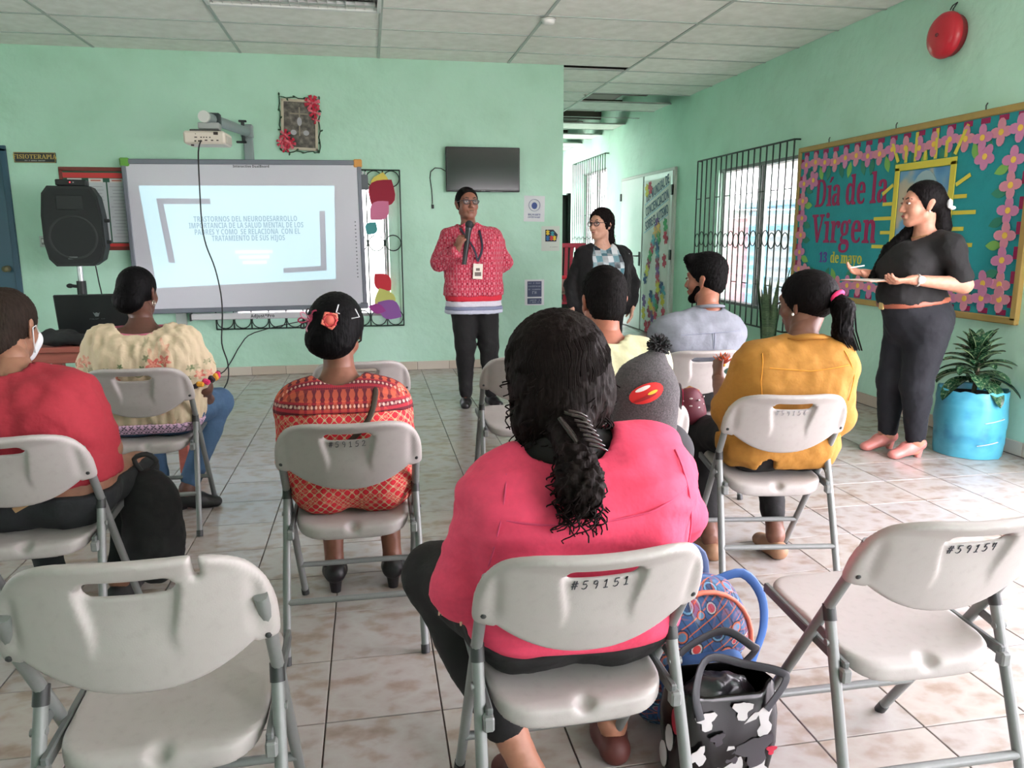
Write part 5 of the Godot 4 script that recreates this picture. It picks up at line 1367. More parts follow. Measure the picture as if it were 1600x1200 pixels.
func torso(s: Sdf, J: Dictionary, S: Dictionary, inf := 0.0) -> void:
	var sx := side_axis(J.sl, J.sr)
	var hx: Vector3 = side_axis(J.hl, J.hr)
	var cx := sx
	if S.has("axis"):
		hx = S.axis; cx = S.axis
	s.cap(J.pel - hx * S.pw, J.pel + hx * S.pw, S.pr + inf, -1, 0.08)
	s.cap(J.wst - (hx + cx) * 0.5 * S.ww, J.wst + (hx + cx) * 0.5 * S.ww, S.wr + inf, -1, 0.09)
	s.cap(J.chs - cx * S.cw, J.chs + cx * S.cw, S.cr + inf, -1, 0.09)
	s.cap(J.sl, J.sr, S.sr + inf, -1, 0.07)
	s.cap(J.nk + Vector3(0, -0.01, 0), J.sl.lerp(J.nk, 0.25), 0.042 + inf * 0.8, 0.046 + inf, 0.05)
	s.cap(J.nk + Vector3(0, -0.01, 0), J.sr.lerp(J.nk, 0.25), 0.042 + inf * 0.8, 0.046 + inf, 0.05)
	if S.has("bust"):
		for m: float in [-1.0, 1.0]:
			s.cap(J.chs + sx * m * 0.07 + S.bust, J.chs + sx * m * 0.07 + S.bust, S.bustr + inf, -1, 0.05)

func arms(s: Sdf, J: Dictionary, S: Dictionary, inf: float, frac_l: float, frac_r: float) -> void:
	for q in [["sl", "el", "wl", frac_l], ["sr", "er", "wr", frac_r]]:
		var f: float = q[3]
		if f <= 0.0: continue
		var a: Vector3 = J[q[0]]; var e: Vector3 = J[q[1]]; var w: Vector3 = J[q[2]]
		var ra: float = S.ra; var re: float = S.ra * 0.82
		s.cap(a, a.lerp(e, minf(f, 1.0)), ra + inf, lerpf(ra, re, minf(f, 1.0)) + inf, S.get("ak", 0.03))
		if f > 1.0:
			s.cap(e, e.lerp(w, f - 1.0), re + inf, lerpf(re, S.rw, f - 1.0) + inf, 0.02)

func legs(s: Sdf, J: Dictionary, S: Dictionary, inf: float, frac: float) -> void:
	for q in [["hl", "kl", "al"], ["hr", "kr", "ar"]]:
		var h: Vector3 = J[q[0]]; var k: Vector3 = J[q[1]]; var a: Vector3 = J[q[2]]
		s.cap(h, h.lerp(k, minf(frac, 1.0)), S.rt + inf, lerpf(S.rt, S.rk, minf(frac, 1.0)) + inf, 0.05)
		if frac > 1.0:
			var c := k.lerp(a, 0.3)
			s.cap(k, a.lerp(k, 2.0 - frac), S.rk + inf, lerpf(S.rk, S.rn, frac - 1.0) + inf, 0.03)
			s.cap(c + Vector3(0, 0, 0.010), c.lerp(a, 0.3) + Vector3(0, 0, 0.005), S.rk * 0.84 + inf, S.rk * 0.62 + inf, 0.03)

func head_sdf(J: Dictionary, hs: float) -> Sdf:
	var s := Sdf.new(); s.cell = 0.0055
	var c: Vector3 = J.hd; var b: Basis = J.hb
	var P := func(x: float, y: float, z: float) -> Vector3: return c + b * (Vector3(x, y, z) * hs)
	s.ell(P.call(0, 0.035, 0.012), Vector3(0.074, 0.086, 0.094) * hs, b, 0.03)
	s.cap(P.call(0, 0.01, -0.035), P.call(0, -0.05, -0.042), 0.056 * hs, 0.047 * hs, 0.03)
	s.cap(P.call(-0.042, -0.052, -0.012), P.call(-0.012, -0.088, -0.064), 0.027 * hs, 0.021 * hs, 0.025)
	s.cap(P.call(0.042, -0.052, -0.012), P.call(0.012, -0.088, -0.064), 0.027 * hs, 0.021 * hs, 0.025)
	s.cap(P.call(-0.034, -0.022, -0.058), P.call(-0.034, -0.022, -0.058), 0.028 * hs, -1, 0.02)
	s.cap(P.call(0.034, -0.022, -0.058), P.call(0.034, -0.022, -0.058), 0.028 * hs, -1, 0.02)
	s.cap(P.call(-0.034, 0.033, -0.074), P.call(0.034, 0.033, -0.074), 0.014 * hs, -1, 0.015)
	s.cap(P.call(0, 0.014, -0.090), P.call(0, -0.022, -0.108), 0.0085 * hs, 0.0125 * hs, 0.008)
	s.cap(P.call(-0.011, -0.026, -0.098), P.call(0.011, -0.026, -0.098), 0.0095 * hs, -1, 0.006)
	s.cap(P.call(-0.017, -0.051, -0.088), P.call(0.017, -0.051, -0.088), 0.0085 * hs, -1, 0.008)
	s.cap(P.call(-0.014, -0.061, -0.088), P.call(0.014, -0.061, -0.088), 0.0085 * hs, -1, 0.008)
	for m: float in [-1.0, 1.0]:
		s.flat(P.call(m * 0.078, 0.012, 0.012), P.call(m * 0.074, -0.022, 0.004), 0.020 * hs, 0.013 * hs, b * Vector3(1, 0, -0.4 * m), 2.4, 0.006)
	# eye sockets
	s.minus().cap(P.call(-0.032, 0.012, -0.098), P.call(-0.032, 0.012, -0.098), 0.013 * hs, -1, 0.012)
	s.minus().cap(P.call(0.032, 0.012, -0.098), P.call(0.032, 0.012, -0.098), 0.013 * hs, -1, 0.012)
	# neck stump joins the body
	s.cap(P.call(0, -0.05, 0.02), J.nk.lerp(c, 0.25), 0.05 * hs, 0.052 * hs, 0.03)
	return s

func hand_sdf(w: Vector3, d: Vector3, n: Vector3, thumb: float, curl: float, hs := 0.95) -> Sdf:
	var s := Sdf.new(); s.cell = 0.0048
	d = d.normalized(); n = (n - d * n.dot(d)).normalized()
	var ac := n.cross(d).normalized() * thumb      # towards the thumb
	s.flat(w, w + d * 0.07 * hs, 0.027 * hs, 0.036 * hs, n, 2.3, 0.012)
	s.cap(w - d * 0.03, w + d * 0.01, 0.025 * hs, 0.024 * hs, 0.015)
	var lens := [0.064, 0.074, 0.069, 0.054]
	for f in 4:
		var base := w + (d * 0.078 + ac * (0.028 - 0.0185 * f)) * hs
		var l: float = lens[f] * hs
		var p := base
		var spread := d + ac * (0.12 - 0.08 * f)
		for k in 3:
			var an := curl * (0.35 + 0.75 * k) + 0.06 * f
			var dir := (spread.normalized() * cos(an) + n * sin(an)).normalized()
			var q = p + dir * l * [0.42, 0.32, 0.26][k]
			s.cap(p, q, (0.0098 - 0.0008 * k) * hs, (0.0092 - 0.0008 * k) * hs, 0.005)
			p = q
	var t0 := w + (d * 0.018 + ac * 0.02) * hs
	var t1 := t0 + (d * 0.5 + ac * 0.75 + n * 0.35).normalized() * 0.036 * hs
	var t2 := t1 + (d * 0.85 + ac * 0.35 + n * (0.35 + curl * 0.5)).normalized() * 0.03 * hs
	var t3 := t2 + (d * 0.95 + n * (0.25 + curl * 0.6)).normalized() * 0.024 * hs
	s.cap(t0, t1, 0.015 * hs, 0.0115 * hs, 0.012)
	s.cap(t1, t2, 0.0112 * hs, 0.0102 * hs, 0.004)
	s.cap(t2, t3, 0.0102 * hs, 0.0085 * hs, 0.004)
	return s

func skin_mat(c: Color) -> StandardMaterial3D:
	var key := "skin" + c.to_html()
	var m := mottled(key, c, 0.5, noise_tex("skin", 0.02, [[0.0, Color(0.93, 0.90, 0.89)], [0.6, Color(1, 1, 1)], [1.0, Color(1, 0.97, 0.96)]], 3), Vector3(3, 3, 3))
	return m

func cloth_mat(key: String, c: Color, tex: Texture2D = null, scale := 8.0, rough := 0.85) -> StandardMaterial3D:
	var t := tex if tex else noise_tex("cloth", 0.04, [[0.0, Color(0.93, 0.93, 0.93)], [1.0, Color(1, 1, 1)]], 3)
	var m := mottled("cloth_" + key, c, rough, t, Vector3.ONE * (scale if tex else 3.0), false, noise_tex("cloth_bump", 0.012, [], 4, Vector2.ONE, 6.0), 0.45)
	return m

func hair_mat(c: Color, rough := 0.45) -> StandardMaterial3D:
	var m := mottled("hair" + c.to_html(), Color(c.r * 0.8, c.g * 0.78, c.b * 0.78), rough + 0.22, noise_tex("hair", 0.03, [[0.0, Color(0.55, 0.55, 0.55)], [0.5, Color(0.85, 0.85, 0.85)], [1.0, Color(1, 1, 1)]], 3), Vector3(10, 1.2, 10), false, noise_tex("hair_bump", 0.03, [], 3, Vector2.ONE, 8.0), 0.8)
	m.metallic_specular = 0.22
	return m

# skin of the whole figure in one mesh; returns the thing
func figure(called: String, label: String, base: Vector3, yaw: float, J: Dictionary, S: Dictionary, face := 0) -> Node3D:
	var t := thing(called, label, "person", base, yaw, "")
	var hs: float = S.get("hs", 1.0)
	var b := Sdf.new(); b.cell = 0.014
	torso(b, J, S, -0.012)
	b.cap(J.nk + Vector3(0, -0.04, 0), J.nk.lerp(J.hd, 0.55), 0.058 * hs, 0.05 * hs, 0.04)
	arms(b, J, S, 0.0, 2.0, 2.0)
	legs(b, J, S, 0.0, 2.0)
	for q in [["al", "tl"], ["ar", "tr"]]:
		b.cap(J[q[0]], J[q[0]] + Vector3(0, -J[q[0]].y + 0.05, 0.008), S.rn, 0.026, 0.02)
		b.flat(Vector3(J[q[0]].x, 0.036, J[q[0]].z), J[q[1]], 0.026, 0.018, Vector3.UP, 1.2, 0.02)
	var list := [b, head_sdf(J, hs)]
	list.append(hand_sdf(J.wl, J.fl, J.pl, S.get("thumb_l", 1.0), J.get("cl", 0.35), S.get("hand", 0.95)))
	list.append(hand_sdf(J.wr, J.fr, J.pr, S.get("thumb_r", -1.0), J.get("cr", 0.35), S.get("hand", 0.95)))
	var body := solid("body", list, skin_mat(S.skin), t)
	if face > 0:
		var c: Vector3 = J.hd; var hb: Basis = J.hb
		for m: float in [-1.0, 1.0]:
			var e := c + hb * (Vector3(m * 0.032, 0.0115, -0.0805) * hs)
			var eye := part("eye", Geo.new().ball(e, Vector3(0.0105, 0.0060, 0.0112) * hs, hb, 12).mesh(), mat(rgb(226, 220, 214), 0.25), body)
			part("iris", Geo.new().ball(e + hb * (Vector3(S.get("look", 0.0), 0.0005, -0.0068) * hs), Vector3(0.0062, 0.0056, 0.0056) * hs, Basis(), 10).mesh(), mat(rgb(38, 24, 18), 0.2), eye)
			part("eyelid", Geo.new().tube([e + hb * (Vector3(-0.013, 0.003, -0.0105) * hs), e + hb * (Vector3(0, 0.0065, -0.0122) * hs), e + hb * (Vector3(0.013, 0.003, -0.0105) * hs)], 0.0034 * hs, 6).mesh(), mat(S.skin.darkened(0.4), 0.5), eye)
			part("eyebrow", Geo.new().tube([c + hb * (Vector3(m * 0.014, 0.034, -0.0905) * hs), c + hb * (Vector3(m * 0.032, 0.040, -0.0875) * hs), c + hb * (Vector3(m * 0.052, 0.032, -0.074) * hs)], [0.0036 * hs, 0.0042 * hs, 0.002 * hs], 6).mesh(), mat(rgb(34, 24, 20), 0.7), body)
		part("lips", Geo.new().tube([c + hb * (Vector3(-0.021, -0.056, -0.0895) * hs), c + hb * (Vector3(-0.008, -0.0545, -0.0972) * hs), c + hb * (Vector3(0.008, -0.0545, -0.0972) * hs), c + hb * (Vector3(0.021, -0.056, -0.0895) * hs)], [0.002 * hs, 0.0068 * hs, 0.0068 * hs, 0.002 * hs], 8, true, false, 0.7).mesh(), mat(S.get("lips", S.skin.darkened(0.25)), 0.4), body)
	return t

func hp(J: Dictionary, x: float, y: float, z: float, hs := 1.0) -> Vector3:
	return J.hd + J.hb * (Vector3(x, y, z) * hs)

# close hair over the skull; the face is kept clear
func hair_cap(J: Dictionary, hs: float, thick: float, low: float) -> Sdf:
	var s := Sdf.new(); s.cell = 0.006
	s.ell(hp(J, 0, 0.036, 0.014, hs), Vector3(0.076 + thick, 0.088 + thick, 0.096 + thick) * hs, J.hb, 0.02)
	s.ell(hp(J, 0, low + 0.035, 0.042, hs), Vector3(0.064 + thick, 0.06, 0.056 + thick) * hs, J.hb, 0.03)
	s.minus().ell(hp(J, 0, -0.030, -0.090, hs), Vector3(0.090, 0.112, 0.098) * hs, J.hb, 0.006)
	s.wrinkle = 0.0022; s.wfreq = 70.0; s.wstretch = Vector3(1, 0.18, 1); s.ridged = true
	return s

func shoe(t: Node3D, ank: Vector3, toe: Vector3, m: Material, heel := 0.0, high := 0.055, sole: Material = null) -> void:
	var d := toe - ank; d.y = 0.0
	d = d.normalized()
	var hl := Vector3(ank.x, 0.0, ank.z) - d * 0.03
	var tp := Vector3(toe.x, 0.0, toe.z) + d * 0.02
	var s := Sdf.new(); s.cell = 0.007
	s.cap(hl + Vector3(0, 0.034 + heel, 0), hl.lerp(tp, 0.4) + Vector3(0, 0.034 + heel * 0.6, 0), 0.041, 0.041, 0.02)
	s.flat(hl.lerp(tp, 0.4) + Vector3(0, 0.03 + heel * 0.5, 0), tp + Vector3(0, 0.022, 0) - d * 0.03, 0.043, 0.038, Vector3.UP, 1.25, 0.03)
	s.minus().cap(hl.lerp(tp, 0.12) + Vector3(0, high + heel + 0.035, 0), hl.lerp(tp, 0.45) + Vector3(0, high + heel * 0.5 + 0.034, 0), 0.03, 0.022, 0.006)
	s.cut(Vector3.DOWN, Vector3(0, 0.002, 0))
	var o := solid("shoe", [s], m, t)
	if heel > 0.01:
		part("heel", Geo.new().tube([hl + Vector3(0, heel + 0.02, 0) + d * 0.0, hl + Vector3(0, 0.001, 0) + d * 0.006], [0.027, 0.019], 10).mesh(), sole if sole else m, o)

# a small square picture for woven and printed cloth
func cloth_image(key: String, n: int, fn: Callable) -> Texture2D:
	if texs.has(key): return texs[key]
	var im := Image.create(n, n, false, Image.FORMAT_RGB8)
	for y in n:
		for x in n:
			im.set_pixel(x, y, fn.call(x / float(n), y / float(n)))
	texs[key] = ImageTexture.create_from_image(im)
	return texs[key]

func seated(o := {}) -> Dictionary:
	var J := {
		"pel": Vector3(0, 0.545, 0.055), "wst": Vector3(0, 0.665, 0.065), "chs": Vector3(0, 0.80, 0.045), "nk": Vector3(0, 0.93, 0.0),
		"hd": Vector3(0, 1.08, -0.06), "hb": Basis(),
		"sl": Vector3(-0.155, 0.86, 0.02), "sr": Vector3(0.155, 0.86, 0.02), "el": Vector3(-0.215, 0.64, 0.0), "er": Vector3(0.215, 0.64, 0.0),
		"wl": Vector3(-0.10, 0.585, -0.21), "wr": Vector3(0.10, 0.585, -0.21), "fl": Vector3(0.6, -0.1, -0.8), "fr": Vector3(-0.6, -0.1, -0.8), "pl": Vector3(0, -1, 0), "pr": Vector3(0, -1, 0),
		"hl": Vector3(-0.095, 0.525, 0.03), "hr": Vector3(0.095, 0.525, 0.03), "kl": Vector3(-0.12, 0.50, -0.36), "kr": Vector3(0.12, 0.50, -0.36),
		"al": Vector3(-0.11, 0.09, -0.30), "ar": Vector3(0.11, 0.09, -0.30), "tl": Vector3(-0.125, 0.028, -0.44), "tr": Vector3(0.125, 0.028, -0.44),
	}
	J.merge(o, true)
	return J

# keep the back clear of the chair's backrest
func lean_clear(J: Dictionary, S: Dictionary, inf: float) -> void:
	J.pel.z = minf(J.pel.z, 0.135 - S.pr - inf)
	J.wst.z = minf(J.wst.z, 0.132 - S.wr - inf)
	J.chs.z = minf(J.chs.z, 0.160 - S.cr - inf)
	J.hl.z = minf(J.hl.z, 0.115 - S.rt - inf)
	J.hr.z = minf(J.hr.z, 0.115 - S.rt - inf)

func shape(o := {}) -> Dictionary:
	var S := {"pw": 0.085, "pr": 0.105, "ww": 0.075, "wr": 0.105, "cw": 0.085, "cr": 0.105, "sr": 0.055, "ra": 0.047, "rw": 0.026, "rt": 0.083, "rk": 0.056, "rn": 0.036, "hs": 1.0, "skin": rgb(150, 100, 78)}
	S.merge(o, true)
	return S

# a seam that lies on a garment: points given in x and y, dropped on the cloth from behind (dir) or from another side
func seam(s: Sdf, line: Array, dir := Vector3(0, 0, -1), from := 0.5, lift := 0.0008) -> Array:
	var all := PackedInt32Array(range(s.A.size()))
	var out := []
	for q in line:
		var p: Vector3 = q - dir * from
		for k in 200:
			var d := s.at(p, all)
			if d < 0.0012: break
			p += dir * clampf(d * 0.6, 0.001, 0.05)
			if (p - q).dot(dir) > 1.0: break
		out.append(p - dir * lift)
	return out

# threads of points between corners of a line
func dense(pts: Array, n: int) -> Array:
	var o := []
	for i in pts.size() - 1:
		for k in n: o.append((pts[i] as Vector3).lerp(pts[i + 1], k / float(n)))
	o.append(pts[-1])
	return o

# ----------------------------------------------------------------- the people
func build_people() -> void:
	woman_in_pink()
	woman_in_red_dress()
	woman_in_blouse()
	woman_in_red_top()
	man_in_yellow_shirt()
	man_in_grey_shirt()
	woman_in_mustard()
	speaker_with_microphone()
	woman_with_glasses()
	woman_with_clipboard()
	child_with_beanie()

func top_of(J: Dictionary, S: Dictionary, inf: float, fl: float, fr: float, hem: float, neck: float, wr := 0.006) -> Sdf:
	var s := Sdf.new(); s.cell = 0.011
	torso(s, J, S, inf)
	arms(s, J, S, inf + 0.002, fl, fr)
	s.cut(Vector3.DOWN, Vector3(0, hem, 0))
	s.minus().cap(J.nk + Vector3(0, 0.01, 0), J.nk.lerp(J.hd, 0.6), neck, neck * 0.95, 0.012)
	s.wrinkle = wr; s.wfreq = 9.0
	return s

func bottom_of(J: Dictionary, S: Dictionary, inf: float, len: float, waist: float, tilt := 0.0) -> Sdf:
	var s := Sdf.new(); s.cell = 0.012
	var hx: Vector3 = S.get("axis", side_axis(J.hl, J.hr))
	s.cap(J.pel - hx * S.pw, J.pel + hx * S.pw, S.pr + inf, -1, 0.07)
	s.cap(J.wst - hx * S.ww, J.wst + hx * S.ww, S.wr + inf - 0.006, -1, 0.08)
	legs(s, J, S, inf, len)
	s.cut(Vector3(0, 1, tilt), Vector3(0, waist, 0.1 if tilt > 0.0 else 0.0))
	s.wrinkle = 0.004; s.wfreq = 11.0
	return s

func woman_in_pink() -> void:
	var J := seated({"pel": Vector3(0.02, 0.555, 0.045), "wst": Vector3(0.02, 0.665, 0.06), "chs": Vector3(0.02, 0.765, 0.03), "nk": Vector3(0.0, 0.905, -0.02), "hd": Vector3(0.0, 1.035, -0.10), "hb": Basis(Vector3.RIGHT, -0.12),
		"sl": Vector3(-0.135, 0.80, 0.0), "sr": Vector3(0.195, 0.845, -0.02), "el": Vector3(-0.222, 0.62, 0.02), "er": Vector3(0.305, 0.68, -0.13), "wl": Vector3(-0.10, 0.585, -0.2), "wr": Vector3(0.27, 0.70, -0.36),
		"fr": Vector3(0.1, 0.3, -0.9), "pr": Vector3(-1, 0, 0), "kl": Vector3(-0.25, 0.50, -0.30), "al": Vector3(-0.05, 0.09, -0.05), "tl": Vector3(-0.06, 0.03, 0.07), "kr": Vector3(0.14, 0.50, -0.36), "ar": Vector3(0.19, 0.09, -0.22), "tr": Vector3(0.2, 0.028, -0.35)})
	J.al = Vector3(-0.06, 0.085, -0.06); J.tl = Vector3(-0.1, 0.028, -0.2)
	var S := shape({"pw": 0.115, "pr": 0.112, "ww": 0.10, "wr": 0.128, "cw": 0.105, "cr": 0.12, "sr": 0.075, "ra": 0.064, "rt": 0.095, "rk": 0.068, "skin": rgb(176, 122, 98), "hs": 1.02, "ak": 0.012})
	lean_clear(J, S, 0.022)
	var t := figure("person", "woman in pink blouse with curly dark hair in a claw clip, seen from behind", Vector3(0.555, 0, 1.138), 0.0, J, S)
	var pink := cloth_mat("pink", rgb(232, 68, 102), null, 8.0, 0.8)
	var top := top_of(J, S, 0.012, 1.12, 1.5, 0.475, 0.100, 0.011)
	top.wfreq = 7.0; top.wstretch = Vector3(0.55, 1.7, 1.0); top.cell = 0.010
	var blouse := solid("blouse", [top], pink, t)
	# seams of the back yoke and the armholes
	var fold := mat(rgb(204, 66, 102), 0.85)
	var flat_top := top_of(J, S, 0.012, 1.12, 1.5, 0.475, 0.100, 0.0)
	for line in [[Vector3(-0.14, 0.875, 0), Vector3(-0.165, 0.78, 0), Vector3(-0.185, 0.70, 0), Vector3(-0.18, 0.62, 0)], [Vector3(0.215, 0.90, 0), Vector3(0.235, 0.82, 0), Vector3(0.25, 0.74, 0), Vector3(0.23, 0.66, 0)], [Vector3(-0.15, 0.80, 0), Vector3(0.0, 0.785, 0), Vector3(0.13, 0.80, 0), Vector3(0.23, 0.83, 0)]]:
		part("seam", Geo.new().tube(seam(flat_top, dense(line, 5), Vector3(0, 0, -1), 0.5, 0.002), 0.0022, 5).mesh(), fold, blouse)
	part("frayed_cuff", frill(Vector3(-0.222, 0.585, 0.02), 0.045, 14, 0.03).mesh(), mat(rgb(226, 186, 158), 0.9), blouse)
	var slip := Sdf.new(); slip.cell = 0.010
	slip.cap(J.nk + Vector3(0, -0.02, 0), J.sl.lerp(J.nk, 0.5), 0.058, 0.05, 0.04).cap(J.nk + Vector3(0, -0.02, 0), J.sr.lerp(J.nk, 0.4), 0.058, 0.054, 0.04)
	slip.cap(J.nk + Vector3(0, -0.03, 0.02), J.nk + Vector3(0, -0.06, 0.03), 0.075, 0.07, 0.04)
	slip.minus().cap(J.nk + Vector3(0, 0.015, 0), J.nk.lerp(J.hd, 0.6), 0.058, 0.056, 0.01)
	solid("undershirt", [slip], cloth_mat("black", rgb(14, 13, 13)), t)
	solid("trousers", [bottom_of(J, S, 0.012, 1.72, 0.492, 0.9)], cloth_mat("black", rgb(14, 13, 13)), t)
	shoe(t, J.al, J.tl, mat(rgb(86, 40, 34), 0.6)); shoe(t, J.ar, J.tr, mat(rgb(86, 40, 34), 0.6))
	# hair: full curly mass gathered low at the nape, then loose curls
	var hm := hair_mat(rgb(34, 24, 21), 0.4)
	var h := Sdf.new(); h.cell = 0.006
	h.ell(hp(J, 0, 0.03, 0.02), Vector3(0.110, 0.112, 0.125), J.hb, 0.03)
	h.ell(hp(J, 0.005, -0.045, 0.055), Vector3(0.108, 0.09, 0.085), J.hb, 0.05)
	h.ell(hp(J, -0.035, -0.10, 0.05), Vector3(0.07, 0.06, 0.06), J.hb, 0.04)
	h.cap(hp(J, 0.0, -0.09, 0.11), hp(J, -0.008, -0.155, 0.190), 0.046, 0.034, 0.03)
	h.minus().ell(hp(J, 0, -0.045, -0.115), Vector3(0.1, 0.11, 0.1), J.hb, 0.006)
	h.wrinkle = 0.004; h.wfreq = 40.0; h.wstretch = Vector3(1, 0.35, 1); h.ridged = true
	var hair := solid("hair", [h], hm, t)
	var tip := Sdf.new(); tip.cell = 0.006
	tip.cap(hp(J, -0.01, -0.15, 0.190), hp(J, -0.012, -0.20, 0.235), 0.034, 0.04, 0.02)
	tip.cap(hp(J, -0.012, -0.20, 0.235), hp(J, -0.012, -0.235, 0.255), 0.036, 0.014, 0.02)
	tip.wrinkle = 0.012; tip.wfreq = 34.0; tip.ridged = true
	solid("hair_tail", [tip], hm, t)
	var r := RandomNumberGenerator.new(); r.seed = 5
	var g := Geo.new()
	for k in 150:
		var a := r.randf() * TAU
		var dn := r.randf()
		var p := hp(J, -0.012 + cos(a) * 0.036, -0.14 - dn * 0.07, 0.195 + dn * 0.055 + sin(a) * 0.03)
		curl(g, p, 0.04 + r.randf() * 0.06, 0.006 + r.randf() * 0.010, r)
	for k in 90:
		var a := r.randf_range(-1.9, 1.9)
		var y := r.randf_range(-0.12, 0.03)
		var p := hp(J, sin(a) * 0.104, y, 0.05 + cos(a) * 0.085)
		curl(g, p, 0.035 + r.randf() * 0.04, 0.005 + r.randf() * 0.007, r)
	for k in 26:
		curl(g, hp(J, -0.10 + r.randf() * 0.03, -0.11 - r.randf() * 0.03, 0.02 + r.randf() * 0.05), 0.05 + r.randf() * 0.05, 0.008 + r.randf() * 0.008, r)
	# waves laid over the crown, running from the forehead to the clip
	for k in 420:
		var a := r.randf_range(-1.6, 1.6)
		var pts := []
		for q in 14:
			var u := q / 13.0
			var el := lerpf(1.5, -0.75, u)
			var d := Vector3(sin(a) * cos(el), sin(el), cos(a) * cos(el))
			if el > 1.2: d = Vector3(sin(a) * 0.34, 0.93, cos(a) * 0.34 - (el - 1.2))
			var base := Vector3(0, 0.02, 0.025) + d.normalized() * Vector3(0.111, 0.115, 0.125)
			if u > 0.7: base = base.lerp(Vector3(-0.005, -0.10, 0.145), (u - 0.7) * 1.9)
			base += Vector3(cos(u * 22.0 + a * 6.0), 0, 0) * 0.0045
			pts.append(hp(J, base.x, base.y, base.z))
		g.tube(pts, 0.0012 + 0.0012 * r.randf(), 4, false)
	var st := part("hair_strands", g.mesh(), hm, hair)
	tag(st, "", "", "", "stuff")
	# claw clip
	var clip := part("claw_clip", Geo.new().tube([hp(J, -0.032, -0.075, 0.165), hp(J, -0.012, -0.108, 0.190), hp(J, 0.0, -0.14, 0.215)], [0.007, 0.009, 0.006], 8, true, false, 0.6).mesh(), mat(rgb(38, 30, 28), 0.18), t)
	for k in 8:
		var a := hp(J, -0.028 + 0.004 * k, -0.068 - 0.009 * k, 0.165 + 0.006 * k)
		part("clip_tooth", Geo.new().tube([a + Vector3(0.012, 0.008, 0.006), a + Vector3(0.034, 0.004, 0.012), a + Vector3(0.050, -0.006, 0.004)], [0.0035, 0.003, 0.002], 5).mesh(), mat(rgb(44, 34, 32), 0.18), clip)
	part("clip_arm", Geo.new().tube([hp(J, -0.022, -0.065, 0.165), hp(J, 0.01, -0.075, 0.185), hp(J, 0.032, -0.11, 0.185)], 0.005, 6).mesh(), mat(rgb(44, 34, 32), 0.18), clip)

func frill(c: Vector3, r: float, n: int, drop: float) -> Geo:
	var g := Geo.new()
	for k in n:
		var a := TAU * k / n
		var p := c + Vector3(cos(a) * r, 0, sin(a) * r)
		g.tube([p, p + Vector3(cos(a) * 0.006, -drop * (0.6 + 0.4 * sin(k * 3.7)), sin(a) * 0.006)], [0.006, 0.002], 5)
	return g

func curl(g: Geo, p: Vector3, l: float, w: float, r: RandomNumberGenerator) -> void:
	var pts := []
	var ph := r.randf() * TAU
	var out := Vector3(r.randf_range(-0.3, 0.3), -1, r.randf_range(-0.1, 0.35)).normalized()
	for q in 13:
		var u := q / 12.0
		pts.append(p + out * l * u + Vector3(cos(ph + u * 9.0), 0.3 * sin(ph + u * 7.0), sin(ph + u * 9.0)) * w * (0.3 + u))
	g.tube(pts, 0.0016, 4, false)

func lattice_tex() -> Texture2D:
	return cloth_image("lattice", 96, func(u: float, v: float) -> Color:
		var a := fposmod(u + v, 1.0); var b := fposmod(u - v, 1.0)
		var da := absf(a - 0.5); var db := absf(b - 0.5)
		var red := rgb(206, 30, 48); var cream := rgb(226, 204, 160); var dark := rgb(60, 12, 18)
		if da < 0.075 or db < 0.075:
			return cream if (da < 0.045 or db < 0.045) else dark
		if da < 0.17 and db < 0.17: return cream
		if da > 0.40 and db > 0.40: return rgb(220, 40, 52)
		return red)

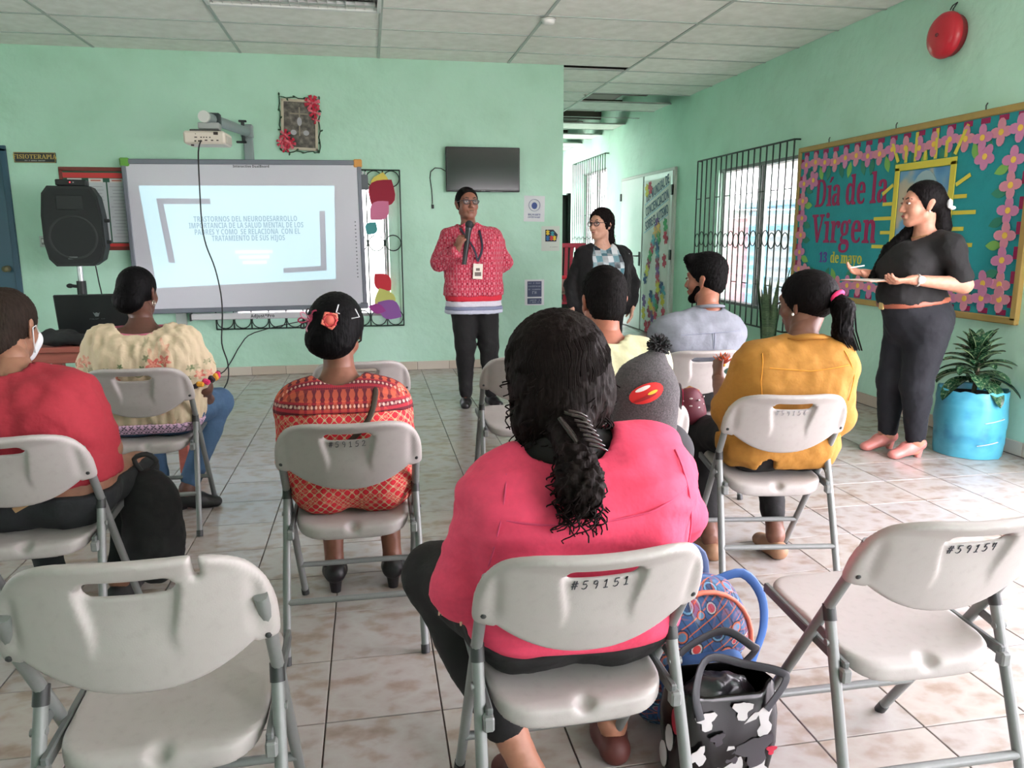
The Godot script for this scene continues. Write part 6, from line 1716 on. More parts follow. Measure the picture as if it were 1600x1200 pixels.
func woman_in_red_dress() -> void:
	var J := seated({"pel": Vector3(0, 0.545, 0.055), "wst": Vector3(0, 0.64, 0.075), "chs": Vector3(-0.02, 0.735, 0.05), "nk": Vector3(-0.03, 0.865, -0.01), "hd": Vector3(-0.03, 1.02, -0.09), "hb": Basis(Vector3.UP, -0.12) * Basis(Vector3.RIGHT, -0.1),
		"sl": Vector3(-0.165, 0.785, 0.02), "sr": Vector3(0.13, 0.785, 0.02), "el": Vector3(-0.205, 0.59, 0.0), "er": Vector3(0.185, 0.59, 0.0), "kl": Vector3(-0.10, 0.48, -0.36), "kr": Vector3(0.11, 0.48, -0.36), "al": Vector3(-0.09, 0.10, -0.27), "ar": Vector3(0.13, 0.10, -0.27), "tl": Vector3(-0.10, 0.028, -0.42), "tr": Vector3(0.14, 0.028, -0.42)})
	var S := shape({"pw": 0.092, "pr": 0.104, "ww": 0.085, "wr": 0.108, "cw": 0.075, "cr": 0.105, "skin": rgb(126, 80, 62), "ra": 0.046, "rt": 0.085, "rn": 0.034, "hs": 0.97})
	lean_clear(J, S, 0.018)
	var t := figure("person", "woman in red lattice-patterned dress with flower clips in her black bun", Vector3(0.084, 0, 0.071), 0.0, J, S)
	var d := top_of(J, S, 0.010, 0.92, 0.92, 0.3, 0.085, 0.007)
	legs(d, J, S, 0.022, 0.98)
	d.cell = 0.010
	var dress := solid("dress", [d], cloth_mat("lattice", Color(1, 1, 1), lattice_tex(), 34.0), t)
	# dark embroidered yoke round the shoulders
	var y := Sdf.new(); y.cell = 0.0075
	torso(y, J, S, 0.0145); arms(y, J, S, 0.016, 0.2, 0.2)
	y.cut(Vector3(0, -1, 0.10), Vector3(0, 0.775, 0.10))
	y.minus().cap(J.nk + Vector3(0, 0.01, 0), J.nk.lerp(J.hd, 0.6), 0.083, 0.08, 0.01)
	var yt := cloth_image("yoke", 128, func(u: float, v: float) -> Color:
		var f := fposmod(u * 4.0, 1.0)
		var dk := rgb(92, 18, 34)
		if v < 0.12: return dk
		if v < 0.2: return rgb(150, 30, 44) if fposmod(u * 16.0, 1.0) < 0.5 else dk
		if v < 0.52: return rgb(222, 104, 70) if absf(f - 0.5) < 0.2 + 0.16 * absf(sin(v * 14.0)) else dk
		if v < 0.58: return rgb(168, 32, 48)
		if v < 0.72: return rgb(228, 196, 180) if (Vector2(fposmod(u * 8.0, 1.0) - 0.5, (v - 0.65) * 5.0)).length() < 0.26 else dk
		if v < 0.82: return rgb(168, 32, 48)
		return dk)
	var ym := cloth_mat("yoke", Color(1, 1, 1), yt, 9.5)
	ym.uv1_offset = Vector3(0, 0.711, 0)
	solid("yoke", [y], ym, t)
	# shoulder strap
	part("bag_strap", Geo.new().tube(smooth_path([Vector3(0.08, 0.868, 0.03), Vector3(0.088, 0.845, 0.10), Vector3(0.075, 0.79, 0.152), Vector3(0.04, 0.735, 0.170), Vector3(-0.02, 0.68, 0.172), Vector3(-0.09, 0.62, 0.165)], 4), 0.009, 6, true, false, 0.35).mesh(), mat(rgb(54, 42, 30), 0.7), t)
	shoe(t, J.al, J.tl, mat(rgb(20, 18, 20), 0.5), 0.045, 0.05); shoe(t, J.ar, J.tr, mat(rgb(20, 18, 20), 0.5), 0.045, 0.05)
	for q in [["al"], ["ar"]]:
		var rg := []
		for k in 14: rg.append(J[q[0]] + Vector3(cos(TAU * k / 14) * 0.037, 0.005, sin(TAU * k / 14) * 0.037 + 0.004))
		part("ankle_strap", Geo.new().tube(rg, 0.006, 5, false, true).mesh(), mat(rgb(20, 18, 20), 0.5), t)
	var h := hair_cap(J, 0.97, 0.008, -0.02)
	h.ell(hp(J, -0.012, -0.028, 0.085), Vector3(0.082, 0.066, 0.058), J.hb, 0.03)
	h.ell(hp(J, 0.0, 0.03, 0.05), Vector3(0.088, 0.088, 0.085), J.hb, 0.03)
	solid("hair", [h], hair_mat(rgb(17, 17, 19), 0.4), t)
	part("mask_loop", Geo.new().tube([hp(J, 0.079, 0.03, 0.0), hp(J, 0.084, 0.0, 0.022), hp(J, 0.078, -0.035, 0.008), hp(J, 0.06, -0.045, -0.03)], 0.003, 5).mesh(), mat(rgb(20, 20, 22), 0.8), t)
	# rose clip and pink ribbon clip
	var rose := part("rose_clip", Geo.new().ball(hp(J, 0.0, 0.035, 0.142), Vector3(0.02, 0.02, 0.012), Basis(), 10).mesh(), mat(rgb(226, 104, 92), 0.6), t)
	for k in 9:
		var a := TAU * k / 9
		var c := hp(J, cos(a) * (0.014 + 0.006 * (k % 2)), 0.035 + sin(a) * (0.014 + 0.006 * (k % 2)), 0.146)
		part("rose_petal", Geo.new().tube([c + Vector3(cos(a + 1.6), sin(a + 1.6), 0) * 0.011, c + Vector3(cos(a), sin(a), 0.3) * 0.007, c - Vector3(cos(a + 1.6), sin(a + 1.6), 0) * 0.011], [0.003, 0.005, 0.003], 6).mesh(), mat(rgb(232, 122, 104) if k % 2 else rgb(196, 60, 66), 0.6), rose)
	var bow := part("ribbon_clip", Geo.new().ball(hp(J, -0.066, 0.035, 0.10), Vector3(0.018, 0.022, 0.014), Basis(), 8).mesh(), mat(rgb(176, 50, 86), 0.6), t)
	for k in 9:
		var a := TAU * k / 9 + 0.3
		var c := hp(J, -0.070, 0.035, 0.108)
		var o := Vector3(cos(a), sin(a), 0.1)
		var pz := Vector3(-sin(a), cos(a), 0)
		part("ribbon_loop", Geo.new().tube(smooth_path([c, c + o * 0.026 + pz * 0.008, c + o * 0.038, c + o * 0.026 - pz * 0.008, c], 3), 0.0028, 5).mesh(), mat([rgb(220, 150, 170), rgb(176, 50, 86), rgb(28, 26, 30)][k % 3], 0.6), bow)
	for q in [[0.025, 0.085, 0.128, -0.3], [0.075, 0.07, 0.105, 0.7]]:
		part("hair_pin", Geo.new().tube([hp(J, q[0], q[1], q[2]), hp(J, q[0] + 0.02 * q[3], q[1] - 0.025, q[2] + 0.012), hp(J, q[0] - 0.016 * q[3], q[1] - 0.03, q[2] + 0.010)], 0.0022, 5).mesh(), mat(rgb(214, 214, 220), 0.3), t)

func woman_in_blouse() -> void:
	var J := seated({"nk": Vector3(-0.015, 0.93, -0.02), "hd": Vector3(-0.045, 1.075, -0.12), "hb": Basis(Vector3.UP, -0.25) * Basis(Vector3.RIGHT, -0.12), "chs": Vector3(0, 0.79, 0.05), "sl": Vector3(-0.175, 0.855, 0.01), "sr": Vector3(0.165, 0.845, 0.01), "el": Vector3(-0.245, 0.66, -0.02), "er": Vector3(0.235, 0.64, 0.0), "wr": Vector3(0.2, 0.53, -0.2), "fr": Vector3(0, -0.2, -0.9),
		"kl": Vector3(-0.13, 0.49, -0.36), "kr": Vector3(0.235, 0.50, -0.33), "al": Vector3(0.05, 0.10, -0.1), "ar": Vector3(0.03, 0.10, -0.14), "tl": Vector3(-0.06, 0.03, -0.02), "tr": Vector3(0.16, 0.03, -0.1)})
	J.al = Vector3(-0.04, 0.10, -0.16); J.ar = Vector3(0.09, 0.10, -0.14); J.tl = Vector3(-0.15, 0.03, -0.10); J.tr = Vector3(0.22, 0.03, -0.16)
	var S := shape({"skin": rgb(92, 58, 46), "cw": 0.10, "cr": 0.112, "ww": 0.1, "wr": 0.118, "pw": 0.105, "pr": 0.108, "ra": 0.05, "rt": 0.088, "hs": 0.97})
	lean_clear(J, S, 0.030)
	var t := figure("person", "woman in cream embroidered blouse and blue jeans, hair in a low bun", Vector3(-0.858, 0, -1.11), 0.0, J, S)
	var et := cloth_image("embroidery", 160, func(u: float, v: float) -> Color:
		var base := rgb(204, 186, 156)
		for q in [[0.30, 0.45, 0.10, 0], [0.44, 0.40, 0.085, 0], [0.82, 0.62, 0.07, 0], [0.16, 0.5, 0.05, 1], [0.22, 0.36, 0.05, 1], [0.36, 0.62, 0.05, 1], [0.72, 0.52, 0.05, 1], [0.68, 0.66, 0.045, 1], [0.90, 0.46, 0.04, 1], [0.55, 0.55, 0.045, 1]]:
			var d := Vector2(u - q[0], v - q[1])
			var rr: float = q[2] * (0.72 + 0.28 * sin(d.angle() * 5.0))
			if d.length() < rr:
				if q[3] == 1: return rgb(92, 112, 74)
				return rgb(206, 92, 84) if d.length() > rr * 0.5 else rgb(226, 146, 128)
		if absf(v - 0.5 - 0.1 * sin(u * 14.0)) < 0.008 and u < 0.6: return rgb(92, 104, 70)
		return base)
	var s := top_of(J, S, 0.018, 0.55, 0.55, 0.452, 0.115, 0.012)
	s.cap(J.sl, J.sl.lerp(J.el, 0.62), 0.07, 0.088, 0.04); s.cap(J.sr, J.sr.lerp(J.er, 0.62), 0.07, 0.088, 0.04)
	s.wfreq = 16.0; s.wstretch = Vector3(1.3, 0.35, 1.3)
	var em := cloth_mat("embroidery", Color(1, 1, 1), et, 2.9)
	em.uv1_offset = Vector3(0.12, 0.30, 0)
	solid("blouse", [s], em, t)
	var band := Sdf.new(); band.cell = 0.008
	torso(band, J, S, 0.030)
	band.cut(Vector3.DOWN, Vector3(0, 0.446, 0)); band.cut(Vector3.UP, Vector3(0, 0.497, 0))
	var ct := cloth_image("crochet", 64, func(u: float, v: float) -> Color:
		var a := absf(fposmod(u + v, 0.5) - 0.25); var b := absf(fposmod(u - v, 0.5) - 0.25)
		return rgb(44, 48, 62) if (a < 0.05 or b < 0.05) and absf(v - 0.5) < 0.4 else rgb(222, 186, 214))
	solid("crochet_hem", [band], cloth_mat("crochet", Color(1, 1, 1), ct, 16.0), t)
	# pink neckline trim and coloured sleeve edge
	var nt := []
	for k in 26:
		var a := TAU * k / 26
		nt.append(Vector3(J.nk.x + cos(a) * 0.128, 0.912 + 0.012 * cos(a) * cos(a) - 0.012 * sin(a), 0.004 + sin(a) * 0.085))
	part("neckline_trim", Geo.new().tube(nt, 0.008, 6, false, true).mesh(), mat(rgb(206, 112, 138), 0.8), t)
	for e in 2:
		var c: Vector3 = (J.sl.lerp(J.el, 0.86) if e == 0 else J.sr.lerp(J.er, 0.86))
		var ax: Vector3 = (J.el - J.sl).normalized() if e == 0 else (J.er - J.sr).normalized()
		var u := ax.cross(Vector3(0, 0, 1)).normalized(); var w := ax.cross(u)
		for k in 18:
			var a := TAU * k / 18
			var p := c + (u * cos(a) + w * sin(a)) * 0.082
			part("sleeve_edge", Geo.new().box(p, Vector3(0.024, 0.034, 0.024), Basis(Vector3(0, 0, 1), a), 0.006).mesh(), mat([rgb(214, 50, 104), rgb(226, 160, 50), rgb(40, 34, 40)][k % 3], 0.8), t)
	solid("jeans", [bottom_of(J, S, 0.012, 1.88, 0.472, 0.9)], cloth_mat("jeans", rgb(66, 96, 128)), t)
	shoe(t, J.al, J.tl, mat(rgb(22, 22, 24), 0.5), 0.02); shoe(t, J.ar, J.tr, mat(rgb(22, 22, 24), 0.5), 0.02)
	var h := hair_cap(J, 0.97, 0.006, -0.03)
	h.ell(hp(J, 0, -0.035, 0.09), Vector3(0.07, 0.062, 0.05), J.hb, 0.03)
	solid("hair", [h], hair_mat(rgb(15, 15, 17), 0.35), t)
	part("hair_clip", Geo.new().tube([hp(J, -0.022, 0.088, 0.082), hp(J, 0.0, 0.094, 0.084), hp(J, 0.022, 0.088, 0.078)], 0.0035, 6).mesh(), mat(rgb(206, 206, 210), 0.3, 0.4), t)
	var er := []
	for k in 14: er.append(hp(J, 0.078, -0.045 + sin(TAU * k / 14) * 0.012, 0.008 + cos(TAU * k / 14) * 0.012))
	part("earring", Geo.new().tube(er, 0.002, 5, false, true).mesh(), mat(rgb(220, 214, 200), 0.2, 0.8), t)

func woman_in_red_top() -> void:
	var J := seated({"nk": Vector3(-0.05, 0.925, -0.03), "hd": Vector3(-0.085, 1.045, -0.13), "hb": Basis(Vector3.UP, -0.16) * Basis(Vector3.RIGHT, -0.22), "chs": Vector3(-0.02, 0.78, 0.03), "wst": Vector3(0, 0.66, 0.06), "sl": Vector3(-0.20, 0.85, 0.0), "sr": Vector3(0.135, 0.845, 0.0), "el": Vector3(-0.25, 0.66, 0.0), "er": Vector3(0.205, 0.66, -0.02), "wr": Vector3(0.14, 0.56, -0.22), "kr": Vector3(0.20, 0.50, -0.33), "kl": Vector3(-0.18, 0.5, -0.34)})
	var S := shape({"skin": rgb(146, 104, 82), "cw": 0.10, "cr": 0.118, "ww": 0.105, "wr": 0.125, "pw": 0.12, "pr": 0.11, "ra": 0.055, "rt": 0.1, "hs": 1.0})
	lean_clear(J, S, 0.018)
	var t := figure("person", "woman in plain red top with pulled-back brown hair and a white face mask", Vector3(-0.90, 0, 0.051), 0.0, J, S)
	var top := top_of(J, S, 0.010, 0.72, 0.72, 0.575, 0.075, 0.008)
	solid("top", [top], cloth_mat("red", rgb(164, 40, 54)), t)
	solid("jeans", [bottom_of(J, S, 0.010, 1.9, 0.545)], cloth_mat("dark_jeans", rgb(26, 30, 32)), t)
	part("jeans_label", Geo.new().box(Vector3(0.02, 0.545, 0.178), Vector3(0.05, 0.018, 0.004), Basis(Vector3(0, 0, 1), 0.5) , 0.001).mesh(), mat(rgb(150, 120, 84), 0.8), t)
	shoe(t, J.al, J.tl, mat(rgb(40, 40, 42), 0.6)); shoe(t, J.ar, J.tr, mat(rgb(40, 40, 42), 0.6))
	var h := hair_cap(J, 1.0, 0.006, -0.035)
	h.ell(hp(J, 0, -0.05, 0.085), Vector3(0.058, 0.06, 0.045), J.hb, 0.03)
	h.ell(hp(J, 0, -0.075, 0.045), Vector3(0.062, 0.06, 0.05), J.hb, 0.03)
	solid("hair", [h], hair_mat(rgb(62, 52, 44), 0.5), t)
	var mk := Sdf.new(); mk.cell = 0.0055
	mk.cap(hp(J, -0.03, -0.03, -0.066), hp(J, 0.03, -0.03, -0.066), 0.038, -1, 0.02).cap(hp(J, -0.018, -0.075, -0.060), hp(J, 0.018, -0.075, -0.060), 0.032, -1, 0.03)
	mk.cut(J.hb * Vector3(0, 0.2, 1), hp(J, 0, -0.05, -0.05))
	var mn := solid("face_mask", [mk], mat(rgb(208, 214, 216), 0.85), t)
	for m: float in [-1.0, 1.0]:
		part("ear_loop", Geo.new().tube([hp(J, m * 0.068, -0.01, -0.05), hp(J, m * 0.082, 0.01, -0.01), hp(J, m * 0.09, 0.0, 0.02), hp(J, m * 0.082, -0.045, 0.0), hp(J, m * 0.058, -0.075, -0.05)], 0.002, 5).mesh(), mat(rgb(216, 220, 222), 0.85), mn)

func man_in_yellow_shirt() -> void:
	var J := seated({"nk": Vector3(-0.01, 0.955, -0.04), "hd": Vector3(0.0, 1.09, -0.12), "hb": Basis(Vector3.UP, 0.05) * Basis(Vector3.RIGHT, -0.1), "sl": Vector3(-0.16, 0.885, 0.0), "sr": Vector3(0.15, 0.885, 0.0), "chs": Vector3(0, 0.80, 0.03)})
	var S := shape({"skin": rgb(158, 98, 76), "hs": 1.0, "ra": 0.05})
	lean_clear(J, S, 0.020)
	var t := figure("person", "man in pale yellow shirt with short black hair, seen from behind", Vector3(1.02, 0, 0.0), 0.0, J, S)
	solid("shirt", [top_of(J, S, 0.012, 0.85, 0.85, 0.46, 0.072, 0.006)], cloth_mat("pale_yellow", rgb(204, 200, 162)), t)
	solid("trousers", [bottom_of(J, S, 0.014, 1.95, 0.6)], cloth_mat("navy", rgb(40, 44, 58)), t)
	shoe(t, J.al, J.tl, mat(rgb(40, 36, 34), 0.5)); shoe(t, J.ar, J.tr, mat(rgb(40, 36, 34), 0.5))
	var h := Sdf.new(); h.cell = 0.006
	h.ell(hp(J, 0, 0.045, 0.012), Vector3(0.083, 0.092, 0.104), J.hb, 0.02)
	h.ell(hp(J, 0, -0.02, 0.045), Vector3(0.066, 0.066, 0.060), J.hb, 0.03)
	h.minus().ell(hp(J, 0, -0.055, -0.085), Vector3(0.1, 0.105, 0.1), J.hb, 0.006)
	h.wrinkle = 0.003; h.wfreq = 90.0
	solid("hair", [h], hair_mat(rgb(22, 19, 18), 0.5), t)

func man_in_grey_shirt() -> void:
	var J := seated({"pel": Vector3(0.02, 0.545, 0.045), "wst": Vector3(0.035, 0.67, 0.055), "chs": Vector3(0.05, 0.80, 0.045), "nk": Vector3(0.12, 0.955, -0.01), "hd": Vector3(0.135, 1.10, -0.09), "hb": Basis(Vector3.UP, 0.75) * Basis(Vector3.RIGHT, -0.06), "sl": Vector3(-0.135, 0.845, 0.03), "sr": Vector3(0.235, 0.845, 0.0), "el": Vector3(-0.19, 0.63, -0.02), "er": Vector3(0.28, 0.63, -0.04)})
	var S := shape({"skin": rgb(150, 96, 74), "cw": 0.12, "cr": 0.115, "ww": 0.1, "wr": 0.115, "hs": 1.02, "ra": 0.056, "sr": 0.062})
	lean_clear(J, S, 0.020)
	var t := figure("person", "bearded man in light grey shirt with short black hair, head turned left", Vector3(1.785, 0, -1.11), 0.0, J, S, 1)
	var s := top_of(J, S, 0.012, 1.6, 1.6, 0.46, 0.066, 0.008)
	s.wfreq = 8.0
	var sh := solid("shirt", [s], cloth_mat("grey_shirt", rgb(122, 126, 135)), t)
	var flat_top := top_of(J, S, 0.012, 1.6, 1.6, 0.46, 0.066, 0.0)
	for line in [[Vector3(-0.1, 0.845, 0), Vector3(0.06, 0.85, 0), Vector3(0.24, 0.855, 0)], [Vector3(0.075, 0.848, 0), Vector3(0.08, 0.77, 0)], [Vector3(0.088, 0.848, 0), Vector3(0.084, 0.77, 0)]]:
		part("seam", Geo.new().tube(seam(flat_top, dense(line, 5), Vector3(0, 0, -1), 0.5, 0.002), 0.0022, 5).mesh(), mat(rgb(120, 126, 140), 0.85), sh)
	var cl := []
	for k in 18:
		var a := TAU * k / 18
		cl.append(J.nk + Vector3(cos(a) * 0.066, 0.012 + 0.012 * sin(a), -0.005 + sin(a) * 0.066))
	part("collar", Geo.new().tube(cl, 0.022, 6, false, true, 0.45, Vector3.UP).mesh(), cloth_mat("grey_shirt", rgb(122, 126, 135)), sh)
	solid("trousers", [bottom_of(J, S, 0.014, 1.95, 0.58)], cloth_mat("black", rgb(14, 13, 13)), t)
	shoe(t, J.al, J.tl, mat(rgb(30, 28, 28), 0.4)); shoe(t, J.ar, J.tr, mat(rgb(30, 28, 28), 0.4))
	var h := Sdf.new(); h.cell = 0.006
	h.ell(hp(J, 0, 0.055, 0.008), Vector3(0.088, 0.098, 0.112), J.hb, 0.02)
	h.ell(hp(J, 0, -0.012, 0.045), Vector3(0.07, 0.066, 0.062), J.hb, 0.03)
	h.cap(hp(J, -0.05, 0.115, -0.07), hp(J, 0.05, 0.115, -0.07), 0.03, -1, 0.03)
	h.minus().ell(hp(J, 0, -0.035, -0.085), Vector3(0.1, 0.105, 0.088), J.hb, 0.006)
	h.wrinkle = 0.004; h.wfreq = 80.0
	solid("hair", [h], hair_mat(rgb(18, 17, 17), 0.5), t)
	var b := Sdf.new(); b.cell = 0.0055
	b.cap(hp(J, -0.052, -0.045, -0.018), hp(J, -0.014, -0.094, -0.072), 0.024, 0.024, 0.02).cap(hp(J, 0.052, -0.045, -0.018), hp(J, 0.014, -0.094, -0.072), 0.024, 0.024, 0.02)
	b.cap(hp(J, -0.02, -0.036, -0.092), hp(J, 0.02, -0.036, -0.092), 0.008, -1, 0.01)
	b.minus().cap(hp(J, -0.014, -0.056, -0.1), hp(J, 0.014, -0.056, -0.1), 0.012, -1, 0.004)
	b.wrinkle = 0.002; b.wfreq = 120.0
	solid("beard", [b], hair_mat(rgb(26, 21, 19), 0.7), t)

func woman_in_mustard() -> void:
	var J := seated({"pel": Vector3(0, 0.545, 0.055), "wst": Vector3(0.015, 0.665, 0.06), "chs": Vector3(0.04, 0.79, 0.04), "nk": Vector3(0.085, 0.93, -0.01), "hd": Vector3(0.125, 1.065, -0.10), "hb": Basis(Vector3.UP, 0.55) * Basis(Vector3.RIGHT, -0.18), "sl": Vector3(-0.105, 0.85, 0.0), "sr": Vector3(0.20, 0.855, 0.03), "el": Vector3(-0.185, 0.655, -0.06), "er": Vector3(0.235, 0.63, 0.02), "wl": Vector3(-0.165, 0.745, -0.23), "fl": Vector3(0.15, 0.75, -0.55), "pl": Vector3(0.9, 0, -0.3), "cl": 0.7,
		"kl": Vector3(-0.20, 0.50, -0.36), "kr": Vector3(0.10, 0.50, -0.36), "al": Vector3(-0.20, 0.09, -0.14), "ar": Vector3(0.08, 0.09, -0.13), "tl": Vector3(-0.22, 0.03, -0.26), "tr": Vector3(0.07, 0.03, -0.26)})
	var S := shape({"skin": rgb(116, 76, 60), "cw": 0.095, "cr": 0.115, "ww": 0.09, "wr": 0.118, "pw": 0.10, "pr": 0.108, "ra": 0.058, "sr": 0.06, "rt": 0.088, "hs": 1.0})
	S.thumb_l = -1.0
	lean_clear(J, S, 0.026)
	var t := figure("person", "woman in mustard yellow shirt with a black ponytail and pink hair tie", Vector3(1.72, 0, -0.05), -0.1, J, S, 1)
	var ym := cloth_mat("mustard", rgb(168, 116, 42))
	var s := top_of(J, S, 0.014, 1.02, 1.3, 0.50, 0.060, 0.008)
	s.wfreq = 8.0
	var sh := solid("shirt", [s], ym, t)
	var flat_top := top_of(J, S, 0.014, 1.02, 1.3, 0.50, 0.06, 0.0)
	for line in [[Vector3(-0.115, 0.90, 0), Vector3(-0.13, 0.80, 0), Vector3(-0.12, 0.70, 0)], [Vector3(0.19, 0.91, 0), Vector3(0.225, 0.82, 0), Vector3(0.215, 0.72, 0)], [Vector3(-0.1, 0.85, 0), Vector3(0.05, 0.84, 0), Vector3(0.2, 0.86, 0)]]:
		part("seam", Geo.new().tube(seam(flat_top, dense(line, 5), Vector3(0, 0, -1), 0.5, 0.002), 0.002, 5).mesh(), mat(rgb(206, 138, 40), 0.85), sh)
	# shirt tails hang over the seat
	var tl := Sdf.new(); tl.cell = 0.009
	tl.cap(J.pel + Vector3(-0.10, 0.0, 0), J.pel + Vector3(0.10, 0.0, 0), 0.146, -1, 0.02)
	tl.cut(Vector3(0, -1, 0), Vector3(0, 0.452, 0)); tl.cut(Vector3(0, 0, -1), Vector3(0, 0, -0.02)); tl.cut(Vector3.UP, Vector3(0, 0.58, 0))
	tl.minus().cap(Vector3(-0.09, 0.42, 0.16), Vector3(-0.075, 0.535, 0.16), 0.045, 0.008, 0.005).cap(Vector3(-0.09, 0.41, 0.05), Vector3(-0.085, 0.48, 0.12), 0.05, 0.03, 0.005).cap(Vector3(-0.21, 0.40, 0.10), Vector3(-0.19, 0.44, 0.10), 0.06, 0.04, 0.02)
	tl.wrinkle = 0.004
	solid("shirt_tail", [tl], ym, t)
	var cl := []
	for k in 18:
		var a := TAU * k / 18
		cl.append(J.nk + Vector3(cos(a) * 0.066, 0.006 + 0.022 * sin(a), 0.004 + sin(a) * 0.064))
	part("collar", Geo.new().tube(cl, 0.032, 6, false, true, 0.36, Vector3.UP).mesh(), ym, sh)
	solid("trousers", [bottom_of(J, S, 0.010, 1.8, 0.60)], cloth_mat("black", rgb(14, 13, 13)), t)
	shoe(t, J.al, J.tl, mat(rgb(150, 112, 84), 0.6)); shoe(t, J.ar, J.tr, mat(rgb(150, 112, 84), 0.6))
	var h := hair_cap(J, 1.0, 0.010, -0.02)
	h.ell(hp(J, 0, 0.03, 0.05), Vector3(0.082, 0.085, 0.085), J.hb, 0.03)
	var hm := hair_mat(rgb(20, 17, 18), 0.4)
	solid("hair", [h], hm, t)
	var tail := Sdf.new(); tail.cell = 0.007
	var b0 := hp(J, 0, 0.02, 0.135)
	tail.cap(b0, b0 + Vector3(0.012, -0.05, 0.04), 0.018, 0.036, 0.02).cap(b0 + Vector3(0.012, -0.05, 0.04), b0 + Vector3(0.010, -0.14, 0.05), 0.038, 0.034, 0.02).cap(b0 + Vector3(0.010, -0.14, 0.05), b0 + Vector3(0.045, -0.20, 0.05), 0.032, 0.008, 0.02)
	tail.wrinkle = 0.006; tail.wfreq = 60.0; tail.wstretch = Vector3(1, 0.2, 1); tail.ridged = true
	var tn := solid("ponytail", [tail], hm, t)
	var g := Geo.new()
	var r := RandomNumberGenerator.new(); r.seed = 9
	for k in 60:
		var o := Vector3(r.randf_range(-0.03, 0.03), 0, r.randf_range(-0.02, 0.03))
		g.tube([b0 + o * 0.3, b0 + Vector3(0.012, -0.05, 0.045) + o, b0 + Vector3(0.014, -0.13, 0.05) + o * 1.2, b0 + Vector3(0.055, -0.205, 0.05) + o * 0.9], 0.0018, 4, false)
	var st := part("hair_strands", g.mesh(), hm, tn)
	tag(st, "", "", "", "stuff")
	var tie := []
	for k in 14: tie.append(b0 + Vector3(0.002, -0.006, 0.006) + (Vector3(1, 0, -0.6) * cos(TAU * k / 14) + Vector3(0.3, 0.8, 0.5) * sin(TAU * k / 14)).normalized() * 0.024)
	part("hair_tie", Geo.new().tube(tie, 0.009, 7, false, true).mesh(), mat(rgb(232, 46, 108), 0.7), t)
	part("earring", Geo.new().ball(hp(J, -0.086, -0.035, 0.0), Vector3.ONE * 0.006, Basis(), 8).mesh(), mat(rgb(232, 226, 218), 0.2), t)

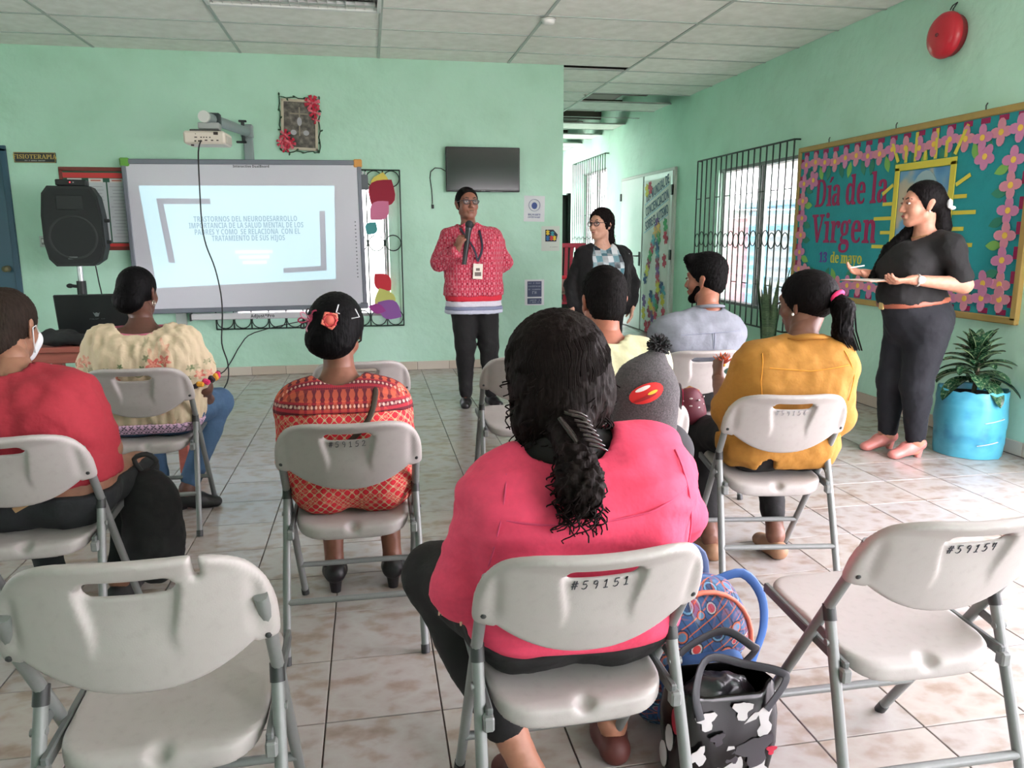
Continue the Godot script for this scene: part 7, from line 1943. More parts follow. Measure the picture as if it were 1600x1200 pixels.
func speaker_with_microphone() -> void:
	var J := {"pel": Vector3(0, 0.90, 0.0), "wst": Vector3(0, 1.06, -0.01), "chs": Vector3(0.0, 1.24, 0.0), "nk": Vector3(0.03, 1.405, 0.01), "hd": Vector3(0.045, 1.575, -0.02), "hb": Basis(Vector3.UP, 0.12) * Basis(Vector3.RIGHT, 0.08),
		"sl": Vector3(-0.155, 1.315, 0.0), "sr": Vector3(0.185, 1.315, 0.0), "el": Vector3(-0.265, 1.13, 0.07), "wl": Vector3(-0.10, 1.0, 0.17), "er": Vector3(0.275, 1.14, -0.04), "wr": Vector3(0.165, 1.225, -0.215),
		"fl": Vector3(1, 0.1, 0.1), "pl": Vector3(0, 0, 1), "fr": Vector3(-0.25, 0.85, -0.12), "pr": Vector3(-0.8, 0.0, 0.5), "cr": 0.95,
		"hl": Vector3(-0.095, 0.86, 0.0), "hr": Vector3(0.09, 0.86, 0.0), "kl": Vector3(-0.115, 0.48, -0.02), "kr": Vector3(0.075, 0.48, -0.01), "al": Vector3(-0.135, 0.09, 0.0), "ar": Vector3(0.07, 0.09, 0.02), "tl": Vector3(-0.17, 0.03, -0.13), "tr": Vector3(0.10, 0.03, -0.12)}
	var S := shape({"pw": 0.085, "pr": 0.125, "ww": 0.082, "wr": 0.127, "cw": 0.085, "cr": 0.126, "sr": 0.058, "ra": 0.056, "rw": 0.028, "rt": 0.10, "rk": 0.066, "rn": 0.042, "skin": rgb(140, 92, 74), "hs": 1.06, "bust": Vector3(0, -0.04, -0.085), "bustr": 0.072, "hand": 1.05})
	var t := figure("person", "woman in pink patterned blouse and black trousers speaking into a microphone", Vector3(0.965, 0, -3.36), PI + 0.06, J, S, 1)
	var it := cloth_image("ikat", 96, func(u: float, v: float) -> Color:
		var f := fposmod(v * 2.0, 1.0); var col := fposmod(u * 2.0 + (0.5 if int(v * 2.0) % 2 == 1 else 0.0), 1.0)
		var d := Vector2((col - 0.5) * 1.3, f - 0.5)
		var base := rgb(176, 40, 66)
		if d.length() < 0.10: return rgb(222, 186, 188)
		if absf(d.length() - 0.25) < 0.045: return rgb(214, 146, 158)
		if absf(col - 0.02) < 0.06 or absf(col - 0.98) < 0.06: return rgb(84, 22, 36) if f > 0.25 and f < 0.75 else rgb(206, 130, 144)
		return base)
	var im := cloth_mat("ikat", Color(1, 1, 1), it, 13.0)
	var s := top_of(J, S, 0.018, 1.9, 1.9, 0.885, 0.075, 0.008)
	s.cut(Vector3.DOWN, Vector3(0, 0.885, 0))
	s.cap(J.pel + Vector3(-0.082, -0.04, 0), J.pel + Vector3(0.082, -0.04, 0), 0.145, -1, 0.06)
	solid("blouse", [s], im, t)
	for q in [[0.842, 0.888, rgb(206, 40, 60)], [0.80, 0.845, rgb(206, 204, 214)], [0.775, 0.803, rgb(122, 130, 156)], [0.745, 0.778, rgb(184, 188, 204)]]:
		var b := Sdf.new(); b.cell = 0.009
		b.cap(J.pel + Vector3(-0.082, 0, 0), J.pel + Vector3(0.082, 0, 0), 0.147, -1, 0.03).cap(Vector3(-0.082, 0.76, 0), Vector3(0.082, 0.76, 0), 0.148, -1, 0.03)
		b.cut(Vector3.DOWN, Vector3(0, q[0], 0)); b.cut(Vector3.UP, Vector3(0, q[1], 0))
		b.wrinkle = 0.004; b.wfreq = 12.0
		solid("hem_band", [b], cloth_mat("band" + q[2].to_html(), q[2]), t)
	var cb := Geo.new()
	cb.box(J.nk + Vector3(0.035, -0.01, -0.085), Vector3(0.055, 0.09, 0.012), Basis(Vector3(0, 0, 1), -0.55) * Basis(Vector3.RIGHT, -0.3), 0.004)
	cb.box(J.nk + Vector3(-0.045, -0.01, -0.085), Vector3(0.055, 0.09, 0.012), Basis(Vector3(0, 0, 1), 0.55) * Basis(Vector3.RIGHT, -0.3), 0.004)
	part("collar", cb.mesh(), im, t)
	solid("trousers", [bottom_of(J, S, 0.010, 1.97, 0.9)], cloth_mat("black_trousers", rgb(11, 11, 12)), t)
	shoe(t, J.al, J.tl, mat(rgb(22, 20, 22), 0.4)); shoe(t, J.ar, J.tr, mat(rgb(22, 20, 22), 0.4))
	var h := hair_cap(J, 1.06, 0.004, -0.02)
	solid("hair", [h], hair_mat(rgb(24, 20, 19), 0.4), t)
	glasses(t, J, 1.06, rgb(30, 28, 32))
	# lanyard with a badge
	var ly := mat(rgb(40, 42, 58), 0.7)
	part("lanyard", Geo.new().tube(smooth_path([J.nk + Vector3(0.075, 0.02, 0.0), J.nk + Vector3(0.07, -0.03, -0.10), Vector3(0.035, 1.25, -0.20), Vector3(0.005, 1.15, -0.205)], 4), 0.009, 6, true, false, 0.3).tube(smooth_path([J.nk + Vector3(-0.07, 0.02, 0.0), J.nk + Vector3(-0.065, -0.03, -0.10), Vector3(-0.03, 1.25, -0.205), Vector3(0.005, 1.15, -0.205)], 4), 0.009, 6, true, false, 0.3).mesh(), ly, t)
	var bg := part("badge", Geo.new().box(Vector3(0.0, 1.075, -0.178), Vector3(0.075, 0.115, 0.006), Basis(Vector3(0, 0, 1), 0.06), 0.002).mesh(), mat(rgb(206, 198, 184), 0.4), t)
	part("badge_print", Geo.new().box(Vector3(0.0, 1.055, -0.182), Vector3(0.05, 0.03, 0.001)).box(Vector3(0.0, 1.09, -0.182), Vector3(0.03, 0.02, 0.001)).mesh(), mat(rgb(96, 84, 76), 0.5), bg)
	# the microphone she holds
	var mc := thing("microphone", "black handheld microphone held up to the speaker's chin", "microphone", t.position, t.rotation.y)
	var p0 := Vector3(0.115, 1.13, -0.235); var p1 := Vector3(0.075, 1.40, -0.235)
	part("handle", Geo.new().tube([p0, p0.lerp(p1, 0.8), p1], [0.017, 0.021, 0.024], 10).mesh(), mat(rgb(24, 26, 28), 0.4), mc)
	part("head", Geo.new().ball(p1 + (p1 - p0).normalized() * 0.022, Vector3.ONE * 0.032, Basis(), 12).mesh(), mat(rgb(34, 36, 40), 0.7), mc)
	part("collar_ring", Geo.new().rod(p0.lerp(p1, 0.95), p0.lerp(p1, 1.0), 0.027, 12).mesh(), mat(rgb(60, 62, 66), 0.3, 0.5), mc)

func glasses(t: Node3D, J: Dictionary, hs: float, c: Color) -> void:
	var m := mat(c, 0.3)
	var glass := StandardMaterial3D.new()
	glass.albedo_color = Color(0.8, 0.85, 0.9, 0.06); glass.roughness = 0.05; glass.metallic_specular = 0.2; glass.transparency = BaseMaterial3D.TRANSPARENCY_ALPHA
	var g := part("glasses", Geo.new().tube([hp(J, -0.012, 0.014, -0.106, hs), hp(J, 0, 0.018, -0.109, hs), hp(J, 0.012, 0.014, -0.106, hs)], 0.0028, 6).mesh(), m, t)
	for s: float in [-1.0, 1.0]:
		var rg := []
		var pl := PackedVector2Array()
		for k in 16:
			var a := TAU * k / 16
			var x := s * 0.034 + cos(a) * 0.023; var y := 0.010 + sin(a) * (0.018 if sin(a) < 0 else 0.015)
			rg.append(hp(J, x, y, -0.103 + absf(x) * 0.12, hs))
			pl.append(Vector2(x, y) * hs)
		part("rim", Geo.new().tube(rg, 0.003, 6, false, true).mesh(), m, g)
		part("lens", Geo.new().prism(pl, 0.0015, Transform3D(J.hb, hp(J, 0, 0, -0.100, hs))).mesh(), glass, g)
		part("temple", Geo.new().tube([hp(J, s * 0.057, 0.018, -0.096, hs), hp(J, s * 0.077, 0.018, -0.05, hs), hp(J, s * 0.08, 0.018, 0.02, hs)], 0.0026, 6).mesh(), m, g)

func woman_with_glasses() -> void:
	var J := {"pel": Vector3(0, 0.80, 0.0), "wst": Vector3(0, 0.94, -0.01), "chs": Vector3(0, 1.09, -0.005), "nk": Vector3(0.01, 1.265, 0.0), "hd": Vector3(0.03, 1.425, -0.02), "hb": Basis(Vector3.UP, -1.0),
		"sl": Vector3(-0.172, 1.165, 0.0), "sr": Vector3(0.172, 1.165, 0.0), "el": Vector3(-0.285, 0.94, 0.03), "er": Vector3(0.265, 0.94, 0.03), "wl": Vector3(-0.255, 0.745, -0.05), "wr": Vector3(0.28, 0.745, -0.05), "fl": Vector3(0.15, -0.9, -0.15), "fr": Vector3(-0.05, -0.9, -0.15), "pl": Vector3(0.9, 0, 0.2), "pr": Vector3(-0.9, 0, 0.2),
		"hl": Vector3(-0.09, 0.78, 0.0), "hr": Vector3(0.09, 0.78, 0.0), "kl": Vector3(-0.10, 0.44, -0.02), "kr": Vector3(0.10, 0.44, -0.02), "al": Vector3(-0.10, 0.09, 0.0), "ar": Vector3(0.10, 0.09, 0.0), "tl": Vector3(-0.12, 0.03, -0.13), "tr": Vector3(0.12, 0.03, -0.13)}
	var S := shape({"pw": 0.09, "pr": 0.125, "ww": 0.085, "wr": 0.13, "cw": 0.09, "cr": 0.122, "sr": 0.058, "ra": 0.056, "rt": 0.098, "skin": rgb(206, 158, 136), "hs": 1.05, "bust": Vector3(0, -0.02, -0.075), "bustr": 0.07, "lips": rgb(186, 110, 104)})
	S.thumb_l = -1.0; S.thumb_r = 1.0
	var t := figure("person", "woman with glasses in black cardigan over a teal and white patchwork top", Vector3(2.09, 0, -3.6), PI + 0.05, J, S, 1)
	var pt := cloth_image("patchwork", 64, func(u: float, v: float) -> Color:
		var cx := int(u * 6.0); var cy := int(v * 6.0)
		var k := (cx * 7 + cy * 11 + cx * cy * 3) % 6
		return [rgb(206, 212, 214), rgb(84, 134, 146), rgb(186, 196, 202), rgb(28, 34, 42), rgb(120, 158, 168), rgb(214, 218, 220)][k])
	var s := top_of(J, S, 0.010, 0.3, 0.3, 0.70, 0.078, 0.006)
	s.cap(J.nk + Vector3(0, 0, -0.05), J.nk + Vector3(0, 0, -0.05), 0.001)
	s.minus().cap(J.nk + Vector3(0, 0.02, -0.06), J.nk + Vector3(0, -0.02, -0.12), 0.06, 0.03, 0.01)
	solid("patchwork_top", [s], cloth_mat("patchwork", Color(1, 1, 1), pt, 3.4), t)
	var c := Sdf.new(); c.cell = 0.011
	torso(c, J, S, 0.020); arms(c, J, S, 0.014, 1.86, 1.86)
	c.cap(J.pel + Vector3(-0.11, -0.05, 0.02), J.pel + Vector3(0.11, -0.05, 0.02), 0.14, -1, 0.05)
	c.cut(Vector3.DOWN, Vector3(0, 0.69, 0))
	c.minus().flat(Vector3(0, 0.6, -0.18), Vector3(0, 1.24, -0.16), 0.155, 0.13, Vector3(0, 0, 1), 0.8, 0.015)
	c.minus().cap(J.nk + Vector3(0, 0.01, 0), J.nk.lerp(J.hd, 0.6), 0.085, 0.08, 0.01)
	c.wrinkle = 0.008; c.wfreq = 12.0
	solid("cardigan", [c], cloth_mat("black_knit", rgb(12, 12, 14)), t)
	solid("trousers", [bottom_of(J, S, 0.010, 1.96, 0.82)], cloth_mat("black_trousers", rgb(11, 11, 12)), t)
	shoe(t, J.al, J.tl, mat(rgb(24, 22, 24), 0.4)); shoe(t, J.ar, J.tr, mat(rgb(24, 22, 24), 0.4))
	var hm := hair_mat(rgb(34, 26, 25), 0.45)
	var h := hair_cap(J, 1.05, 0.012, -0.03)
	h.cap(hp(J, 0.0, -0.02, 0.09), hp(J, 0.0, -0.13, 0.10), 0.05, 0.05, 0.03)
	h.cap(hp(J, 0.0, -0.13, 0.10), hp(J, 0.0, -0.19, 0.09), 0.046, 0.02, 0.03)
	h.wrinkle = 0.008; h.wfreq = 45.0
	var hn := solid("hair", [h], hm, t)
	var g := Geo.new()
	var r := RandomNumberGenerator.new(); r.seed = 12
	for k in 60: curl(g, hp(J, r.randf_range(-0.04, 0.04), -0.06 - r.randf() * 0.1, 0.12 + r.randf() * 0.03), 0.05, 0.012, r)
	tag(part("hair_strands", g.mesh(), hm, hn), "", "", "", "stuff")
	glasses(t, J, 1.05, rgb(40, 36, 40))

func woman_with_clipboard() -> void:
	# own axes: forward (-z) is the photograph's left
	var J := {"pel": Vector3(0, 0.845, 0.035), "wst": Vector3(0, 0.99, -0.045), "chs": Vector3(0, 1.17, -0.01), "nk": Vector3(0, 1.345, 0.03), "hd": Vector3(0, 1.505, -0.015), "hb": Basis(Vector3.UP, -0.25) * Basis(Vector3.RIGHT, -0.04),
		"sl": Vector3(-0.165, 1.27, 0.06), "sr": Vector3(0.155, 1.27, 0.03), "el": Vector3(-0.215, 1.055, 0.13), "wl": Vector3(-0.16, 1.085, -0.165), "er": Vector3(0.19, 1.05, 0.0), "wr": Vector3(0.14, 1.11, -0.255),
		"fl": Vector3(0.25, -0.12, -0.9), "pl": Vector3(0.35, 0.9, 0.0), "cl": 0.7, "fr": Vector3(-0.1, 0.18, -0.9), "pr": Vector3(-0.5, 0.8, 0.0), "cr": 0.3,
		"hl": Vector3(-0.09, 0.80, 0.03), "hr": Vector3(0.09, 0.80, 0.03), "kl": Vector3(-0.085, 0.45, -0.005), "kr": Vector3(0.10, 0.45, -0.03), "al": Vector3(-0.06, 0.105, 0.045), "ar": Vector3(0.14, 0.105, 0.0), "tl": Vector3(-0.06, 0.028, -0.10), "tr": Vector3(0.14, 0.028, -0.15)}
	var S := shape({"axis": Vector3(0, 0, 1), "pw": 0.045, "pr": 0.150, "ww": 0.045, "wr": 0.134, "cw": 0.025, "cr": 0.135, "sr": 0.058, "ra": 0.058, "rw": 0.028, "rt": 0.122, "rk": 0.080, "rn": 0.05, "skin": rgb(196, 140, 116), "hs": 1.09, "bust": Vector3(0, -0.03, -0.10), "bustr": 0.085, "lips": rgb(160, 60, 66), "hand": 1.0, "look": 0.0})
	S.thumb_l = -1.0; S.thumb_r = 1.0
	var t := figure("person", "woman in black top and navy trousers talking beside the bulletin board", Vector3(3.355, 0, -1.42), PI / 2, J, S, 1)
	var bk := cloth_mat("black_top", rgb(11, 11, 12))
	var s := top_of(J, S, 0.012, 0.78, 0.78, 0.90, 0.085, 0.008)
	s.cut(Vector3(0, -1, 0.12), Vector3(0, 0.952, 0))
	s.minus().cap(J.nk + Vector3(0, 0.02, -0.05), J.nk + Vector3(0, 0.0, -0.11), 0.075, 0.05, 0.01)
	solid("top", [s], bk, t)
	solid("trousers", [bottom_of(J, S, 0.006, 1.93, 0.975)], cloth_mat("navy_trousers", rgb(17, 20, 28)), t)
	var belt := Sdf.new(); belt.cell = 0.008
	var hx := Vector3(0, 0, 1)
	belt.cap(J.pel - hx * S.pw, J.pel + hx * S.pw, S.pr + 0.014, -1, 0.07).cap(J.wst - hx * S.ww, J.wst + hx * S.ww, S.wr + 0.014, -1, 0.08)
	belt.cut(Vector3(0, 1, -0.12), Vector3(0, 0.966, 0)); belt.cut(Vector3(0, -1, 0.12), Vector3(0, 0.934, 0))
	var bn := solid("belt", [belt], mat(rgb(150, 82, 60), 0.5), t)
	part("buckle", Geo.new().box(Vector3(0, 0.925, -0.222), Vector3(0.04, 0.045, 0.012), Basis(), 0.004).mesh(), mat(rgb(206, 178, 120), 0.3, 0.7), bn)
	shoe(t, J.al, J.tl, mat(rgb(202, 126, 118), 0.35), 0.05, 0.05); shoe(t, J.ar, J.tr, mat(rgb(202, 126, 118), 0.35), 0.05, 0.05)
	var hm := hair_mat(rgb(22, 18, 19), 0.35)
	var h := hair_cap(J, 1.09, 0.006, -0.02)
	h.cap(hp(J, 0, 0.0, 0.10, 1.09), hp(J, -0.01, -0.12, 0.10, 1.09), 0.045, 0.05, 0.03)
	h.cap(hp(J, -0.01, -0.12, 0.10, 1.09), hp(J, -0.02, -0.2, 0.095, 1.09), 0.048, 0.02, 0.03)
	solid("hair", [h], hm, t)
	var f := Sdf.new(); f.cell = 0.008
	f.cap(hp(J, 0.07, -0.07, 0.04), Vector3(0.10, 1.24, -0.12), 0.03, 0.045, 0.02).cap(Vector3(0.10, 1.24, -0.12), Vector3(0.11, 1.08, -0.22), 0.045, 0.022, 0.02)
	f.wrinkle = 0.006; f.wfreq = 40.0; f.ridged = true
	var fn := solid("hair_lock", [f], hm, t)
	part("hair_clip", Geo.new().ball(hp(J, -0.055, 0.0, 0.115, 1.09), Vector3(0.016, 0.028, 0.016), Basis(), 8).ball(hp(J, -0.055, -0.022, 0.13, 1.09), Vector3(0.016, 0.012, 0.02), Basis(), 8).mesh(), mat(rgb(228, 232, 232), 0.4), t)
	part("earring", Geo.new().ball(hp(J, -0.088, -0.035, 0.0, 1.09), Vector3.ONE * 0.007, Basis(), 8).mesh(), mat(rgb(220, 214, 204), 0.2, 0.5), t)
	var nl := []
	for k in 16:
		var a := TAU * k / 16
		nl.append(J.nk + Vector3(cos(a) * 0.066, -0.002 + 0.022 * sin(a), sin(a) * 0.075 - 0.012))
	part("necklace", Geo.new().tube(nl, 0.0016, 5, false, true).mesh(), mat(rgb(206, 176, 110), 0.25, 0.8), t)
	# watch
	var wc: Vector3 = J.wl.lerp(J.el, 0.12); var wd: Vector3 = (J.el - J.wl).normalized()
	var wg := []
	var wu := wd.cross(Vector3.UP).normalized(); var ww := wd.cross(wu)
	for k in 14: wg.append(wc + (wu * cos(TAU * k / 14) + ww * sin(TAU * k / 14)) * 0.033)
	var wt := part("watch", Geo.new().tube(wg, 0.008, 6, false, true, 0.5).mesh(), mat(rgb(206, 198, 190), 0.3, 0.5), t)
	part("dial", Geo.new().lathe([Vector2(0.0, 0.008), Vector2(0.02, 0.008), Vector2(0.022, 0.0), Vector2(0.022, -0.006)], 16, wc - Vector3(0.034, -0.004, 0), Basis(Vector3(0, 0, 1), PI / 2)).mesh(), mat(rgb(232, 230, 226), 0.2), wt)
	# clipboard held flat in the near hand
	var cbd := thing("clipboard", "brown clipboard held level in the woman's hand", "clipboard", t.position + t.basis * Vector3(0.0, 1.075, -0.29), PI / 2 + 0.25)
	part("board", Geo.new().box(Vector3(0, 0, 0), Vector3(0.22, 0.005, 0.31), Basis(), 0.002).mesh(), mat(rgb(160, 112, 86), 0.5), cbd)
	part("paper", Geo.new().box(Vector3(0, 0.0035, -0.01), Vector3(0.205, 0.002, 0.27)).mesh(), mat(rgb(214, 206, 196), 0.7), cbd)
	part("clip", Geo.new().box(Vector3(0, 0.012, 0.12), Vector3(0.10, 0.016, 0.03), Basis(), 0.004).rod(Vector3(-0.04, 0.02, 0.13), Vector3(0.04, 0.03, 0.13), 0.004, 6).mesh(), mat(rgb(206, 210, 214), 0.2, 0.8), cbd)
	var pen := thing("pen", "white pen between the fingers of her raised hand", "pen", t.position + t.basis * Vector3(0.115, 1.145, -0.335))
	part("barrel", Geo.new().rod(Vector3(-0.035, -0.002, 0.0), Vector3(0.045, 0.012, 0.02), 0.0045, 8).mesh(), mat(rgb(228, 230, 230), 0.3), pen)
	part("tip", Geo.new().rod(Vector3(-0.035, -0.002, 0.0), Vector3(-0.045, -0.004, -0.003), 0.0035, 8, 0.001).mesh(), mat(rgb(60, 60, 64), 0.3), pen)

func child_with_beanie() -> void:
	var J := {"pel": Vector3(-0.03, 0.09, 0.0), "wst": Vector3(-0.025, 0.17, 0.0), "chs": Vector3(-0.01, 0.25, 0.0), "nk": Vector3(0, 0.335, 0.0), "hd": Vector3(0.0, 0.43, -0.005), "hb": Basis(Vector3.UP, 0.3),
		"sl": Vector3(-0.085, 0.29, 0.0), "sr": Vector3(0.085, 0.29, 0.0), "el": Vector3(-0.11, 0.20, -0.04), "er": Vector3(0.11, 0.20, -0.04), "wl": Vector3(-0.06, 0.17, -0.12), "wr": Vector3(0.06, 0.17, -0.12), "fl": Vector3(0.3, 0, -0.9), "fr": Vector3(-0.3, 0, -0.9), "pl": Vector3(0, -1, 0), "pr": Vector3(0, -1, 0),
		"hl": Vector3(-0.06, 0.08, 0.0), "hr": Vector3(0.04, 0.08, 0.0), "kl": Vector3(-0.09, 0.08, -0.16), "kr": Vector3(0.07, 0.08, -0.16), "al": Vector3(-0.10, 0.06, -0.28), "ar": Vector3(0.08, 0.06, -0.28), "tl": Vector3(-0.10, 0.045, -0.34), "tr": Vector3(0.08, 0.045, -0.34)}
	var S := shape({"pw": 0.04, "pr": 0.07, "ww": 0.035, "wr": 0.068, "cw": 0.04, "cr": 0.068, "sr": 0.035, "ra": 0.028, "rw": 0.017, "rt": 0.045, "rk": 0.034, "rn": 0.024, "skin": rgb(166, 112, 88), "hs": 0.82, "hand": 0.55})
	var t := figure("person", "small child in grey pompom beanie on the lap of the woman in pink", Vector3(0.872, 0.475, 0.735), 0.0, J, S)
	var s := top_of(J, S, 0.008, 1.8, 1.8, 0.06, 0.05, 0.004)
	s.cell = 0.009
	solid("shirt", [s], cloth_mat("charcoal", rgb(52, 50, 54)), t)
	solid("trousers", [bottom_of(J, S, 0.008, 1.9, 0.13)], cloth_mat("navy", rgb(40, 44, 58)), t)
	var kt := noise_tex("knit", 0.12, [[0.0, rgb(112, 110, 112)], [0.5, rgb(160, 158, 160)], [1.0, rgb(214, 210, 210)]], 2)
	var km := mottled("beanie", rgb(128, 124, 126), 0.95, kt, Vector3(3, 3, 3), false, noise_tex("cloth_bump", 0.012, [], 4), 0.5)
	var b := Sdf.new(); b.cell = 0.006
	b.ell(hp(J, 0, 0.01, 0.008), Vector3(0.087, 0.095, 0.094), J.hb, 0.03)
	b.cap(hp(J, 0.01, 0.06, 0.006), hp(J, 0.035, 0.112, 0.006), 0.056, 0.022, 0.05)
	b.cap(hp(J, 0, -0.05, 0.008), hp(J, 0, -0.065, 0.008), 0.086, 0.086, 0.02)
	b.minus().ell(hp(J, 0, -0.055, -0.09), Vector3(0.07, 0.055, 0.06), J.hb, 0.006)
	b.cut(Vector3.DOWN, hp(J, 0, -0.115, 0))
	b.wrinkle = 0.0015; b.wfreq = 120.0
	var bn := solid("beanie", [b], km, t)
	var r := RandomNumberGenerator.new(); r.seed = 3
	var g := Geo.new()
	var pc := hp(J, 0.042, 0.140, 0.006)
	for k in 260:
		var d := Vector3(r.randfn(), r.randfn(), r.randfn()).normalized()
		g.tube([pc + d * 0.008, pc + d * 0.024, pc + d * 0.030 + Vector3(r.randf() - 0.5, r.randf() - 0.5, r.randf() - 0.5) * 0.01], [0.003, 0.0032, 0.0015], 4, false)
	tag(part("pompom", g.mesh(), mat(rgb(58, 58, 60), 0.95), bn), "", "", "", "stuff")
	# embroidered patches, plain coloured shapes
	var patch := part("red_patch", sewn(J, -0.62, 0.024, 0.046, 0.024, 0.4).mesh(), mat(rgb(206, 40, 38), 0.7), bn)
	part("patch_spot", sewn(J, -0.72, 0.036, 0.020, 0.005, 0.45, 0.003).mesh(), mat(rgb(230, 226, 220), 0.7), patch)
	part("patch_spot", sewn(J, -0.46, 0.028, 0.013, 0.004, 0.45, 0.003).mesh(), mat(rgb(232, 190, 60), 0.7), patch)
	part("patch_spot", sewn(J, -0.66, 0.012, 0.03, 0.004, 0.45, 0.003).mesh(), mat(rgb(150, 28, 30), 0.7), patch)
	var p2 := part("white_patch", sewn(J, 1.15, -0.004, 0.03, 0.036, -0.4).mesh(), mat(rgb(230, 226, 226), 0.7), bn)
	part("patch_spot", sewn(J, 1.18, -0.006, 0.022, 0.026, -0.4, 0.003).mesh(), mat(rgb(214, 40, 92), 0.7), p2)

# a thin oval patch bent round the back of the beanie: a = angle from straight back, y = height above its middle
func sewn(J: Dictionary, a: float, y: float, w: float, h: float, tilt: float, lift := 0.0) -> Geo:
	var g := Geo.new()
	var pts := PackedVector3Array()
	for ring in 4:
		for k in 16:
			var q := Vector2(cos(TAU * k / 16) * w, sin(TAU * k / 16) * h).rotated(tilt) * (ring / 3.0)
			var an := a + q.x / 0.092
			var yy := y + q.y
			var rr := 0.0945 * sqrt(maxf(0.1, 1.0 - pow(maxf(yy - 0.0, 0.0) / 0.135, 2.0))) + 0.002 + lift
			pts.append(hp(J, sin(an) * rr, 0.01 + yy, 0.008 + cos(an) * rr))
	g.sheet(pts, 4, 16, true, true)
	return g

# ----------------------------------------------------------------- bags and plants
func build_floor_things() -> void:
	tote_bag()
	school_backpack()
	black_backpack()
	seat_bag()
	snake_plant()
	leafy_plant()
	# what the woman in mustard holds
	var fl := thing("flower_toy", "orange paper flower with green leaves held by the woman in mustard", "paper flower", Vector3(1.615, 0.80, -0.33))
	part("centre", Geo.new().ball(Vector3.ZERO, Vector3(0.012, 0.01, 0.012), Basis(), 8).mesh(), mat(rgb(232, 170, 60), 0.7), fl)
	for k in 14:
		var a := TAU * k / 14
		part("petal", Geo.new().prism(leaf_poly(0.055, 0.016), 0.002).mesh(), mat(rgb(226, 110, 60) if k % 2 else rgb(214, 92, 66), 0.7), fl, Transform3D(Basis(Vector3.UP, a) * Basis(Vector3.RIGHT, 0.9 - 0.3 * (k % 3)), Vector3.ZERO))
	for k in 4: part("leaf", Geo.new().prism(leaf_poly(0.06, 0.03), 0.002).mesh(), mat(rgb(60, 108, 98), 0.7), fl, Transform3D(Basis(Vector3.UP, -0.4 + k * 0.5) * Basis(Vector3.RIGHT, 1.9), Vector3(0.02, -0.015, 0.0)))
	var pu := thing("dotted_purse", "maroon purse with white dots on the lap of the woman in mustard", "purse", Vector3(1.50, 0.535, -0.40), 0.2)
	var ps := Sdf.new(); ps.cell = 0.007
	ps.ell(Vector3(0, 0.075, 0), Vector3(0.075, 0.085, 0.045)).ell(Vector3(0, 0.04, 0), Vector3(0.085, 0.055, 0.05)).cut(Vector3.DOWN, Vector3.ZERO)
	var pm := solid("body", [ps], mat(rgb(104, 28, 44), 0.6), pu)
	for k in 12:
		var a := -0.9 + 0.6 * (k % 4); var y := 0.045 + 0.032 * (k / 4)
		part("dot", Geo.new().ball(Vector3(sin(a) * 0.07, y + 0.01 * (k % 2), cos(a) * 0.046), Vector3(0.008, 0.004, 0.003), Basis(Vector3.UP, a), 8).mesh(), mat(rgb(232, 220, 216), 0.6), pm)
	part("zip", Geo.new().tube([Vector3(-0.05, 0.14, 0), Vector3(0, 0.162, 0), Vector3(0.05, 0.14, 0)], 0.004, 6).mesh(), mat(rgb(150, 110, 60), 0.4, 0.5), pu)
	var sc := PackedVector2Array([Vector2(-0.03, 0), Vector2(0.01, -0.02), Vector2(0.04, 0.0), Vector2(0.02, 0.025), Vector2(-0.01, 0.015)])
	single("paper_scrap", Geo.new().prism(sc, 0.002, Transform3D(Basis(Vector3.RIGHT, -PI / 2), Vector3(2.02, 0.001, 0.34))).mesh(), mat(rgb(212, 44, 70), 0.7), "small red paper scrap on the floor at the right edge", "scrap")

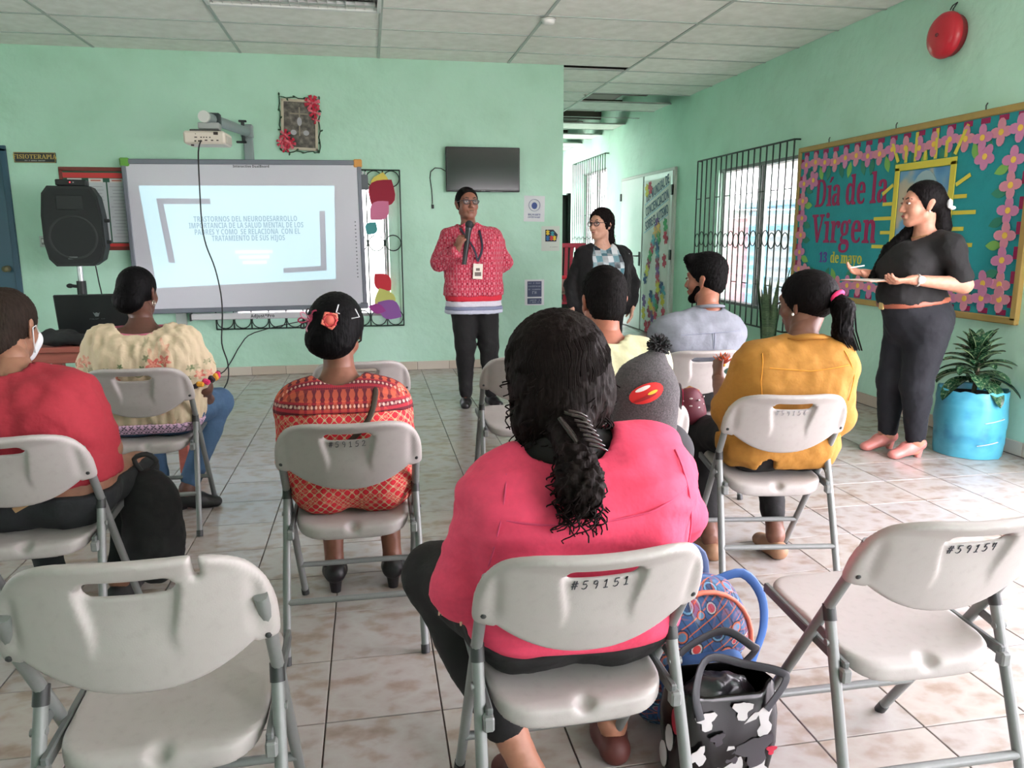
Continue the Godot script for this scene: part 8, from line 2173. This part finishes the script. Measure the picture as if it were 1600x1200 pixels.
func tote_bag() -> void:
	# open vinyl tote: black with plain white and red blots
	var b := thing("tote_bag", "glossy black vinyl tote bag with white and red blots on the floor", "bag", Vector3(0.985, 0, 1.02), 0.06)
	var vin := mat(rgb(9, 9, 10), 0.25)
	var prof := [[0.0, 0.120, 0.072], [0.02, 0.127, 0.080], [0.10, 0.133, 0.086], [0.17, 0.131, 0.083], [0.235, 0.124, 0.07], [0.245, 0.122, 0.067]]
	var n := 36
	var ring := func(y: float, a: float, c: float, ph: float) -> Array:
		var o := []
		for k in n:
			var t := TAU * k / n
			var q := Vector3(sign(cos(t)) * pow(absf(cos(t)), 0.45) * a, y + 0.012 * sin(t * 3.0 + ph) * (y / 0.3), sign(sin(t)) * pow(absf(sin(t)), 0.45) * c)
			q += Vector3(cos(t * 5.0 + y * 20.0), 0, sin(t * 7.0 + y * 26.0)) * 0.004
			o.append(q)
		return o
	var pts := PackedVector3Array()
	for q in prof: pts.append_array(ring.call(q[0], q[1], q[2], 0.6))
	for k in range(prof.size() - 1, -1, -1): pts.append_array(ring.call(prof[k][0] + 0.004, prof[k][1] - 0.005, prof[k][2] - 0.005, 0.6))
	var g := Geo.new()
	g.sheet(pts, prof.size() * 2, n, true, false)
	g.box(Vector3(0, 0.004, 0), Vector3(0.24, 0.006, 0.13))
	var body := part("body", g.mesh(), vin, b)
	# printed blots on the back and sides, plain shapes
	var white := mat(rgb(196, 192, 192), 0.3); var red := mat(rgb(188, 40, 66), 0.3); var grey := mat(rgb(74, 70, 76), 0.3)
	var r := RandomNumberGenerator.new(); r.seed = 21
	for q in [[-0.08, 0.25, 0.03, 0], [-0.01, 0.10, 0.045, 0], [-0.005, 0.115, 0.02, 2], [0.075, 0.22, 0.045, 0], [0.06, 0.13, 0.055, 2], [0.075, 0.045, 0.045, 0], [-0.075, 0.06, 0.035, 0], [0.11, 0.12, 0.016, 1], [0.02, 0.055, 0.014, 1], [-0.05, 0.19, 0.022, 2], [0.025, 0.265, 0.03, 0], [-0.105, 0.14, 0.03, 0], [0.055, 0.085, 0.012, 1], [-0.035, 0.02, 0.03, 0]]:
		var pl := PackedVector2Array()
		var ph := r.randf() * TAU
		for k in 18:
			var t := TAU * k / 18
			var rad: float = q[2] * (0.75 + 0.22 * sin(t * 3.0 + ph) + 0.12 * sin(t * 5.0 + ph * 2.0))
			pl.append(Vector2(cos(t), sin(t)) * rad)
		var y: float = q[1]
		y *= 0.78
		var zz := lerpf(0.0785, 0.0865, clampf(y / 0.1, 0.0, 1.0)) if y < 0.15 else lerpf(0.0845, 0.071, clampf((y - 0.15) / 0.09, 0.0, 1.0))
		part("blot", Geo.new().prism(pl, 0.0015 + 0.0006 * q[3]).mesh(), [white, red, grey][q[3]], body, Transform3D(Basis(Vector3.RIGHT, -0.14 if y > 0.15 else 0.05), Vector3(q[0] * 0.92, y, zz)))
	for k in 3:
		var pl := oval(0.02, 0.035, 12)
		part("blot", Geo.new().prism(pl, 0.002).mesh(), white if k < 2 else red, body, Transform3D(Basis(Vector3.UP, -PI / 2), Vector3(-0.1335, 0.05 + 0.065 * k, -0.02 + 0.03 * k)))
		part("blot", Geo.new().prism(pl, 0.002).mesh(), white if k != 1 else red, body, Transform3D(Basis(Vector3.UP, PI / 2), Vector3(0.1335, 0.05 + 0.065 * k, 0.02 - 0.03 * k)))
	var band := mat(rgb(52, 52, 58), 0.5)
	for s: float in [-1.0, 1.0]:
		var hs := [Vector3(-0.09, 0.20, s * 0.08), Vector3(-0.095, 0.265, s * 0.06), Vector3(-0.05, 0.315 + s * 0.012, s * 0.05 - 0.02), Vector3(0.05, 0.315 - s * 0.015, s * 0.055 - 0.02), Vector3(0.125, 0.285, s * 0.06), Vector3(0.14, 0.262, s * 0.07), Vector3(0.085, 0.20, s * 0.08)]
		part("handle", Geo.new().tube(smooth_path(hs, 5), 0.011, 8, true, false, 0.25, Vector3(0, 0, 1)).mesh(), band, b)
	part("zip_pull", Geo.new().box(Vector3(0.134, 0.20, 0.03), Vector3(0.006, 0.035, 0.014), Basis(), 0.002).mesh(), mat(rgb(170, 172, 176), 0.3, 0.7), b)
	# folded black fabric inside
	var s2 := Sdf.new(); s2.cell = 0.009; s2.wrinkle = 0.01; s2.wfreq = 18.0
	s2.ell(Vector3(-0.02, 0.205, 0.0), Vector3(0.085, 0.06, 0.045)).ell(Vector3(0.05, 0.185, 0.0), Vector3(0.05, 0.05, 0.04))
	solid("inner_pouch", [s2], mat(rgb(32, 30, 34), 0.3), b)

func school_backpack() -> void:
	var t := thing("school_backpack", "blue and orange printed school backpack standing behind the black tote", "backpack", Vector3(1.0, 0, 0.80), 0.1)
	t.scale = Vector3.ONE * 1.16
	var pr := cloth_image("badges", 128, func(u: float, v: float) -> Color:
		var base := rgb(56, 92, 140)
		for q in [[0.2, 0.25, 0.13, 0], [0.55, 0.2, 0.12, 1], [0.82, 0.45, 0.12, 2], [0.35, 0.6, 0.14, 1], [0.68, 0.75, 0.13, 0], [0.1, 0.82, 0.1, 2], [0.9, 0.9, 0.08, 1], [0.5, 0.42, 0.06, 2]]:
			var d := Vector2(u - q[0], v - q[1]).length()
			if d < q[2]:
				if d > q[2] * 0.82: return rgb(30, 36, 50)
				if d > q[2] * 0.6: return [rgb(112, 168, 200), rgb(226, 110, 60), rgb(206, 204, 196)][q[3]]
				return [rgb(38, 52, 80), rgb(96, 150, 190), rgb(214, 70, 66)][q[3]]
		if fposmod(u * 3.0 + v * 5.0, 1.0) < 0.12: return rgb(222, 110, 66)
		if fposmod(u * 5.0 - v * 3.0, 1.0) < 0.1: return rgb(40, 52, 74)
		return base)
	var s := Sdf.new(); s.cell = 0.008; s.wrinkle = 0.004; s.wfreq = 12.0
	s.cap(Vector3(-0.07, 0.09, 0), Vector3(0.07, 0.09, 0), 0.085, -1, 0.03).cap(Vector3(-0.065, 0.22, 0), Vector3(0.065, 0.22, 0), 0.082, -1, 0.03).cap(Vector3(-0.045, 0.28, 0), Vector3(0.045, 0.28, 0), 0.075, -1, 0.03)
	s.cut(Vector3.DOWN, Vector3(0, 0.003, 0))
	solid("main_compartment", [s], cloth_mat("badges", Color(1, 1, 1), pr, 7.0), t)
	var f := Sdf.new(); f.cell = 0.008
	f.cap(Vector3(-0.055, 0.08, 0.06), Vector3(0.055, 0.08, 0.06), 0.06, -1, 0.03).cap(Vector3(-0.05, 0.16, 0.06), Vector3(0.05, 0.16, 0.06), 0.055, -1, 0.03)
	f.cut(Vector3.DOWN, Vector3(0, 0.003, 0))
	solid("front_pocket", [f], cloth_mat("pack_blue", rgb(44, 84, 136)), t)
	var arch := func(z: float, w: float, h: float) -> Array:
		var o := []
		for k in 15:
			var a := PI * k / 14
			o.append(Vector3(cos(a) * w, 0.20 + sin(a) * h, z))
		return o
	part("piping", Geo.new().tube(arch.call(0.055, 0.135, 0.145), 0.006, 6).mesh(), mat(rgb(226, 120, 96), 0.6), t)
	part("piping", Geo.new().tube(arch.call(-0.05, 0.135, 0.145), 0.006, 6).mesh(), mat(rgb(226, 120, 96), 0.6), t)
	part("zip", Geo.new().tube(arch.call(0.0, 0.148, 0.158), 0.009, 6).mesh(), mat(rgb(40, 78, 128), 0.6), t)
	part("top_handle", Geo.new().tube(smooth_path([Vector3(-0.05, 0.345, -0.03), Vector3(-0.045, 0.385, -0.04), Vector3(0.0, 0.415, -0.045), Vector3(0.045, 0.39, -0.04), Vector3(0.05, 0.345, -0.03)], 3), 0.016, 8, true, false, 0.3, Vector3(0, 0, 1)).mesh(), mat(rgb(34, 60, 104), 0.6), t)
	part("tag", Geo.new().box(Vector3(0.012, 0.365, -0.02), Vector3(0.03, 0.025, 0.003), Basis(), 0.001).mesh(), mat(rgb(214, 212, 206), 0.7), t)
	part("shoulder_strap", Geo.new().tube(smooth_path([Vector3(0.07, 0.33, -0.02), Vector3(0.15, 0.34, -0.02), Vector3(0.20, 0.28, -0.01), Vector3(0.205, 0.20, 0.0), Vector3(0.175, 0.13, 0.01), Vector3(0.15, 0.07, 0.02)], 4), 0.012, 8, true, false, 0.35, Vector3(0, 0, 1)).mesh(), mat(rgb(46, 92, 156), 0.6), t)

func black_backpack() -> void:
	# on the floor between the man in grey and the woman in mustard
	var t := thing("sports_backpack", "black backpack with blue webbing beside the chair of the man in grey", "backpack", Vector3(1.58, 0.0, -0.72), 0.2)
	var s := Sdf.new(); s.cell = 0.010
	s.cap(Vector3(-0.08, 0.10, 0), Vector3(0.08, 0.10, 0), 0.095, -1, 0.03).cap(Vector3(-0.08, 0.36, 0), Vector3(0.08, 0.36, 0), 0.085, -1, 0.03)
	s.cut(Vector3.DOWN, Vector3(0, 0.003, 0)); s.wrinkle = 0.006
	solid("body", [s], cloth_mat("black", rgb(14, 13, 13)), t)
	var bl := mat(rgb(44, 116, 176), 0.6)
	part("webbing", Geo.new().tube(smooth_path([Vector3(-0.10, 0.44, 0.06), Vector3(-0.12, 0.36, 0.095), Vector3(-0.06, 0.30, 0.105), Vector3(0.08, 0.29, 0.105)], 3), 0.03, 8, true, false, 0.2, Vector3(0, 0, 1)).mesh(), bl, t)
	part("webbing", Geo.new().tube(smooth_path([Vector3(-0.02, 0.16, 0.102), Vector3(0.03, 0.22, 0.104), Vector3(0.1, 0.20, 0.1)], 3), 0.035, 8, true, false, 0.2, Vector3(0, 0, 1)).mesh(), bl, t)
	part("piping", Geo.new().tube([Vector3(-0.14, 0.43, 0.04), Vector3(0.0, 0.455, 0.05), Vector3(0.14, 0.43, 0.04)], 0.006, 6).mesh(), mat(rgb(150, 170, 60), 0.6), t)
	var rg := []
	for k in 14: rg.append(Vector3(-0.08 + cos(TAU * k / 14) * 0.018, 0.21 + sin(TAU * k / 14) * 0.018, 0.1))
	part("emblem", Geo.new().tube(rg, 0.003, 5, false, true).mesh(), mat(rgb(200, 204, 206), 0.5), t)
	text("emblem_lettering", "R", 0.02, mat(rgb(200, 204, 206), 0.5), t, Transform3D(Basis(), Vector3(-0.08, 0.21, 0.102)), false, true, 0.001)
	part("top_handle", Geo.new().tube([Vector3(-0.04, 0.44, -0.03), Vector3(0, 0.49, -0.03), Vector3(0.04, 0.44, -0.03)], 0.009, 6).mesh(), mat(rgb(26, 26, 28), 0.7), t)

func seat_bag() -> void:
	var t := thing("shoulder_bag", "round black shoulder bag hanging beside the woman in the red top", "bag", Vector3(-0.63, 0.0, -0.16), 0.3)
	var s := Sdf.new(); s.cell = 0.009
	s.ell(Vector3(0, 0.36, 0), Vector3(0.10, 0.17, 0.075)).ell(Vector3(0, 0.26, 0), Vector3(0.105, 0.16, 0.08))
	s.wrinkle = 0.005
	solid("body", [s], cloth_mat("bag_black", rgb(15, 18, 18)), t)
	part("strap", Geo.new().tube(smooth_path([Vector3(-0.02, 0.52, 0.0), Vector3(-0.04, 0.57, 0.0), Vector3(0.0, 0.585, 0.01), Vector3(0.03, 0.555, 0.01), Vector3(0.01, 0.53, 0.01)], 3), 0.009, 6).mesh(), mat(rgb(28, 32, 32), 0.7), t)

func long_leaf(l: float, w: float, bend: float, cupped: float, tip := 0.0) -> ArrayMesh:
	# blade along +y, bending towards +z, with thickness
	var g := Geo.new()
	var rows := 12
	for side in 2:
		var pts := PackedVector3Array()
		for r in rows:
			var u := r / float(rows - 1)
			var ww := w * pow(sin(PI * clampf(u * 0.93 + 0.07, 0.0, 1.0)), 0.7) * 0.5 if tip <= 0.0 else w * 0.5 * (1.0 - pow(u, tip)) * (0.75 + 0.25 * minf(u * 4.0, 1.0))
			var a := bend * u
			var c := Vector3(0, sin(a) / maxf(bend, 0.01) * l, (1.0 - cos(a)) / maxf(bend, 0.01) * l)
			var nrm := Vector3(0, -sin(a), cos(a))
			for k in 5:
				var x := (k / 2.0 - 1.0)
				pts.append(c + Vector3(x * ww, 0, 0) + nrm * (-cupped * absf(x) * ww + (0.0012 if side == 0 else -0.0012)))
		g.sheet(pts, rows, 5, false, side == 0)
	return g.mesh()

func snake_plant() -> void:
	var t := thing("snake_plant", "tall snake plant in a blue wrapped pot under the window", "plant", Vector3(3.70, 0, -3.72))
	wrapped_pot(t, 0.17, 0.36, rgb(84, 150, 196))
	var tex := noise_tex("snake", 0.02, [[0.0, rgb(36, 58, 40)], [0.4, rgb(58, 86, 56)], [0.55, rgb(96, 116, 80)], [0.7, rgb(52, 80, 52)], [1.0, rgb(40, 64, 44)]], 3)
	var lm := mottled("snake_leaf", Color(1, 1, 1), 0.4, tex, Vector3(0.8, 7, 0.8))
	var r := RandomNumberGenerator.new(); r.seed = 4
	for k in 13:
		var a := TAU * k / 13 + r.randf() * 0.4
		var l := r.randf_range(0.38, 0.72)
		if k == 2: l = 0.86
		part("leaf", long_leaf(l, r.randf_range(0.06, 0.085), r.randf_range(0.05, 0.3), 0.35, 2.2), lm, t, Transform3D(Basis(Vector3.UP, a) * Basis(Vector3(0, 0, 1), r.randf_range(-0.12, 0.12)), Vector3(sin(a) * 0.06, 0.32, cos(a) * 0.06)))

func wrapped_pot(t: Node3D, r: float, h: float, c: Color) -> void:
	# paper wrapping round a plastic pot: creases and a ragged rim
	var g := Geo.new()
	var n := 40
	var pts := PackedVector3Array()
	var f := FastNoiseLite.new(); f.seed = 3; f.frequency = 1.0
	var rows := 14
	for row in rows:
		var u := row / float(rows - 1)
		for k in n:
			var a := TAU * k / n
			var rr := r * (0.94 + 0.06 * sin(u * PI * 0.9)) + f.get_noise_3d(cos(a) * 2.2, u * 2.5, sin(a) * 2.2) * 0.014
			var y := h * u + (f.get_noise_2d(k * 0.6, 9.0) * 0.02 if row == rows - 1 else 0.0)
			pts.append(Vector3(cos(a) * rr, maxf(y, 0.002), sin(a) * rr))
	for row in 3:
		for k in n:
			var a := TAU * k / n
			pts.append(Vector3(cos(a), 0, sin(a)) * (r * (0.90 - 0.01 * row)) + Vector3(0, h * (0.98 - 0.06 * row), 0))
	g.sheet(pts, rows + 3, n, true, false)
	var pot := part("pot_wrapping", g.mesh(), mottled("wrap" + c.to_html(), c, 0.35, noise_tex("wrap", 0.008, [[0.0, Color(0.62, 0.74, 0.84)], [0.35, Color(0.86, 0.92, 0.95)], [0.6, Color(1, 1, 1)], [1.0, Color(0.9, 0.95, 0.97)]], 4), Vector3(1.4, 1.4, 1.4)), t)
	part("soil", Geo.new().lathe([Vector2(0.0, h * 0.9), Vector2(r * 0.88, h * 0.9), Vector2(r * 0.88, h * 0.86), Vector2(0.0, h * 0.86)], 24).mesh(), mat(rgb(58, 46, 40), 0.95), t)
	for q in [[0.62, 0.3], [0.28, 0.45]]:
		var tp := []
		for k in 7:
			var a = 1.0 + q[1] + k * 0.1
			tp.append(Vector3(cos(a), 0, sin(a)) * (r * 1.0 + 0.006) + Vector3(0, h * q[0] - 0.004 * k, 0))
		part("tape", Geo.new().tube(tp, 0.007, 6, true, false, 0.3, Vector3.UP).mesh(), mat(rgb(206, 206, 200), 0.4), pot)

func leafy_plant() -> void:
	var t := thing("variegated_plant", "bushy glossy green plant in a bright blue wrapped pot", "plant", Vector3(3.80, 0, -1.40))
	wrapped_pot(t, 0.20, 0.41, rgb(86, 176, 200))
	var tex := noise_tex("varieg", 0.03, [[0.0, rgb(24, 54, 38)], [0.5, rgb(36, 76, 52)], [0.68, rgb(62, 104, 70)], [0.76, rgb(196, 206, 160)], [0.82, rgb(48, 90, 60)], [1.0, rgb(30, 64, 44)]], 4)
	var lm := mottled("varieg_leaf", Color(1, 1, 1), 0.22, tex, Vector3(3, 3, 3))
	var rib := mat(rgb(150, 176, 130), 0.4)
	part("stem", Geo.new().tube([Vector3(0, 0.34, 0), Vector3(0.01, 0.5, 0.01), Vector3(0.0, 0.66, 0.0)], [0.014, 0.012, 0.008], 8).mesh(), mat(rgb(110, 100, 82), 0.7), t)
	var r := RandomNumberGenerator.new(); r.seed = 8
	for k in 38:
		var a := TAU * k * 0.382
		var tier := k / 38.0
		var l := lerpf(0.27, 0.13, tier) * r.randf_range(0.85, 1.1)
		var tilt := lerpf(1.5, 0.25, tier) + r.randf_range(-0.15, 0.15)
		var bs := Basis(Vector3.UP, a) * Basis(Vector3.RIGHT, tilt)
		var bend := lerpf(1.25, 0.5, tier)
		var lf := part("leaf", long_leaf(l, l * 0.42, bend, 0.25), lm, t, Transform3D(bs, Vector3(sin(a) * 0.02, 0.46 + tier * 0.22, cos(a) * 0.02)))
		var mp := []
		for q in 6:
			var u := q / 5.0 * 0.92
			var an := bend * u
			mp.append(Vector3(0, sin(an) / bend * l, (1.0 - cos(an)) / bend * l) + Vector3(0, -sin(an), cos(an)) * 0.001)
		part("midrib", Geo.new().tube(mp, [0.0025, 0.0024, 0.0022, 0.002, 0.0016, 0.001], 5).mesh(), rib, lf)
